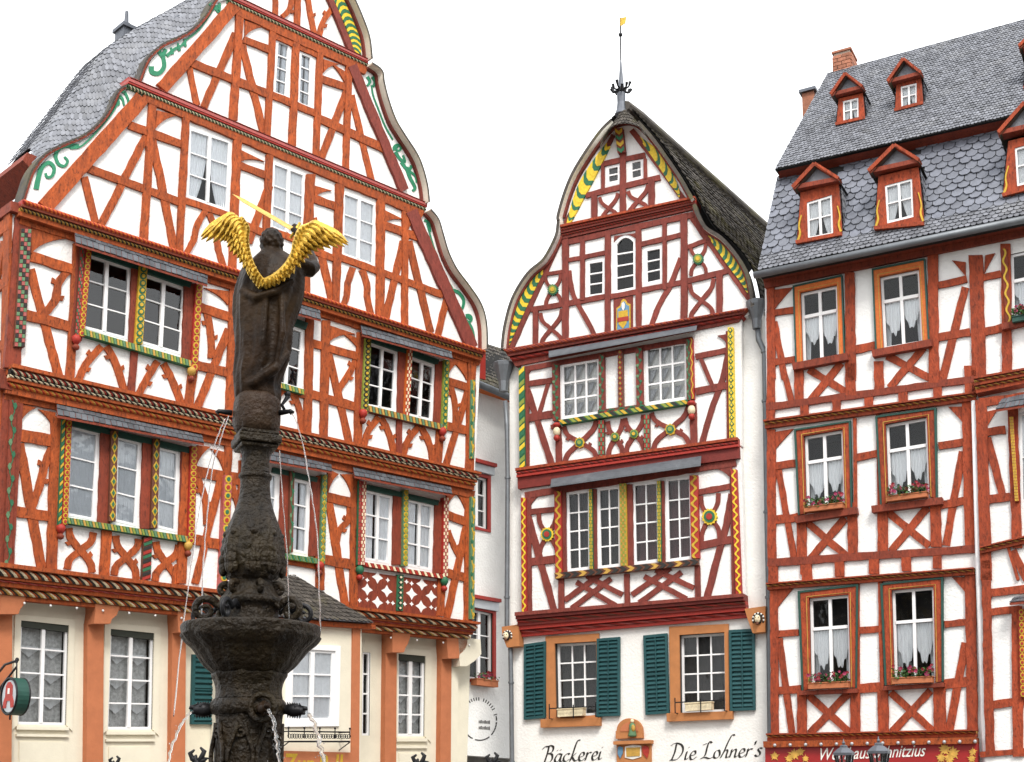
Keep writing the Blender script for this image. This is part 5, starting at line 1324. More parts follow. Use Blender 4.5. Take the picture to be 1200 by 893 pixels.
T(hR, PR, 0, RD, '''
p O 88 430 92 840 34
r O 100 552 192 540 28
r O 80 772 196 756 28
b O 104 590 150 842 28
p O 436 375 442 850 44
r O 455 714 548 695 36
r O 818 432 950 404 30
r O 816 662 965 636 34
p O 990 300 1005 900 62
b O 944 440 838 860 34
p O 800 260 806 860 44
r O 1010 400 1100 380 28
r O 1015 640 1130 612 34
p O 1120 250 1128 860 44
b P 140 -40 182 125 26
p P 212 -60 214 120 40
p P 438 -50 440 90 44
p P 562 -60 566 70 42
p P 806 -80 806 40 46
p P 92 -60 88 200 36
p P 964 -40 966 100 50
p P 238 130 238 186 36
p P 378 110 378 168 36
p P 520 90 520 150 38
p P 670 70 670 130 38
p P 822 50 822 112 36
b P 822 30 848 -20 26
p P 92 240 94 840 37
r P 105 400 206 386 34
r P 108 636 214 624 36
b P 122 410 192 812 28
p P 226 630 226 808 42
p P 447 560 450 798 44
p P 458 190 462 620 14
r P 462 362 560 344 32
p P 558 170 566 600 14
p P 581 590 582 775 46
p P 813 550 816 755 46
r P 826 312 935 294 34
r P 832 572 955 548 36
p P 950 118 964 750 44
b P 930 335 858 748 33
p P 238 830 238 876 36
p Q 248 0 250 75 42
p Q 390 -10 391 60 42
p Q 542 -20 543 48 42
p Q 684 -30 685 36 42
p Q 820 -40 820 24 40
p Q 100 -10 101 85 42
p Q 103 105 108 756 34
r Q 115 312 212 304 28
r Q 112 562 222 554 34
b Q 126 330 182 750 28
p Q 226 565 226 748 42
p Q 460 558 460 742 42
p Q 470 85 472 560 16
r Q 475 296 570 289 30
r Q 470 552 590 544 42
p Q 570 80 578 560 18
p Q 582 545 584 742 48
p Q 830 530 833 738 54
r Q 852 270 952 260 30
r Q 852 532 958 520 42
p Q 966 50 976 742 48
b Q 944 350 872 738 36
''')
for k_, a in (('O', (255, 800, 398, 772, 420, 900, 262, 938)), ('O', (600, 740, 760, 705, 785, 838, 610, 880)), ('P', (252, 650, 415, 628, 418, 792, 258, 812)), ('P', (606, 604, 778, 580, 785, 750, 616, 772)), ('Q', (256, 580, 430, 572, 432, 742, 260, 748)), ('Q', (616, 568, 790, 560, 802, 738, 622, 742))):
    xstraight(hR, PR, 0, cp(k_, *a), 8.6, RD)
for a, b, w_ in ((('P', 70, 142), ('P', 985, 18), 30), (('P', 78, 824), ('P', 985, 764), 34)):
    timber(hR, PR, 0, 'plate', 'timber_maroon', [CR[a[0]](*a[1:]), CR[b[0]](*b[1:])], w_/3.75)
for c_, s_, t_ in ((('O', 105, 450), ('O', 105, 535), ('O', 185, 440)), (('P', 108, 250), ('P', 112, 322), ('P', 190, 236)), (('Q', 118, 118), ('Q', 120, 195), ('Q', 188, 112)),
                   (('O', 945, 330), ('O', 945, 392), ('O', 885, 322)), (('P', 935, 138), ('P', 935, 212), ('P', 868, 140)), (('Q', 948, 62), ('Q', 948, 135), ('Q', 884, 62)), (('O', 1030, 300), ('O', 1026, 380), ('O', 1074, 290))):
    bracket(hR, PR, 0, CR[c_[0]](*c_[1:]), CR[s_[0]](*s_[1:]), CR[t_[0]](*t_[1:]), RD, .05)
# eaves beam, string courses
mb = MB(); a, b = strip([lerp((896, 330), (1210, 266), i/12) for i in range(13)], 19, 20); strip_prism(mb, PR, a, b, 0, -.1, .07); mb.build('eaves_beam', 'timber_maroon', hR)
SB = (('p', .22, RD, 0), ('r', .34, ('gold_paint', 'brown', 'timber_red'), 8), ('p', .44, 'timber_red', 0))
cornice(hR, PR, 0, (CR['P'](66, 205), CR['P'](992, 82)), (CR['P'](68, 238), CR['P'](992, 114)), SB, .16, .05)
cornice(hR, PR, 0, (CR['Q'](78, 92), CR['Q'](986, 24)), (CR['Q'](78, 120), CR['Q'](986, 52)), SB, .16, .05)
cornice(hR, PR, 0, (CR['Q'](82, 750), CR['Q'](998, 732)), (CR['Q'](82, 782), CR['Q'](998, 764)), SB, .20, .10)
# window surrounds with green edging and sills
for k, g, sl_ in (('a1', lq('O', 188, 436, 405, 388, 418, 742, 200, 782), ('O', 192, 795, 432, 750)), ('a2', lq('O', 535, 362, 768, 316, 788, 672, 550, 718), ('O', 540, 738, 800, 690)),
                  ('b1', lq('P', 194, 240, 442, 202, 450, 590, 212, 616), ('P', 204, 640, 474, 598)), ('b2', lq('P', 550, 182, 818, 146, 824, 545, 572, 576), ('P', 538, 594, 848, 556)),
                  ('c1', lq('Q', 210, 126, 476, 94, 470, 550, 228, 562), ('Q', 222, 572, 476, 562)), ('c2', lq('Q', 572, 92, 848, 64, 850, 520, 592, 538), ('Q', 588, 552, 856, 536))):
    q = RW[k]; mb = MB()
    gi = [lerp(g[i], q[i], .22) for i in range(4)]
    for i in (0, 1, 3): mb.px(PR, [gi[i], gi[(i+1) % 4], q[(i+1) % 4], q[i]], 0, -.03, .055)
    mb.build('window_surround', 'orange' if k[0] == 'a' else 'timber_red', hR)
    mb = MB(); a_, b_ = strip([lerp(gi[0], q[0], .75), lerp(gi[1], q[1], .75), lerp(gi[2], q[2], .75)], .8); strip_prism(mb, PR, a_, b_, 0, .03, .065); a_, b_ = strip([lerp(gi[0], q[0], .75), lerp(gi[3], q[3], .75)], .8); strip_prism(mb, PR, a_, b_, 0, .03, .0655); mb.build('gilt_line', 'gold_paint', hR)
    mb = MB()
    for i in (0, 1, 3): mb.px(PR, [g[i], g[(i+1) % 4], gi[(i+1) % 4], gi[i]], 0, -.03, .072)
    mb.build('green_edging', 'green_dark', hR)
    p_, q_ = CR[sl_[0]](*sl_[1:3]), CR[sl_[0]](*sl_[3:5]); mb = MB(); a_, b_ = strip([lerp(p_, q_, i/5) for i in range(6)], 8 if k[0] != 'c' else 5); strip_prism(mb, PR, a_, b_, 0, -.03, .13); mb.build('sill', 'timber_maroon', hR)
# right bay, standing a little forward
BY = .16
bw_ = {'e1': lq('P', 1178, 165, 1300, 140, 1305, 540, 1185, 560), 'e2': lq('Q', 1205, 200, 1330, 185, 1335, 570, 1212, 585)}
wall(hR, PR, BY, [(1147, 472), (1290, 448), (1290, 900), (1290, 1068), (1158, 1058)], list(bw_.values()), 'plaster', rim=.3)
for k in bw_: window(hR, PR, BY, bw_[k], 2, 2, 2, 3, 3.4, 1.4, curtain='tie', rec=.02)
T(hR, PR, BY, RD, '''
p P 1012 110 1036 900 50
r P 1030 252 1120 240 34
r P 1036 546 1140 534 36
b P 1040 275 1106 525 34
p P 1150 130 1172 760 44
p P 1130 750 1175 900 14
p Q 1034 -10 1052 850 40
r Q 1045 132 1220 112 36
r Q 1056 216 1180 204 32
r Q 1066 622 1220 604 36
p Q 1168 190 1176 850 46
b P 1150 770 1215 900 34
r Q 1008 842 1225 824 26
r P 1005 122 1220 92 36
''')
bracket(hR, PR, BY, CR['P'](1040, 160), CR['P'](1040, 225), CR['P'](1085, 150), RD, .05)
cornice(hR, PR, BY, (CR['P'](1012, 758), CR['P'](1220, 708)), (CR['P'](1012, 786), CR['P'](1220, 738)), SB, .14, .05)
cornice(hR, PR, BY, (CR['P'](985, 20), CR['P'](1225, -22)), (CR['P'](992, 84), CR['P'](1225, 36)), (('p', .15, RD, 0), ('r', .2, ('gold_paint', 'brown', 'timber_red'), 8), ('p', .2, RD, 0), ('r', .2, ('gold_paint', 'brown', 'timber_red'), 8), ('p', .25, RD, 0)), .18, .05)
carved(hR, PR, BY, CR['P'](1148, 188), CR['P'](1172, 558), 5, 'check', ('red', 'yellow', 'gold_paint'), 3.4, .09); carved(hR, PR, BY, CR['Q'](1192, 205), CR['Q'](1200, 590), 7, 'ring', ('red', 'yellow', 'red'), 7, .09)
carved(hR, PR, 0, CR['O'](1114, 276), CR['O'](1136, 596), 7, 'wave', ('timber_maroon', 'yellow'), 9, .07)
mb = MB(); a_, b_ = strip([CR['O'](1105, 622), CR['O'](1230, 592)], 7); strip_prism(mb, PR, a_, b_, 0, -.03, .13); mb.build('sill', 'timber_maroon', hR)
canopy(hR, PR, BY, lq('P', 1105, 108, 1240, 78, 1240, 125, 1075, 152), n=8); canopy(hR, PR, BY, lq('Q', 1160, 152, 1240, 138, 1240, 165, 1136, 176), n=7)
# ------------------------------------------------ roof
gut0, gut1 = PR.hit(887, 322, .45), PR.hit(1240, 249, .45)
lo0, lo1 = PR.hit(888, 318, .42), PR.hit(1240, 245, .42); lt0, lt1 = PR.hit(911, 207, -.55), PR.hit(1240, 134, -.55)
up0, up1 = PR.hit(908, 199, -.25), PR.hit(1240, 124, -.25); rg0, rg1 = PR.hit(970, 86, -3.3), PR.hit(1240, 12, -3.3)
mb = MB(); mb.prism([lo0, lo1, lt1, lt0], [p-PR.n*.25-Vector((0, 0, .05)) for p in (lo0, lo1, lt1, lt0)]); ms = mb.build('mansard', 'underlay', hR)
mb = MB(); mb.add([up0, up1, rg1, rg0, up0-PR.n*6.2, up1-PR.n*6.2], [[0, 1, 2, 3], [3, 2, 5, 4], [0, 3, 4]]); rf = mb.build('roof', 'underlay', hR)
mb = MB(); a = PR.hit(912, 201, -.28); b = PR.hit(1240, 126, -.28); c = PR.hit(1240, 138, -.50); d = PR.hit(913, 210, -.50); mb.prism([a, b, c, d], [p-PR.n*.3 for p in (a, b, c, d)]); mb.build('fascia', 'timber_maroon', hR)
mb = MB(); mb.add([lo0, lo1, gut1-PR.n*.45, gut0-PR.n*.45], [[0, 1, 2, 3]]); mb.build('eaves_soffit', 'timber_maroon', hR)
nup = (up1-up0).cross(rg0-up0).normalized(); nup = nup if nup.z > 0 else -nup
nlo = (lo1-lo0).cross(lt0-lo0).normalized(); nlo = nlo if nlo.dot(PR.n) > 0 else -nlo
slates('slate_courses', rf, lambda s, t: up0.lerp(up1, s).lerp(rg0.lerp(rg1, s), t)+nup*.006, 80, 44, 'slate', .013, normal=nup)
CAMV = Vector((0, 0, CAMZ))
def topx(p):
    v = p-CAMV; c, s = math.cos(PITCH), math.sin(PITCH); yy = v.y*c+v.z*s; zz = -v.y*s+v.z*c
    return PX0+FPX*v.x/yy, PY0-FPX*zz/yy
def in_dormer(s, t):
    x, y = topx(lo0.lerp(lo1, s).lerp(lt0.lerp(lt1, s), t))
    return not ((940 < x < 984 and y < 278) or (1033 < x < 1078 and y < 262) or x > 1183 and y < 225)
# scale slates of the mansard one by one (the ones in view), the two eave courses small and joined
slates('slate', ms, lambda s, t: lo0.lerp(lo1, s).lerp(lt0.lerp(lt1, s), .14+.86*t)+nlo*.006, 25, 13, 'slate_each', .018, normal=nlo, each=True, keep=lambda s, t: in_dormer(s, .14+.86*t) and s < .93)
slates('slate_courses', ms, lambda s, t: lo0.lerp(lo1, s).lerp(lt0.lerp(lt1, s), .17*t)+nlo*.012, 52, 5, 'slate', .014, normal=nlo)
# gutter
mb = MB(); mb.tube([gut0-PR.u*.05, gut1], .06, 10); mb.build('gutter', 'zinc', hR, smooth=True)
def dormer(h, pl, roof_pts, win, outer, apex_, eaves, back=.9, scroll_=False, spx=1.0):
    "dormer: front frame with window, slate gable, red verge boards, cheeks and roof running back into the slope"
    a, b, c = roof_pts; nn = (b-a).cross(c-a).normalized(); bx, by = lerp(outer[3], outer[2], .5); r = ray(bx, by)
    t = (a-CAMV).dot(nn)/r.dot(nn); p = CAMV+r*t; off = (p-pl.o).dot(pl.n)+.03
    # front
    mb = MB(); e = [outer[0], outer[1], outer[2], outer[3]]
    for i in range(4): mb.px(pl, [e[i], e[(i+1) % 4], win[(i+1) % 4], win[i]], off, -.12, 0)
    dm = mb.build('dormer', 'timber_red', h)
    window_sub(dm, pl, off, win, spx)
    el, er = eaves
    mb = MB(); mb.px(pl, [apex_, er, el], off, -.05, .03); mb.build('dormer_gable', 'slate', dm)
    w_ = 4.2*spx
    for q in (el, er):
        mb = MB(); a_, b_ = strip([lerp(q, apex_, i/4) for i in range(5)], w_); strip_prism(mb, pl, a_, b_, off, -.1, .13); mb.build('verge_board', 'timber_red', dm)
    mb = MB(); a_, b_ = strip([el, er], w_*1.2); strip_prism(mb, pl, a_, b_, off, -.1, .11); mb.build('dormer_cornice', 'timber_maroon', dm)
    A, E0, E1 = pl.hit(*apex_, off+.14)+Vector((0, 0, .03)), pl.hit(*el, off+.14), pl.hit(*er, off+.14)
    bk = -pl.n*back
    mb = MB(); mb.add([A, E0, E1, A+bk, E0+bk, E1+bk], [[0, 3, 4, 1], [0, 2, 5, 3]]); mb.build('dormer_roof', 'slate_dark', dm)
    for q0, q1, e_ in ((outer[0], outer[3], -1), (outer[1], outer[2], 1)):
        P0, P1 = pl.hit(*q0, off), pl.hit(*q1, off); mk('dormer_cheek', [P0, P1, P1+bk, P0+bk], [[0, 1, 2, 3]], 'slate', dm)
        s0, s1 = P0-pl.n*.04, P1-pl.n*.04
        slates('slate_courses', dm, (lambda s, t: (s1+bk*.6*(1-s)).lerp(s0+bk*.6*(1-s), t)+pl.u*e_*.01) if e_ < 0 else (lambda s, t: (s1+bk*.6*s).lerp(s0+bk*.6*s, t)+pl.u*e_*.01), 4, 7, 'slate', .012, normal=pl.u*e_)
    if scroll_:
        for q0, q1, sg in ((outer[3], outer[0], 1), (outer[2], outer[1], -1)):
            pts = [lerp(q0, q1, t) for t in (.06, .2, .35, .55)]; pts = [(x+sg*(1.2 if i in (0, 2) else 3.2), y) for i, (x, y) in enumerate(pts)]
            ps = smooth_line(pts, 4); a_, b_ = strip(ps, 2.6, 1.2); mb = MB(); strip_prism(mb, pl, a_, b_, off, -.01, .02); mb.build('painted_scroll', 'yellow', dm)
    mb = MB(); a_, b_ = strip([outer[3], outer[2]], 4*spx); strip_prism(mb, pl, a_, b_, off, -.1, .08); mb.build('dormer_sill', 'timber_red', dm)
def window_sub(dm, pl, off, Q, spx):
    "small two-light window as sub-parts of a dormer"
    W_ = Q[1][0]-Q[0][0]; H_ = Q[3][1]-Q[0][1]; sx, sy = 2.2*spx/W_, 2.2*spx/H_
    mb = MB()
    for q in (subq(Q, 0, sx, 0, 1), subq(Q, 1-sx, 1, 0, 1), subq(Q, sx, 1-sx, 0, sy), subq(Q, sx, 1-sx, 1-sy*1.3, 1), subq(Q, .5-sx*.6, .5+sx*.6, sy, 1-sy)): mb.px(pl, q, off, -.06, -.015)
    for a_, b_ in ((sx, .5-sx*.6), (.5+sx*.6, 1-sx)): mb.px(pl, subq(Q, a_, b_, .48-sy*.3, .48+sy*.3), off, -.06, -.02)
    mb.build('window_frame', 'white_frame', dm)
    for a_, b_ in ((sx, .5-sx*.6), (.5+sx*.6, 1-sx)):
        for c_, d_ in ((sy, .48), (.48, 1-sy)):
            q = subq(Q, a_, b_, c_, d_); q = q[::-1] if area(q) > 0 else q
            mk('pane', [pl.hit(x, y, off)-pl.n*.045 for x, y in q], [[0, 1, 2, 3]], 'glass', dm)
    q = Q[::-1] if area(Q) > 0 else Q; F = [pl.hit(x, y, off)-pl.n*.03 for x, y in q]; B = [p-pl.n*.3 for p in F]
    mk('window_recess', F+B, [[4, 5, 6, 7]]+[[i, (i+1) % 4, 4+(i+1) % 4, 4+i] for i in range(4)], 'room', dm)
    for a_, b_, c_, d_ in ((.04, .48, .06, .30), (.52, .96, .94, .70)):
        n = 14; vs = []; 
        for j in range(5):
            for i in range(n+1):
                s = i/n; x = a_+(b_-a_)*s if a_ < .5 else a_+(b_-a_)*s
                t = j/4
                xe = (a_+(b_-a_)*s*(1-.55*t**2)) if a_ < .5 else (b_-(b_-a_)*(1-s)*(1-.55*t**2))
                vs.append(pl.hit(*quad(Q, xe, .03+.92*t), off)-pl.n*(.075+.008*math.sin(s*28)))
        mk('curtain', vs, [[j*(n+1)+i, j*(n+1)+i+1, (j+1)*(n+1)+i+1, (j+1)*(n+1)+i] for j in range(4) for i in range(n)], 'lace', dm, smooth=True)
UP = (up0, up1, rg0); LO = (lo0, lo1, lt0)
dormer(hR, PR, UP, lq('N', 400, 440, 468, 424, 470, 520, 402, 533), lq('N', 382, 430, 488, 405, 498, 520, 372, 548), CR['N'](418, 334), (CR['N'](355, 424), CR['N'](492, 390)), .8, spx=.8)
dormer(hR, PR, UP, lq('N', 652, 377, 722, 360, 723, 455, 655, 472), lq('N', 634, 367, 742, 340, 752, 456, 628, 488), CR['N'](670, 270), (CR['N'](602, 368), CR['N'](746, 330)), .8, spx=.8)
dormer(hR, PR, UP, lq('N', 1215, 280, 1285, 262, 1286, 357, 1217, 374), lq('N', 1198, 270, 1305, 243, 1315, 358, 1190, 391), CR['N'](1232, 160), (CR['N'](1172, 215), CR['N'](1308, 225)), .8, spx=.8)
dormer(hR, PR, LO, lq('O', 245, 64, 355, 30, 362, 205, 250, 226), lq('O', 218, 20, 386, -22, 402, 208, 202, 246), CR['N'](285, 726), (CR['N'](190, 828), CR['N'](388, 790)), .9, True)
dormer(hR, PR, LO, lq('O', 588, -10, 708, -42, 715, 128, 598, 157), lq('O', 560, -50, 736, -92, 764, 164, 545, 184), CR['N'](632, 646), (CR['N'](520, 758), CR['N'](738, 710)), .9, True)
dormer(hR, PR, LO, lq('N', 1150, 645, 1270, 612, 1278, 782, 1160, 812), lq('N', 1122, 615, 1300, 572, 1320, 800, 1098, 858), CR['N'](1196, 462), (CR['N'](1083, 592), CR['N'](1310, 540)), .9, True)
# chimneys: red brick stack and a pale one behind the left verge
def brick_stack(h, c, hw, hd, z0, z1, name, rot, bh=.075):
    mb = MB(); mb.box((c.x, c.y, (z0+z1)/2), (hw-.012, hd-.012, (z1-z0)/2), 0, rot); st = mb.build(name, 'mortar', h)
    zz = z0; row = 0
    while zz+bh < z1+.001:
        for sx, n in ((hw, 3), (hd, 3)):
            pass
        n = max(2, int(hw*2/.2)); o_ = .5*(row % 2)
        for i in range(-1, n+1):
            x0 = max(-hw, -hw+2*hw*(i+o_)/n+.006); x1 = min(hw, -hw+2*hw*(i+1+o_)/n-.006)
            if x1-x0 < .02: continue
            g = MB(); g.box(Vector((c.x, c.y, zz+bh/2))+rot @ Vector(((x0+x1)/2, -hd, 0)), ((x1-x0)/2, .02, bh/2-.006), 0, rot); g.build('brick', 'brick', st)
        n = max(2, int(hd*2/.2))
        for sg in (-1, 1):
            for i in range(-1, n+1):
                x0 = max(-hd+.02, -hd+2*hd*(i+o_)/n+.006); x1 = min(hd, -hd+2*hd*(i+1+o_)/n-.006)
                if x1-x0 < .02: continue
                g = MB(); g.box(Vector((c.x, c.y, zz+bh/2))+rot @ Vector((sg*hw, (x0+x1)/2, 0)), (.02, (x1-x0)/2, bh/2-.006), 0, rot); g.build('brick', 'brick', st)
        zz += bh; row += 1
    return st
rotR = Matrix(((PR.u.x, -PR.n.x, 0), (PR.u.y, -PR.n.y, 0), (0, 0, 1)))
c_ = PR.hit(990, 72, -3.5); st = brick_stack(hR, c_, .17, .24, c_.z-.35, c_.z+.08, 'chimney', rotR)
mb = MB(); mb.box((c_.x, c_.y, c_.z+.1), (.19, .26, .02), 0, rotR); mb.build('chimney_cap', 'brick', st)
c_ = PR.hit(950, 118, -3.9); mb = MB(); mb.box(c_-Vector((0, 0, .5)), (.12, .2, .6), 0, rotR); mb.box(c_+Vector((0, 0, .12)), (.17, .26, .03), 1, rotR); mb.build('chimney', ['brick', 'lead'], hR)
# downpipes of the corner
def pipe(name, label, pts, r, mat_='zinc', hop=None):
    h = root(name, label, 'drainpipe', Vector(pts[-1])); mb = MB(); mb.tube(pts, r, 10); mb.build('pipe', mat_, h, smooth=True)
    if hop:
        p, w0, w1, hh = hop; mb = MB(); mb.lathe((p.x, p.y), [(w1, p.z-hh), (w1*1.2, p.z-hh*.6), (w0, p.z), (w0*1.05, p.z+.06), (w0*.9, p.z+.08)], 12); mb.build('rain_hopper', mat_, h)
    for q in pts[2:]:
        mb = MB(); q = Vector(q); mb.lathe((q.x, q.y), [(r*1.3, q.z-.02), (r*1.3, q.z+.02)], 10); mb.build('pipe_clip', mat_, h)
def P_(px_, py_, off=.10, pl=PC): return pl.hit(px_, py_, off)
pipe('drainpipe', 'grey zinc drainpipe with hopper between the middle and the right house', [P_(888, 385), P_(889, 398), P_(896, 412), P_(897, 470), P_(899, 600), P_(901, 700), P_(903, 893), P_(906, 1030)], .05, 'zinc', (P_(886, 358, .12), .17, .07, .42))
pipe('drainpipe', 'pale grey drainpipe left of the bakery wall, bent near the lion head', [P_(592, 470), P_(594, 500), P_(595, 560), P_(594, 700), P_(594, 740), P_(598, 754), P_(599, 800), P_(600, 893), P_(601, 1030)], .042, 'zinc', (P_(590, 430, .10), .19, .08, .48))
mb = MB(); mb.tube([PR.hit(1141.5, 470, .1), PR.hit(1147, 680, .1), PR.hit(1155, 893, .1), PR.hit(1160, 1050, .1)], .045, 8); tag(mb.build('drainpipe', 'white_frame', None, smooth=True), 'thin white drainpipe down the right house beside the bay', 'drainpipe')
# ================================================================== plain white house in the corner gap
hI = root('town_house', 'plain white house in the gap between the left and middle gables', 'house', PL.at(8.7, 0, -.9))
IO = -.62
iw = {'a': [(549, 555), (571, 561), (571, 621), (549, 615)], 'b': [(549, 713), (577, 719), (577, 800), (548, 795)]}
wall(hI, PL, IO, [(530, 430), (615, 462), (618, 890), (530, 884)], list(iw.values()), 'plaster', rim=.3)
wall(hI, PL, IO-.3, [(530, 880), (618, 886), (618, 1040), (525, 1040)], [], 'cobble', 'passage', .3)
for k in iw:
    window(hI, PL, IO, iw[k], 2, 3, 2, 2.2, 3, 1.3, rec=.04, curtain=None); frame_ring(hI, PL, IO, iw[k], 3.2, 'red', -.02, .03, 'window_surround')
for Q in ([(546, 541), (576, 549), (576, 558), (546, 550)], [(546, 701), (581, 707), (581, 717), (546, 711)]):
    mb = MB(); mb.px(PL, Q, IO, 0, .09); mb.build('shutter_box', 'zinc_pale', hI); mb = MB(); mb.px(PL, [(x, y-4) if i > 1 else (x, y-4) for i, (x, y) in enumerate(Q[:2])]+[(Q[1][0], Q[1][1]), (Q[0][0], Q[0][1])], IO, 0, .16); mb.build('red_board', 'red', hI)
g0, g1 = PL.hit(540, 441, IO+.3), PL.hit(603, 468, IO+.3)
mb = MB(); mb.tube([g0, g1], .07, 8); mb.build('gutter', 'zinc', hI, smooth=True)
mb = MB(); mb.px(PL, [(545, 450), (598, 467), (598, 472), (545, 455)], IO, 0, .2); mb.build('eaves_board', 'orange', hI)
t0, t1 = PL.hit(545, 395, IO-1.2), PL.hit(600, 412, IO-1.2)
mb = MB(); mb.add([g0, g1, t1, t0], [[0, 1, 2, 3]]); ir = mb.build('roof', 'underlay', hI); slates('slate_courses', ir, lambda s, t: g0.lerp(g1, s).lerp(t0.lerp(t1, s), t), 26, 14, 'slate_dark', .014, normal=Vector((0, 0, 1)))
mb = MB(); mb.px(PL, [(563, 412), (569, 414), (569, 445), (562, 443)], IO+.15, -.1, 0); mb.build('red_post', 'red', hI)
# ring of painted script on its wall (too small to read)
mb = MB(); cx, cy, rx, ry = 561, 843, 21, 25
for i in range(44):
    a = 2*math.pi*i/44
    x, y = cx+rx*math.cos(a), cy+ry*math.sin(a)*.98+(x-cx)*.06 if i else cy
    up = math.sin(a) < -.25
    l = 2.6 if up else .9
    ca, sa = math.cos(a), math.sin(a); w_ = .5 if up else 1.5
    q = [(x-ca*l+sa*w_, y-sa*l-ca*w_), (x+ca*l*.4+sa*w_, y+sa*l*.4-ca*w_), (x+ca*l*.4-sa*w_, y+sa*l*.4+ca*w_), (x-ca*l-sa*w_, y-sa*l+ca*w_)]
    if i % 7 != 6: mb.px(PL, q, IO, -.005, .006)
for j in range(2):
    for i in range(9):
        x = 561+i*1.5; y = 846+j*7+i*.1; mb.px(PL, [(x, y-1.6-(i % 3)*.4), (x+.8, y-1.6-(i % 3)*.4), (x+.8, y+1.5), (x, y+1.5)], IO, -.005, .006)
tag(mb.build('painted_script', 'black', hI), 'ring of small dark painted script', kind='stuff')
# ================================================================== fountain in front
class Front:
    "plane facing the camera at a given distance"
    def __init__(s, y): s.u = Vector((1, 0, 0)); s.n = Vector((0, -1, 0)); s.o = Vector((0, y, 0))
    hit = Plane.hit; uz = Plane.uz; at = Plane.at
FD = 9.0; PF = Front(FD)
ax = PF.hit(294, 740); AX = Vector((ax.x, FD, 0))
def zf(y): return PF.hit(300, y).z
def mp(y): return (PF.hit(301, y)-PF.hit(300, y)).length
fo = root('fountain', 'dark mossy stone column fountain with bowl and dragon spouts in the foreground', 'fountain', (AX.x, AX.y, 0))
def prof(rows): return [(hw*mp(y), zf(y)) for hw, y in rows]
def octo(k=.04): return lambda r, z, a: r*(1-k*abs(math.sin(4*a)))
def lathe_part(name, rows, mat_, n=48, fn=None, smooth=True, sub=4):
    rows = smooth_line(rows, sub) if sub > 1 else rows
    mb = MB(); mb.lathe((AX.x, AX.y), prof(rows), n, 0, fn); return mb.build(name, mat_, fo, smooth)
nz = lambda a, z: .012*math.sin(5*a+z*7)+.01*math.sin(11*a-z*17)
lathe_part('column', [(46, 1040), (42, 960), (40, 893), (39, 850), (40, 838)], 'stone_dark', 48, lambda r, z, a: r*(1-.07*abs(math.sin(4*a))**.5+nz(a, z)), sub=3)
lathe_part('column_band', [(40, 838), (43, 834), (44, 829), (43, 824), (40, 820)], 'stone_dark', 48, lambda r, z, a: r*(1+nz(a, z)))
lathe_part('column_neck', [(40, 820), (39, 810), (41, 800), (45, 792), (44, 788)], 'stone_dark', 48, lambda r, z, a: r*(1-.06*abs(math.sin(4*a))+nz(a, z)))
lathe_part('bowl', [(42, 790), (52, 781), (60, 770), (66, 762), (74, 755), (79, 748), (80.5, 742), (81, 736), (79, 733.5), (74, 733.5), (71, 738), (40, 740)], 'stone_dark', 64, lambda r, z, a: r*(1+(.045*abs(math.sin(8*a))-.02 if z < zf(746) else 0)+.7*nz(a, z)))
mb = MB(); mb.lathe((AX.x, AX.y), prof([(73, 737), (73, 735.2), (30, 734.8)]), 48); mb.build('bowl_water', 'water', fo)
lathe_part('drum', [(34, 738), (33, 730), (31, 720), (32, 712), (36, 708), (36.5, 703), (33, 699), (29, 692), (26, 686), (25, 682)], 'stone_dark', 48, lambda r, z, a: r*(1+nz(a, z)))
def leaf_fn(r, z, a):
    t = (zf(600)-z)/(zf(600)-zf(680))
    k = max(0, min(1, t*2.2)) if t < 1 else 0
    return r*(1+k*(.07*abs(math.cos(4*a))**3+.03*math.sin(24*a)*abs(math.cos(4*a))+.02*math.sin(z*95)*abs(math.cos(4*a)))+nz(a, z)*.6)
lathe_part('vase', [(24, 683), (28, 677), (33, 666), (34.5, 654), (34, 641), (30.5, 622), (24, 603), (19.5, 589), (17.6, 576), (17.2, 564), (19, 560.5), (19, 557), (16.5, 555)], 'stone_dark', 96, leaf_fn, sub=6)
lathe_part('shaft', [(17, 556), (16.2, 545), (16.5, 534), (18.5, 529), (22, 526)], 'stone_dark', 32, lambda r, z, a: r*(1+nz(a, z)))
# square abacus
mb = MB()
for hw, y0, y1 in ((27, 528, 523), (31, 523, 513), (28, 513, 508)):
    c_ = PF.hit(301, (y0+y1)/2); mb.box((AX.x, AX.y, c_.z), (hw*mp(518)*.80, hw*mp(518)*.80, (zf(y1)-zf(y0))/2), 0, Matrix.Rotation(R(24), 3, 'Z'))
ab = mb.build('abacus', 'stone_dark', fo); bv = ab.modifiers.new('bevel', 'BEVEL'); bv.width = .012; bv.segments = 2
lathe_part('statue_base', [(22, 509), (26, 503), (27.5, 492), (27.5, 481), (27, 473), (25, 467), (20, 462)], 'stone_red', 40, lambda r, z, a: r*(1+1.6*nz(a, z)))
# acanthus leaves on the vase
for i in range(8):
    a = i*math.pi/4+.2; mb = MB()
    for s_ in range(5):
        y0 = 668-s_*9; r0 = (34, 35, 33, 30, 27)[s_]*mp(640)
        for w_, lf in ((-1, 1), (0, 1.3), (1, 1)):
            aa = a+w_*.16*(1-s_*.12); d_ = Vector((math.cos(aa), math.sin(aa), 0))
            p = Vector((AX.x, AX.y, zf(y0)))+d_*(r0*.99); mb.ball(p, .026*lf*(1-s_*.08), 0, 8, 6, (1, 1, 1.7))
    tip = Vector((AX.x, AX.y, zf(628)))+Vector((math.cos(a), math.sin(a), 0))*(30*mp(630)); mb.ball(tip, .035, 0, 8, 6, (1, 1, .8))
    mb.build('acanthus_leaf', 'stone_dark', fo, smooth=True)
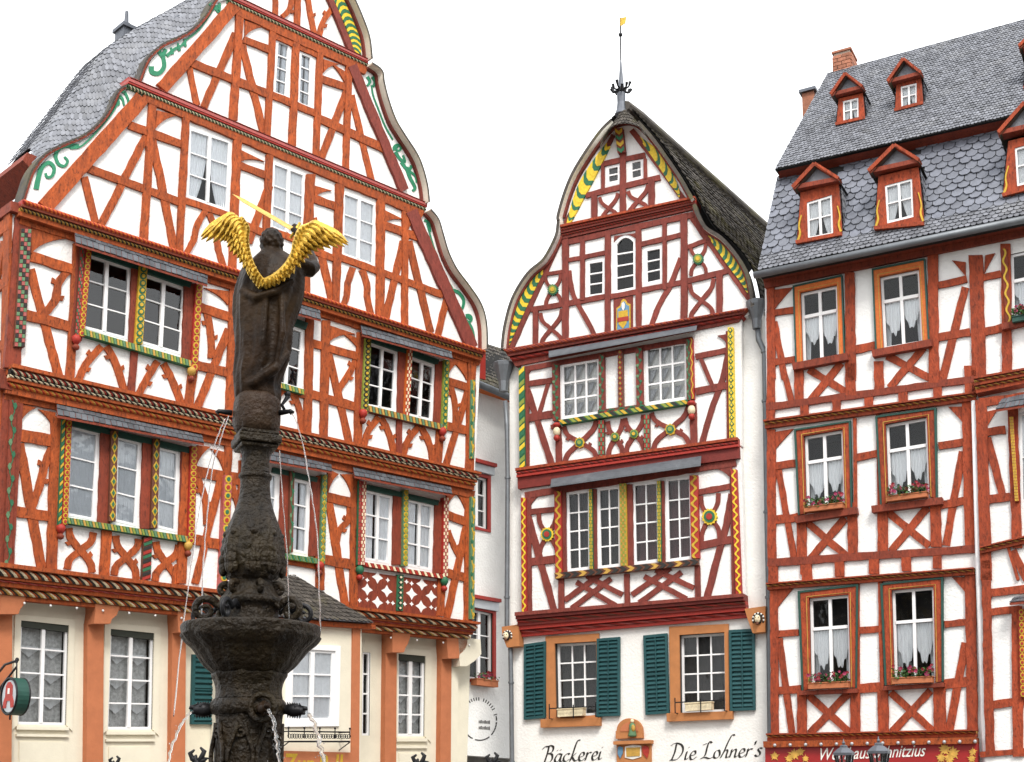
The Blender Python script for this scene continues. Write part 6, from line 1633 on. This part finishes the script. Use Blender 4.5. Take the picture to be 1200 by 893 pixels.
# iron and stone volutes around the drum
def volute(name, a, r0, y0, R_, rt, mat_, out_=1, turns=1.35, y_end=None):
    d_ = Vector((math.cos(a), math.sin(a), 0)); c_ = Vector((AX.x, AX.y, zf(y0)))+d_*r0; pts = []
    for i in range(26):
        t = i/25; rr = R_*(1-.78*t); an = math.pi*.9-out_*turns*2*math.pi*t
        pts.append(c_+d_*math.cos(an)*rr+Vector((0, 0, math.sin(an)*rr)))
    st = Vector((AX.x, AX.y, zf(y0-6)))+d_*(r0-R_*2.2); pts = [st, st.lerp(pts[0], .5)+Vector((0, 0, R_*.5))]+pts
    mb = MB(); mb.tube(pts, [rt*1.2]*2+[rt*(1.1-.5*i/25) for i in range(26)], 8); return mb.build(name, mat_, fo, smooth=True)
for a_ in (-.12, 1.5, 3.0, 4.45): volute('iron_volute', a_, 62*mp(720), 722, 13*mp(720), .018, 'iron')
for a_ in (3.55, 5.9, 2.4, .7): volute('iron_volute', a_, 54*mp(720), 718, 15*mp(720), .026, 'stone_dark')
for a_ in (-.15, .9, 2.2, 3.3, 4.2, 5.2): volute('stone_volute', a_, 31*mp(695), 692, 7.5*mp(695), .024, 'stone_dark')
# dragon-head spouts
def spout(base, tip, r, ring=False, nm='dragon_spout'):
    base, tip = Vector(base), Vector(tip); d_ = tip-base; mb = MB()
    k = 12; mb.tube([base+d_*(i/k) for i in range(k+1)], [r*(1.15, 1.0, .85, .8, .85, 1.0, 1.1, 1.15, 1.1, .95, .8, .72, .62)[i] for i in range(k+1)], 12)
    up = Vector((0, 0, 1)); sd_ = d_.normalized().cross(up)
    for i in range(6):
        p = base+d_*(.35+.1*i)
        mb.tube([p+up*r*.7, p+up*r*1.25-d_*.05], [r*.25, r*.06], 6); mb.tube([p-up*r*.7, p-up*r*1.35-d_*.02], [r*.22, r*.05], 6)
    for s_ in (-1, 1): mb.ball(base+d_*.72+sd_*s_*r*.7+up*r*.55, r*.28, 0, 8, 6)
    mb.tube([tip-d_*.12+up*r*.35, tip+d_*.10+up*r*.4, tip+d_*.14+up*r*.15], [r*.5, r*.35, r*.12], 8); mb.tube([tip-d_*.12-up*r*.35, tip+d_*.05-up*r*.5], [r*.4, r*.15], 8)
    return mb.build(nm, 'iron' if not ring else 'bronze', fo, smooth=True)
def fp(x, y, d=0.0): return PF.hit(x, y, d)
spout(fp(256, 831), fp(226, 832, .06), 7.5*mp(830)); spout(fp(328, 831), fp(356, 833, .06), 7*mp(830))
spout(fp(306, 830, .20), fp(312, 829, .44), 6.5*mp(830), True)
mb = MB(); c_ = fp(308, 829, .235); mb.tube([c_+Vector((math.cos(t*.314)*14*mp(830), -.01, math.sin(t*.314)*15*mp(830))) for t in range(21)], .022, 8, cap=False); mb.build('spout_ring', 'stone_dark', fo, smooth=True)
# carved cartouches on the lower column
for a_ in (-2.45, -1.57, -.75, .2, 2.9):
    mb = MB(); d_ = Vector((math.cos(a_), math.sin(a_), 0)); t_ = Vector((-math.sin(a_), math.cos(a_), 0)); c_ = Vector((AX.x, AX.y, zf(880)))+d_*(39*mp(880))
    for s_ in (-1, 1):
        mb.tube([c_+t_*s_*(.06+.03*math.sin(k*.7))+Vector((0, 0, -.16+k*.05)) for k in range(8)], .016, 6)
    mb.tube([c_+t_*.05*math.cos(k*.8)*(1-k*.07)+Vector((0, 0, .12+.05*math.sin(k*.8)*(1-k*.07))) for k in range(12)], .014, 6); mb.build('carved_scroll', 'stone_dark', fo, smooth=True)
# big basin below the frame
mb = MB(); mb.lathe((AX.x, AX.y), [(1.75, 0), (1.75, .12), (1.6, .16), (1.6, .72), (1.72, .76), (1.72, .86), (1.45, .86), (1.45, .66), (.3, .66)], 8); mb.build('basin', 'stone_red', fo)
# small iron spouts under the statue
for px_, sg in ((272, -1), (327, 1)):
    mb = MB(); a_ = fp(px_, 484, .02); mb.tube([a_, a_+Vector((sg*.09, -.03, .005)), a_+Vector((sg*.10, -.035, -.01))], [.022, .016, .02], 8)
    if sg > 0: mb.tube([a_+Vector((.05, 0, 0)), a_+Vector((.02, 0, .06)), a_+Vector((.06, 0, .12)), a_+Vector((.04, 0, .15))], [.012, .012, .018, .01], 6); mb.ball(a_+Vector((.06, 0, .14)), .022, 0, 8, 6)
    mb.build('water_nozzle', 'iron', fo, smooth=True)
# water
def stream(pts, r, label):
    P = [fp(*p) for p in smooth_line(pts, 6)]; n = len(P); mb = MB()
    P = [p+Vector((rnd.uniform(-1, 1), rnd.uniform(-1, 1), 0))*r*.5 for p in P]
    r *= .62; mb.tube(P, [r*(.65+.5*rnd.random())*(1+.25*i/n) for i in range(n)], 7); 
    for k in range(26 if r > .008 else 8):
        i = min(n-1, int(n*(.35+.65*rnd.random()))); mb.ball(P[i]+Vector((rnd.gauss(0, 1), rnd.gauss(0, .6), rnd.gauss(0, 1)))*r*(1.2+2.5*i/n), r*rnd.uniform(.2, .42), 0, 6, 4)
    tag(mb.build('water_stream', 'water', None, smooth=True), label, 'water', 'water jets of the fountain')
stream([(268, 487, .05), (260, 510, .06), (250, 545, .07), (243, 600, .08), (238, 665, .09), (236, 735, .1)], .007, 'thin falling water stream left of the fountain vase, nearer the column')
stream([(264, 490, .02), (252, 520, .03), (238, 575, .03), (226, 650, .03), (214, 735, .03), (203, 840, .03)], .006, 'faint outermost water stream falling left past the fountain bowl')
stream([(342, 484, .05), (352, 508, .06), (362, 560, .07), (371, 620, .08), (374, 690, .09), (376, 740, .09)], .007, 'thin falling water stream right of the fountain vase, outermost')
stream([(328, 528, .14), (331, 580, .14), (337, 660, .15), (339, 735, .15)], .006, 'thin water stream falling close beside the fountain vase on the right')
stream([(224, 834, .07), (214, 846, .07), (205, 866, .07), (197, 893, .07), (192, 930, .07)], .014, 'water jet from the left dragon spout')
stream([(361, 836, .07), (368, 848, .07), (374, 870, .07), (380, 895, .07), (383, 930, .07)], .022, 'water jet from the right dragon spout')
stream([(314, 832, .47), (320, 842, .50), (323, 860, .52), (326, 880, .53), (330, 900, .53)], .017, 'water jet from the middle dragon mouth facing the viewer')
# ================================================================== angel statue on top
st_loc = fp(301, 470)
an_ = root('angel_statue', 'dark robed angel statue with golden wings seen from behind on the fountain', 'statue', (AX.x, AX.y, st_loc.z))
mb = MB()
rows = [(473, 277, 327, 20), (464, 275, 328, 22), (452, 275, 327, 24), (438, 275, 332, 26), (420, 277, 339, 27), (400, 277, 342, 27), (380, 276, 344, 26), (360, 275, 351, 26), (342, 276, 356, 25), (326, 280, 357, 23), (314, 286, 354, 20), (305, 294, 347, 17), (298, 303, 336, 13), (293, 309, 329, 10), (288, 311, 327, 9)]
sr = smooth_line([tuple(map(float, r_)) for r_ in rows], 5); N_ = 72; vs = []
for y, xl, xr, dp in sr:
    c_ = fp((xl+xr)/2, y); hw = (xr-xl)/2*mp(y); hd = dp*mp(y); t = (470-y)/180
    for j in range(N_):
        a = 2*math.pi*j/N_
        k = 1+(1-max(0, t-.55)*1.6)*(.045*math.sin(9*a+2.5*math.sin(t*3)+t*2.2)+.030*math.sin(17*a-t*5)+.02*math.sin(5*a+t*9))
        vs.append((c_.x+hw*k*math.cos(a), FD+hd*k*math.sin(a), c_.z+.012*math.sin(3*a+t*8)))
k_ = len(sr); fs = [[i*N_+j, (i+1)*N_+j, (i+1)*N_+(j+1) % N_, i*N_+(j+1) % N_] for i in range(k_-1) for j in range(N_)]+[list(range(N_)), list(range((k_-1)*N_, k_*N_))[::-1]]
mb.add(vs, fs)
hc = fp(318, 284); hr = 12.5*mp(284)
mb.tube([fp(318, 300), fp(318, 286)], [9*mp(290), 8*mp(290)], 12)
mb.ball(hc+Vector((0, .01, .01)), hr, 0, 20, 14, (.92, 1.05, 1.28))
nose = hc+Vector((-.02, hr*1.05, -.01)); mb.ball(nose, hr*.22, 0, 8, 6, (.7, 1, 1.3)); mb.ball(hc+Vector((-.01, hr*.75, -hr*.75)), hr*.45, 0, 10, 8)     # nose and chin on the far side
for s_ in (-1, 1): mb.ball(hc+Vector((s_*hr*.35, hr*.92, hr*.12)), hr*.14, 0, 8, 6)
for i in range(60):   # curls of hair
    a = i*2.399; z = 1-2*(i+.5)/60
    if z < -.55: continue
    d_ = Vector((math.cos(a)*math.sqrt(1-z*z), math.sin(a)*math.sqrt(1-z*z), z))
    if d_.y > .55 and z < .4: continue
    mb.ball(hc+Vector((d_.x*hr*.95, d_.y*hr*1.0+.01, d_.z*hr*1.25)), hr*.27, 0, 8, 6)
# right arm bent up to the hilt, left arm forward
mb.tube([fp(340, 308), fp(352, 312, -.02), fp(364, 316, -.05), fp(368, 312, -.10)], [9*mp(310), 10*mp(310), 9.5*mp(310), 8*mp(310)], 14); mb.tube([fp(368, 314, -.10), fp(362, 295, -.20), fp(350, 276, -.24), fp(344, 268, -.24)], [8*mp(300), 6*mp(300), 4.6*mp(300), 3.6*mp(300)], 12)
for i in range(5): mb.tube([fp(345+i*.8, 269-i*1.4, -.24), fp(341+i*.9, 268-i*1.5, -.27), fp(339.5+i*.9, 270-i*1.5, -.24)], [1.3*mp(270)]*3, 6)
mb.tube([fp(296, 308), fp(288, 322, -.08), fp(286, 340, -.20), fp(292, 348, -.28)], [8*mp(310), 8*mp(310), 6*mp(310), 4*mp(310)], 12)
# draped fold across the back
mb.tube([fp(282, 340, .10), fp(300, 349, .17), fp(320, 343, .18), fp(344, 328, .13)], [.025, .035, .032, .02], 8)
mb.tube([fp(278, 455, .05), fp(300, 447, .15), fp(322, 432, .14), fp(338, 412, .06)], [.03, .04, .04, .02], 8)
mb.tube([fp(330, 345, .14), fp(331, 390, .16), fp(322, 435, .14)], [.02, .026, .015], 8); mb.tube([fp(312, 350, .17), fp(308, 400, .17), fp(300, 440, .14)], [.02, .026, .015], 8); mb.tube([fp(290, 350, .12), fp(288, 400, .13), fp(286, 440, .1)], [.018, .024, .015], 8)
body = mb.build('body', 'bronze', an_, smooth=True)
rm = body.modifiers.new('remesh', 'REMESH'); rm.mode = 'VOXEL'; rm.voxel_size = .011; rm.use_smooth_shade = True
smo = body.modifiers.new('smooth', 'SMOOTH'); smo.iterations = 2; smo.factor = .4
# sword
mb = MB(); a_, b_ = fp(346, 270, -.24), fp(272, 227, -.20); d_ = (b_-a_).normalized(); s_ = d_.cross(Vector((0, 1, 0))).normalized()
w_ = 2.6*mp(250); mb.prism([a_+s_*w_, a_+d_*.02, a_-s_*w_, b_-d_*.10-s_*w_*.8, b_, b_-d_*.10+s_*w_*.8], [q+Vector((0, .012, 0)) for q in (a_+s_*w_, a_+d_*.02, a_-s_*w_, b_-d_*.10-s_*w_*.8, b_, b_-d_*.10+s_*w_*.8)]); sw = mb.build('sword_blade', 'gilt_pale', an_)
mb = MB(); mb.tube([a_-s_*.07, a_+s_*.07], .012, 8); mb.tube([a_, a_-d_*.12], .012, 8); mb.ball(a_-d_*.13, .02); mb.build('hilt', 'gilt', sw, smooth=True)
# wings
def feather(mb, r_, t_, w_, d0, d1, lift=.012, bend=4.5):
    "leaf-shaped feather with a midrib between two pixels"
    n = 7; A = []; B = []; C = []
    dx, dy = t_[0]-r_[0], t_[1]-r_[1]; l = math.hypot(dx, dy); nx, ny = -dy/l, dx/l
    for i in range(n+1):
        t = i/n; ww = w_*(.55+.6*math.sin(math.pi*min(1, t*.75+.15)))*(1 if t < .75 else max(.05, 1-((t-.75)/.25)**2)); dd = d0+(d1-d0)*t
        p = (r_[0]+dx*t, r_[1]+dy*t-4*bend*t*(1-t))
        A.append(fp(p[0]+nx*ww, p[1]+ny*ww, dd)); B.append(fp(p[0]-nx*ww, p[1]-ny*ww, dd-.006)); C.append(fp(p[0], p[1], dd+lift))
    vs = A+C+B+[q+Vector((0, .012, 0)) for q in A]+[q+Vector((0, .012, 0)) for q in B]; m = n+1; fs = []
    for i in range(n):
        fs += [[i, i+1, m+i+1, m+i], [m+i, m+i+1, 2*m+i+1, 2*m+i], [3*m+i, 3*m+i+1, i+1, i], [2*m+i, 2*m+i+1, 4*m+i+1, 4*m+i], [4*m+i, 4*m+i+1, 3*m+i+1, 3*m+i]]
    mb.add(vs, fs)
def wing(arm, roots, tips, dd):
    mb = MB()
    ap = smooth_line([(x, y, d) for x, y, d in arm], 6); P = [fp(*p) for p in ap]; n = len(P)
    mb.tube(P, [4.0*mp(300)*(1+.25*math.sin(math.pi*i/n))*(1 if i < n*.85 else .8) for i in range(n)], 10)
    for i in range(0, n, 1):   # scale-like small feathers over the arm
        p = ap[i]
        sx_ = 1 if arm[-1][0] > 308 else -1
        for row, (o_, l_) in enumerate(((-3.2, 7), (-.6, 8), (2, 8))):
            if (i+row) % 2: continue
            q = (p[0]+sx_*o_*.8, p[1]+o_*.35); feather(mb, q, (q[0]+sx_*l_*.45, q[1]+l_*.85), 2.5, p[2]+.05-.012*row, p[2]+.035-.012*row, bend=.5)
    rs = lambda c, t: lerp(c[min(len(c)-2, int(t*(len(c)-1)))], c[min(len(c)-2, int(t*(len(c)-1)))+1], t*(len(c)-1)-min(len(c)-2, int(t*(len(c)-1))))
    n1 = 15
    for i in range(n1):
        t = i/(n1-1); feather(mb, rs(roots, t), rs(tips, t), 3.6, dd, dd+.03+.004*i)
    for i in range(14):
        t = i/13; a = rs(roots, t); b = lerp(a, rs(tips, min(1, t+.02)), .68); feather(mb, a, b, 3.7, dd+.03, dd+.06+.004*i)
    for i in range(12):
        t = i/11; a = rs(roots, t); b = lerp(a, rs(tips, t), .40); feather(mb, a, b, 3.4, dd+.055, dd+.085+.003*i)
    return mb.build('wing', 'gilt', an_)
wing([(308, 331, .18), (322, 325, .20), (336, 313, .20), (345, 298, .19), (348, 283, .18), (354, 269, .17), (366, 263, .16)], [(362, 262), (352, 272), (348, 286), (344, 298), (336, 310), (324, 321)],
     [(408, 284), (408, 288), (398, 290), (386, 291), (376, 293), (366, 298), (360, 304), (354, 312), (343, 322), (336, 328), (326, 333)], .14)
wing([(308, 331, .18), (299, 320, .20), (292, 306, .20), (288, 291, .19), (287, 278, .18), (288, 266, .17), (282, 256, .16)], [(276, 252), (284, 258), (287, 270), (288, 284), (291, 300), (297, 314)],
     [(235, 277), (236, 282), (248, 284), (259, 283), (265, 282), (266, 289), (270, 297), (277, 301), (281, 309), (288, 319), (296, 328)], .14)
# iron railing round the basin: posts with leaf finials
ra = root('fountain_railing', 'black wrought iron railing with leaf finials around the fountain', 'railing', (AX.x, AX.y-1.9, 0))
def finial(px_, py_, dist, s_=1):
    pf = Front(dist); b = pf.hit(px_, py_+6); mb = MB(); mb.tube([(b.x, b.y, 0), b], .014, 8); k = dist/9*s_
    for sg, hh, lean in ((-1, .10, -.06), (1, .12, .05), (.2, .04, .08), (.3, .06, -.02)):
        mb.tube([b, b+Vector((lean*.6, 0, hh*.3))*k, b+Vector((lean, .01, hh*.75))*k, b+Vector((lean*.4, 0, hh))*k], [.016*k, .022*k, .02*k, .006], 8)
    mb.ball(b, .028*k, 0, 10, 7); mb.build('finial_post', 'iron', ra, smooth=True); return b
bs = [finial(x, y, d_, k) for x, y, d_, k in ((134, 892, 8.2, .6), (231, 888, 7.4, .9), (491, 891, 7.6, .75), (577, 890, 8.4, .7))]
for a_, b_ in ((bs[0], bs[1]), (bs[1], bs[2]), (bs[2], bs[3])):
    for z_ in (1.62, 1.05): mb = MB(); mb.tube([(a_.x, a_.y, z_), (b_.x, b_.y, z_)], .012, 6); mb.build('rail', 'iron', ra)
# ================================================================== signs
def fonttext(txt, pl, off, x0, y0, x1, y1, mat_, parent, name, shear=.25, d=.006, bold=0.0, narrow=None, ext=0.0):
    cu = bpy.data.curves.new('t', 'FONT'); cu.body = txt; cu.shear = shear; cu.offset = bold; cu.resolution_u = 3
    ob = bpy.data.objects.new('t', cu); COL.objects.link(ob); bpy.context.view_layer.update()
    me = ob.evaluated_get(bpy.context.evaluated_depsgraph_get()).to_mesh()
    vs = [v.co.copy() for v in me.vertices]; fs = [list(p.vertices) for p in me.polygons]; ob.to_mesh_clear(); bpy.data.objects.remove(ob); bpy.data.curves.remove(cu)
    w_ = max(v.x for v in vs); s_ = (x1-x0)/w_; hs = s_ if narrow is None else s_*narrow
    V = [pl.hit(x0+v.x*s_, y0+(y1-y0)*v.x/w_-v.y*hs, off)+pl.n*d for v in vs]
    return mk(name, V, fs, mat_, parent)
sg = root('shop_sign', 'dark red shop sign with white lettering and gold vine leaves below the right house', 'sign', PR.hit(1020, 893, .3))
mb = MB(); mb.px(PR, lq('Q', 84, 812, 1006, 796, 1010, 1010, 86, 1010), 0, .05, .26); mb.build('sign_board', 'signred', sg)
mb = MB(); mb.px(PR, lq('Q', 82, 786, 1002, 768, 1004, 796, 84, 813), 0, .0, .34); rl = mb.build('awning_rail', 'timber_orange', sg)
for i in range(14):
    p = PR.hit(*lerp(CR['Q'](105, 800), CR['Q'](985, 783), i/13), .35); mb = MB(); mb.ball(p, .028, 0, 8, 6); mb.build('boss', 'zinc_pale', rl, smooth=True)
fonttext('Weinhaus Schnitzius', PR, .262, 958, 891, 1085, 886, 'white_paint', sg, 'lettering', .35, narrow=1.35, bold=.005)
def vine_leaf(cx, cy, r_):
    pts = []
    for i in range(20):
        a = 2*math.pi*i/20-math.pi/2; rr = r_*(1 if i % 4 == 0 else .72 if i % 2 == 0 else .5)*rnd.uniform(.85, 1.1); pts.append((cx+rr*math.cos(a), cy+rr*math.sin(a)))
    mb = MB(); mb.px(PR, pts, .26, .0, .012); mb.build('vine_leaf', 'signgold', sg)
for cx, cy, r_ in ((908, 886, 6), (931, 884, 8), (938, 881, 6), (925, 889, 6), (1107, 878, 9), (1117, 882, 9), (1103, 888, 7), (1113, 889, 8), (1140, 881, 6), (1139, 889, 6), (944, 889, 5)): vine_leaf(cx, cy, r_)
os_ = root('inn_sign', 'orange sign with yellow lettering below the iron window rack', 'sign', PL.hit(370, 893, PO+.1))
mb = MB(); mb.px(PL, [(330, 880), (408, 882), (407, 930), (329, 930)], PO, .02, .10); mb.build('sign_board', 'terracotta', os_)
fonttext('Zur R ll', PL, PO+.1, 333, 906, 402, 907, 'yellow', os_, 'lettering', .1, narrow=1.5, bold=.02, d=.004)
# iron rack under the porch window
rk = root('window_rack', 'black wrought iron flower rack below the porch window', 'flower rack', PL.hit(374, 872, PO+.2))
A0, A1, B1, B0 = PL.hit(338, 857, PO+.28), PL.hit(410, 858, PO+.28), PL.hit(410, 869, PO+.28), PL.hit(338, 869, PO+.28)
mb = MB(); mb.tube([A0, A1], .012, 6); mb.tube([B0, B1], .014, 6)
for e_ in (A0, A1, B0, B1): mb.tube([e_, e_-PL.n*.28], .010, 6)
for e_ in (B0, B1): mb.tube([e_-Vector((0, 0, .01)), e_-PL.n*.27-Vector((0, 0, .13))], .010, 6)
mb.build('rack_frame', 'iron', rk)
mb = MB()
for i in range(26):
    t = (i+.5)/26; p = A0.lerp(A1, t).lerp(B0.lerp(B1, t), .5); r_ = .04
    mb.tube([p+PL.u*math.cos(k*.7)*r_*(1-k*.06)*(1 if i % 2 else -1)+Vector((0, 0, math.sin(k*.7)*r_*(1.1-k*.06))) for k in range(11)], .006, 5)
tag(mb.build('rack_scrolls', 'iron', rk), kind='stuff')
for i in range(5):
    p = A0.lerp(A1, i/4); mb = MB(); mb.tube([p-Vector((0, 0, .1)), p+Vector((0, 0, .05))], .009, 6); mb.ball(p+Vector((0, 0, .055)), .018, 0, 8, 6); mb.build('rack_post', 'iron', rk, smooth=True)
# round hanging sign with red emblem on the left
hs_ = root('hanging_sign', 'round iron hanging sign with red emblem at the lower left edge', 'sign', PL.hit(20, 842, .7))
hc = PL.hit(13, 816, .75); hr = 20.5*(hc-CAMV).length/FPX; nv = -PL.u; tv = PL.n
def disc(r_, d0, d1, c=hc, n=28, sx=1, sy=1): 
    a = [c+tv*math.cos(i*2*math.pi/n)*r_*sx+Vector((0, 0, math.sin(i*2*math.pi/n)*r_*sy)) for i in range(n)]; return [q+nv*d0 for q in a], [q+nv*d1 for q in a]
mb = MB(); mb.prism(*disc(hr, -.14, .02)); mb.build('drum', 'green_dark', hs_)
mb = MB(); mb.prism(*disc(hr*.86, .0, .026)); mb.build('face', 'zinc_pale', hs_)
mb = MB(); mb.tube([hc+nv*.03+tv*math.cos(i*.2618)*hr*.97+Vector((0, 0, math.sin(i*.2618)*hr*.97)) for i in range(25)], .014, 6, cap=False); mb.tube([hc-nv*.14+tv*math.cos(i*.2618)*hr*.97+Vector((0, 0, math.sin(i*.2618)*hr*.97)) for i in range(25)], .014, 6, cap=False); mb.build('rim', 'iron', hs_, smooth=True)
E = [(-.10, .75), (.18, .75), (.40, .55), (.42, .0), (.62, -.30), (.62, -.62), (.30, -.62), (.22, -.25), (-.18, -.25), (-.28, -.62), (-.60, -.62), (-.60, -.30), (-.40, .0), (-.38, .55)]
mb = MB(); mb.prism([hc+nv*.022-tv*x*hr+Vector((0, 0, y*hr)) for x, y in E], [hc+nv*.034-tv*x*hr+Vector((0, 0, y*hr)) for x, y in E]); mb.build('emblem', 'red', hs_)
E2 = [(-.10, .42), (.10, .42), (.12, .12), (-.10, .12)]; mb = MB(); mb.prism([hc+nv*.03-tv*x*hr+Vector((0, 0, y*hr)) for x, y in E2], [hc+nv*.038-tv*x*hr+Vector((0, 0, y*hr)) for x, y in E2]); mb.build('emblem_mark', 'white_paint', hs_)
mb = MB(); top = hc+Vector((0, 0, hr)); wp = PL.hit(-8, 800, G0); br = top+Vector((0, 0, .22))-nv*.05
mb.tube([top-nv*.06, br], .010, 6); mb.tube([br, br.lerp(wp, .5)+Vector((0, 0, .1)), wp+Vector((0, 0, .05))], .018, 6); mb.tube([br-Vector((0, 0, .08)), br.lerp(wp, .6)-Vector((0, 0, .15)), wp-Vector((0, 0, .35))], .014, 6)
mb.tube([br+Vector((0, 0, .04*math.sin(k*.8)*(1-k*.06)))+tv*.05*math.cos(k*.8)*(1-k*.06) for k in range(14)], .010, 6); mb.tube([hc-Vector((0, 0, hr)), hc-Vector((0, 0, hr+.06))], .012, 6); mb.build('bracket', 'iron', hs_, smooth=True)
# ================================================================== flower boxes
def petals(mb, p, m, r_):
    for k in range(5):
        a = k*1.2566+rnd.random(); d_ = Vector((math.cos(a), -.3, math.sin(a))).normalized()*r_; s_ = Vector((-d_.z, 0, d_.x))*.6
        mb.add([p, p+d_*.7+s_, p+d_, p+d_*.7-s_], [[0, 1, 2, 3]], m)
def flower_box(pl, off, p0, p1, hp_, label, mat_='terracotta', flowers=('petal_red', 'petal_pink'), nleaf=300, nfl=20, hgt=.17, group='flower boxes on the right house'):
    A, B = pl.hit(*p0, off), pl.hit(*p1, off); h = root('flower_box', label, 'flower box', A.lerp(B, .5)-Vector((0, 0, .1)), group)
    hz = hp_*(A-CAMV).length/FPX; dz = Vector((0, 0, hz)); mb = MB(); q = [A, B, B+dz, A+dz]
    mb.prism(q, [v+pl.n*.16 for v in q]); mb.prism([A+dz*.86-pl.u*.01, B+dz*.86+pl.u*.01, B+dz+pl.u*.01, A+dz-pl.u*.01], [v+pl.n*.172 for v in (A+dz*.86-pl.u*.01, B+dz*.86+pl.u*.01, B+dz+pl.u*.01, A+dz-pl.u*.01)]); mb.build('planter', mat_, h)
    if nleaf:
        mb = MB()
        for i in range(nleaf):
            p = A.lerp(B, rnd.random())+dz+pl.n*rnd.uniform(.0, .2)+Vector((0, 0, rnd.uniform(-.02, hgt*.8))); a = rnd.random()*6.28; e = rnd.uniform(.016, .034)
            d_ = Vector((math.cos(a), math.sin(a)*.6, rnd.uniform(-.3, .8))).normalized()*e; s_ = d_.cross(Vector((rnd.random(), rnd.random()-.5, .4))).normalized()*e*.5
            mb.add([p-d_, p+s_, p+d_, p-s_], [[0, 1, 2, 3]], 0)
        tag(mb.build('leaves', 'leaf', h), kind='stuff')
        mb = MB()
        for i in range(nfl):
            p = A.lerp(B, rnd.random())+dz+pl.n*rnd.uniform(.04, .22)+Vector((0, 0, rnd.uniform(.03, hgt))); petals(mb, p, rnd.randint(0, 1), rnd.uniform(.022, .042))
        tag(mb.build('blossoms', list(flowers), h), kind='stuff')
    return h
flower_box(PR, .05, CR['P'](246, 608), CR['P'](414, 588), 6, 'planter of dark red flowers at the left window of the middle floor, right house')
flower_box(PR, .05, CR['P'](606, 562), CR['P'](782, 540), 6, 'planter of pink and red flowers at the right window of the middle floor, right house')
flower_box(PR, .05, CR['Q'](264, 556), CR['Q'](438, 548), 7, 'planter of red flowers at the left window just above the shop sign')
flower_box(PR, .05, CR['Q'](630, 534), CR['Q'](806, 526), 7, 'planter of large red flowers at the right window just above the shop sign')
flower_box(PR, .05, CR['O'](1155, 605), CR['O'](1260, 584), 6, 'dark planter with pink flowers at the top window by the right edge', 'green_dark')
flower_box(PL, IO+.04, (552, 803), (577, 806), 8, 'terracotta planter with red flowers on the white corner house', nleaf=80, nfl=16, hgt=.14, group=None)
for a_, b_, lb in ((CR['M'](412, 482), CR['M'](500, 477), 'empty cream flower box at the left bakery window'), (CR['M'](858, 462), CR['M'](950, 456), 'empty cream flower box at the right bakery window')):
    h = flower_box(PC, .02, a_, b_, 9.5, lb, 'cream_paint', nleaf=0, group='cream boxes at the bakery windows')
    A, B = PC.hit(*a_, .25), PC.hit(*b_, .25); mb = MB(); zz = Vector((0, 0, .16)); mb.tube([A-PC.u*.22+zz, B+PC.u*.18+zz], .010, 6); mb.tube([A-PC.u*.22+zz*1.5, A-PC.u*.22-zz*.1, A-PC.u*.22-PC.n*.22-zz*.1], .010, 6); mb.tube([B+PC.u*.18+zz*1.5, B+PC.u*.18-zz*.1, B+PC.u*.18-PC.n*.22-zz*.1], .010, 6); mb.tube([A.lerp(B, .5)+zz*1.3, A.lerp(B, .5)-zz*.2], .010, 6); mb.build('iron_holder', 'iron', h)
# ================================================================== street lanterns by the shop sign
def lantern(px_, ytop, yeave, hw, dist, label):
    pf = Front(dist); b = pf.hit(px_, yeave); m_ = (pf.hit(px_+1, yeave)-b).length; h = root('street_lamp', label, 'street lamp', (b.x, b.y, 0), 'street lamps before the right house')
    zt = pf.hit(px_, ytop).z; c_ = (b.x, b.y); r_ = hw*m_; z0 = b.z
    def hexl(rows, name, mt, par=h):
        mb = MB(); mb.lathe(c_, rows, 6); return mb.build(name, mt, par)
    hexl([(r_, z0-.01), (r_*1.02, z0+.015), (r_*.55, z0+(zt-z0)*.38), (r_*.36, z0+(zt-z0)*.45), (r_*.36, z0+(zt-z0)*.55), (r_*.2, z0+(zt-z0)*.62)], 'lamp_roof', 'lead')
    mb = MB(); mb.ball((c_[0], c_[1], z0+(zt-z0)*.74), r_*.16, 0, 8, 6); mb.tube([(c_[0], c_[1], z0+(zt-z0)*.6), (c_[0], c_[1], zt)], [r_*.1, .004], 6); mb.build('lamp_finial', 'lead', h, smooth=True)
    hh = r_*2.0; hexl([(r_*.5, z0-hh), (r_*.86, z0-.012)], 'lamp_glass', 'glass_grey')
    for i in range(6):
        a = i*math.pi/3; mb = MB(); mb.tube([(c_[0]+math.cos(a)*r_*.5, c_[1]+math.sin(a)*r_*.5, z0-hh), (c_[0]+math.cos(a)*r_*.88, c_[1]+math.sin(a)*r_*.88, z0)], .010, 6); mb.build('lamp_bar', 'iron', h)
    mb = MB(); mb.tube([(c_[0], c_[1], 0), (c_[0], c_[1], .3), (c_[0], c_[1], .35), (c_[0], c_[1], z0-hh)], [.09, .08, .05, .035], 10); mb.build('lamp_post', 'iron', h, smooth=True)
    mb = MB(); mb.ball((c_[0], c_[1], z0-hh*.55), r_*.28, 0, 10, 8, (1, 1, 1.4)); mb.build('bulb', 'white_paint', h, smooth=True)
lantern(989, 866, 884, 12.5, 13, 'street lamp in front of the shop sign, left one of the two lantern tops')
lantern(1030, 863, 882, 13.5, 12.6, 'street lamp in front of the shop sign, right and slightly larger lantern top')
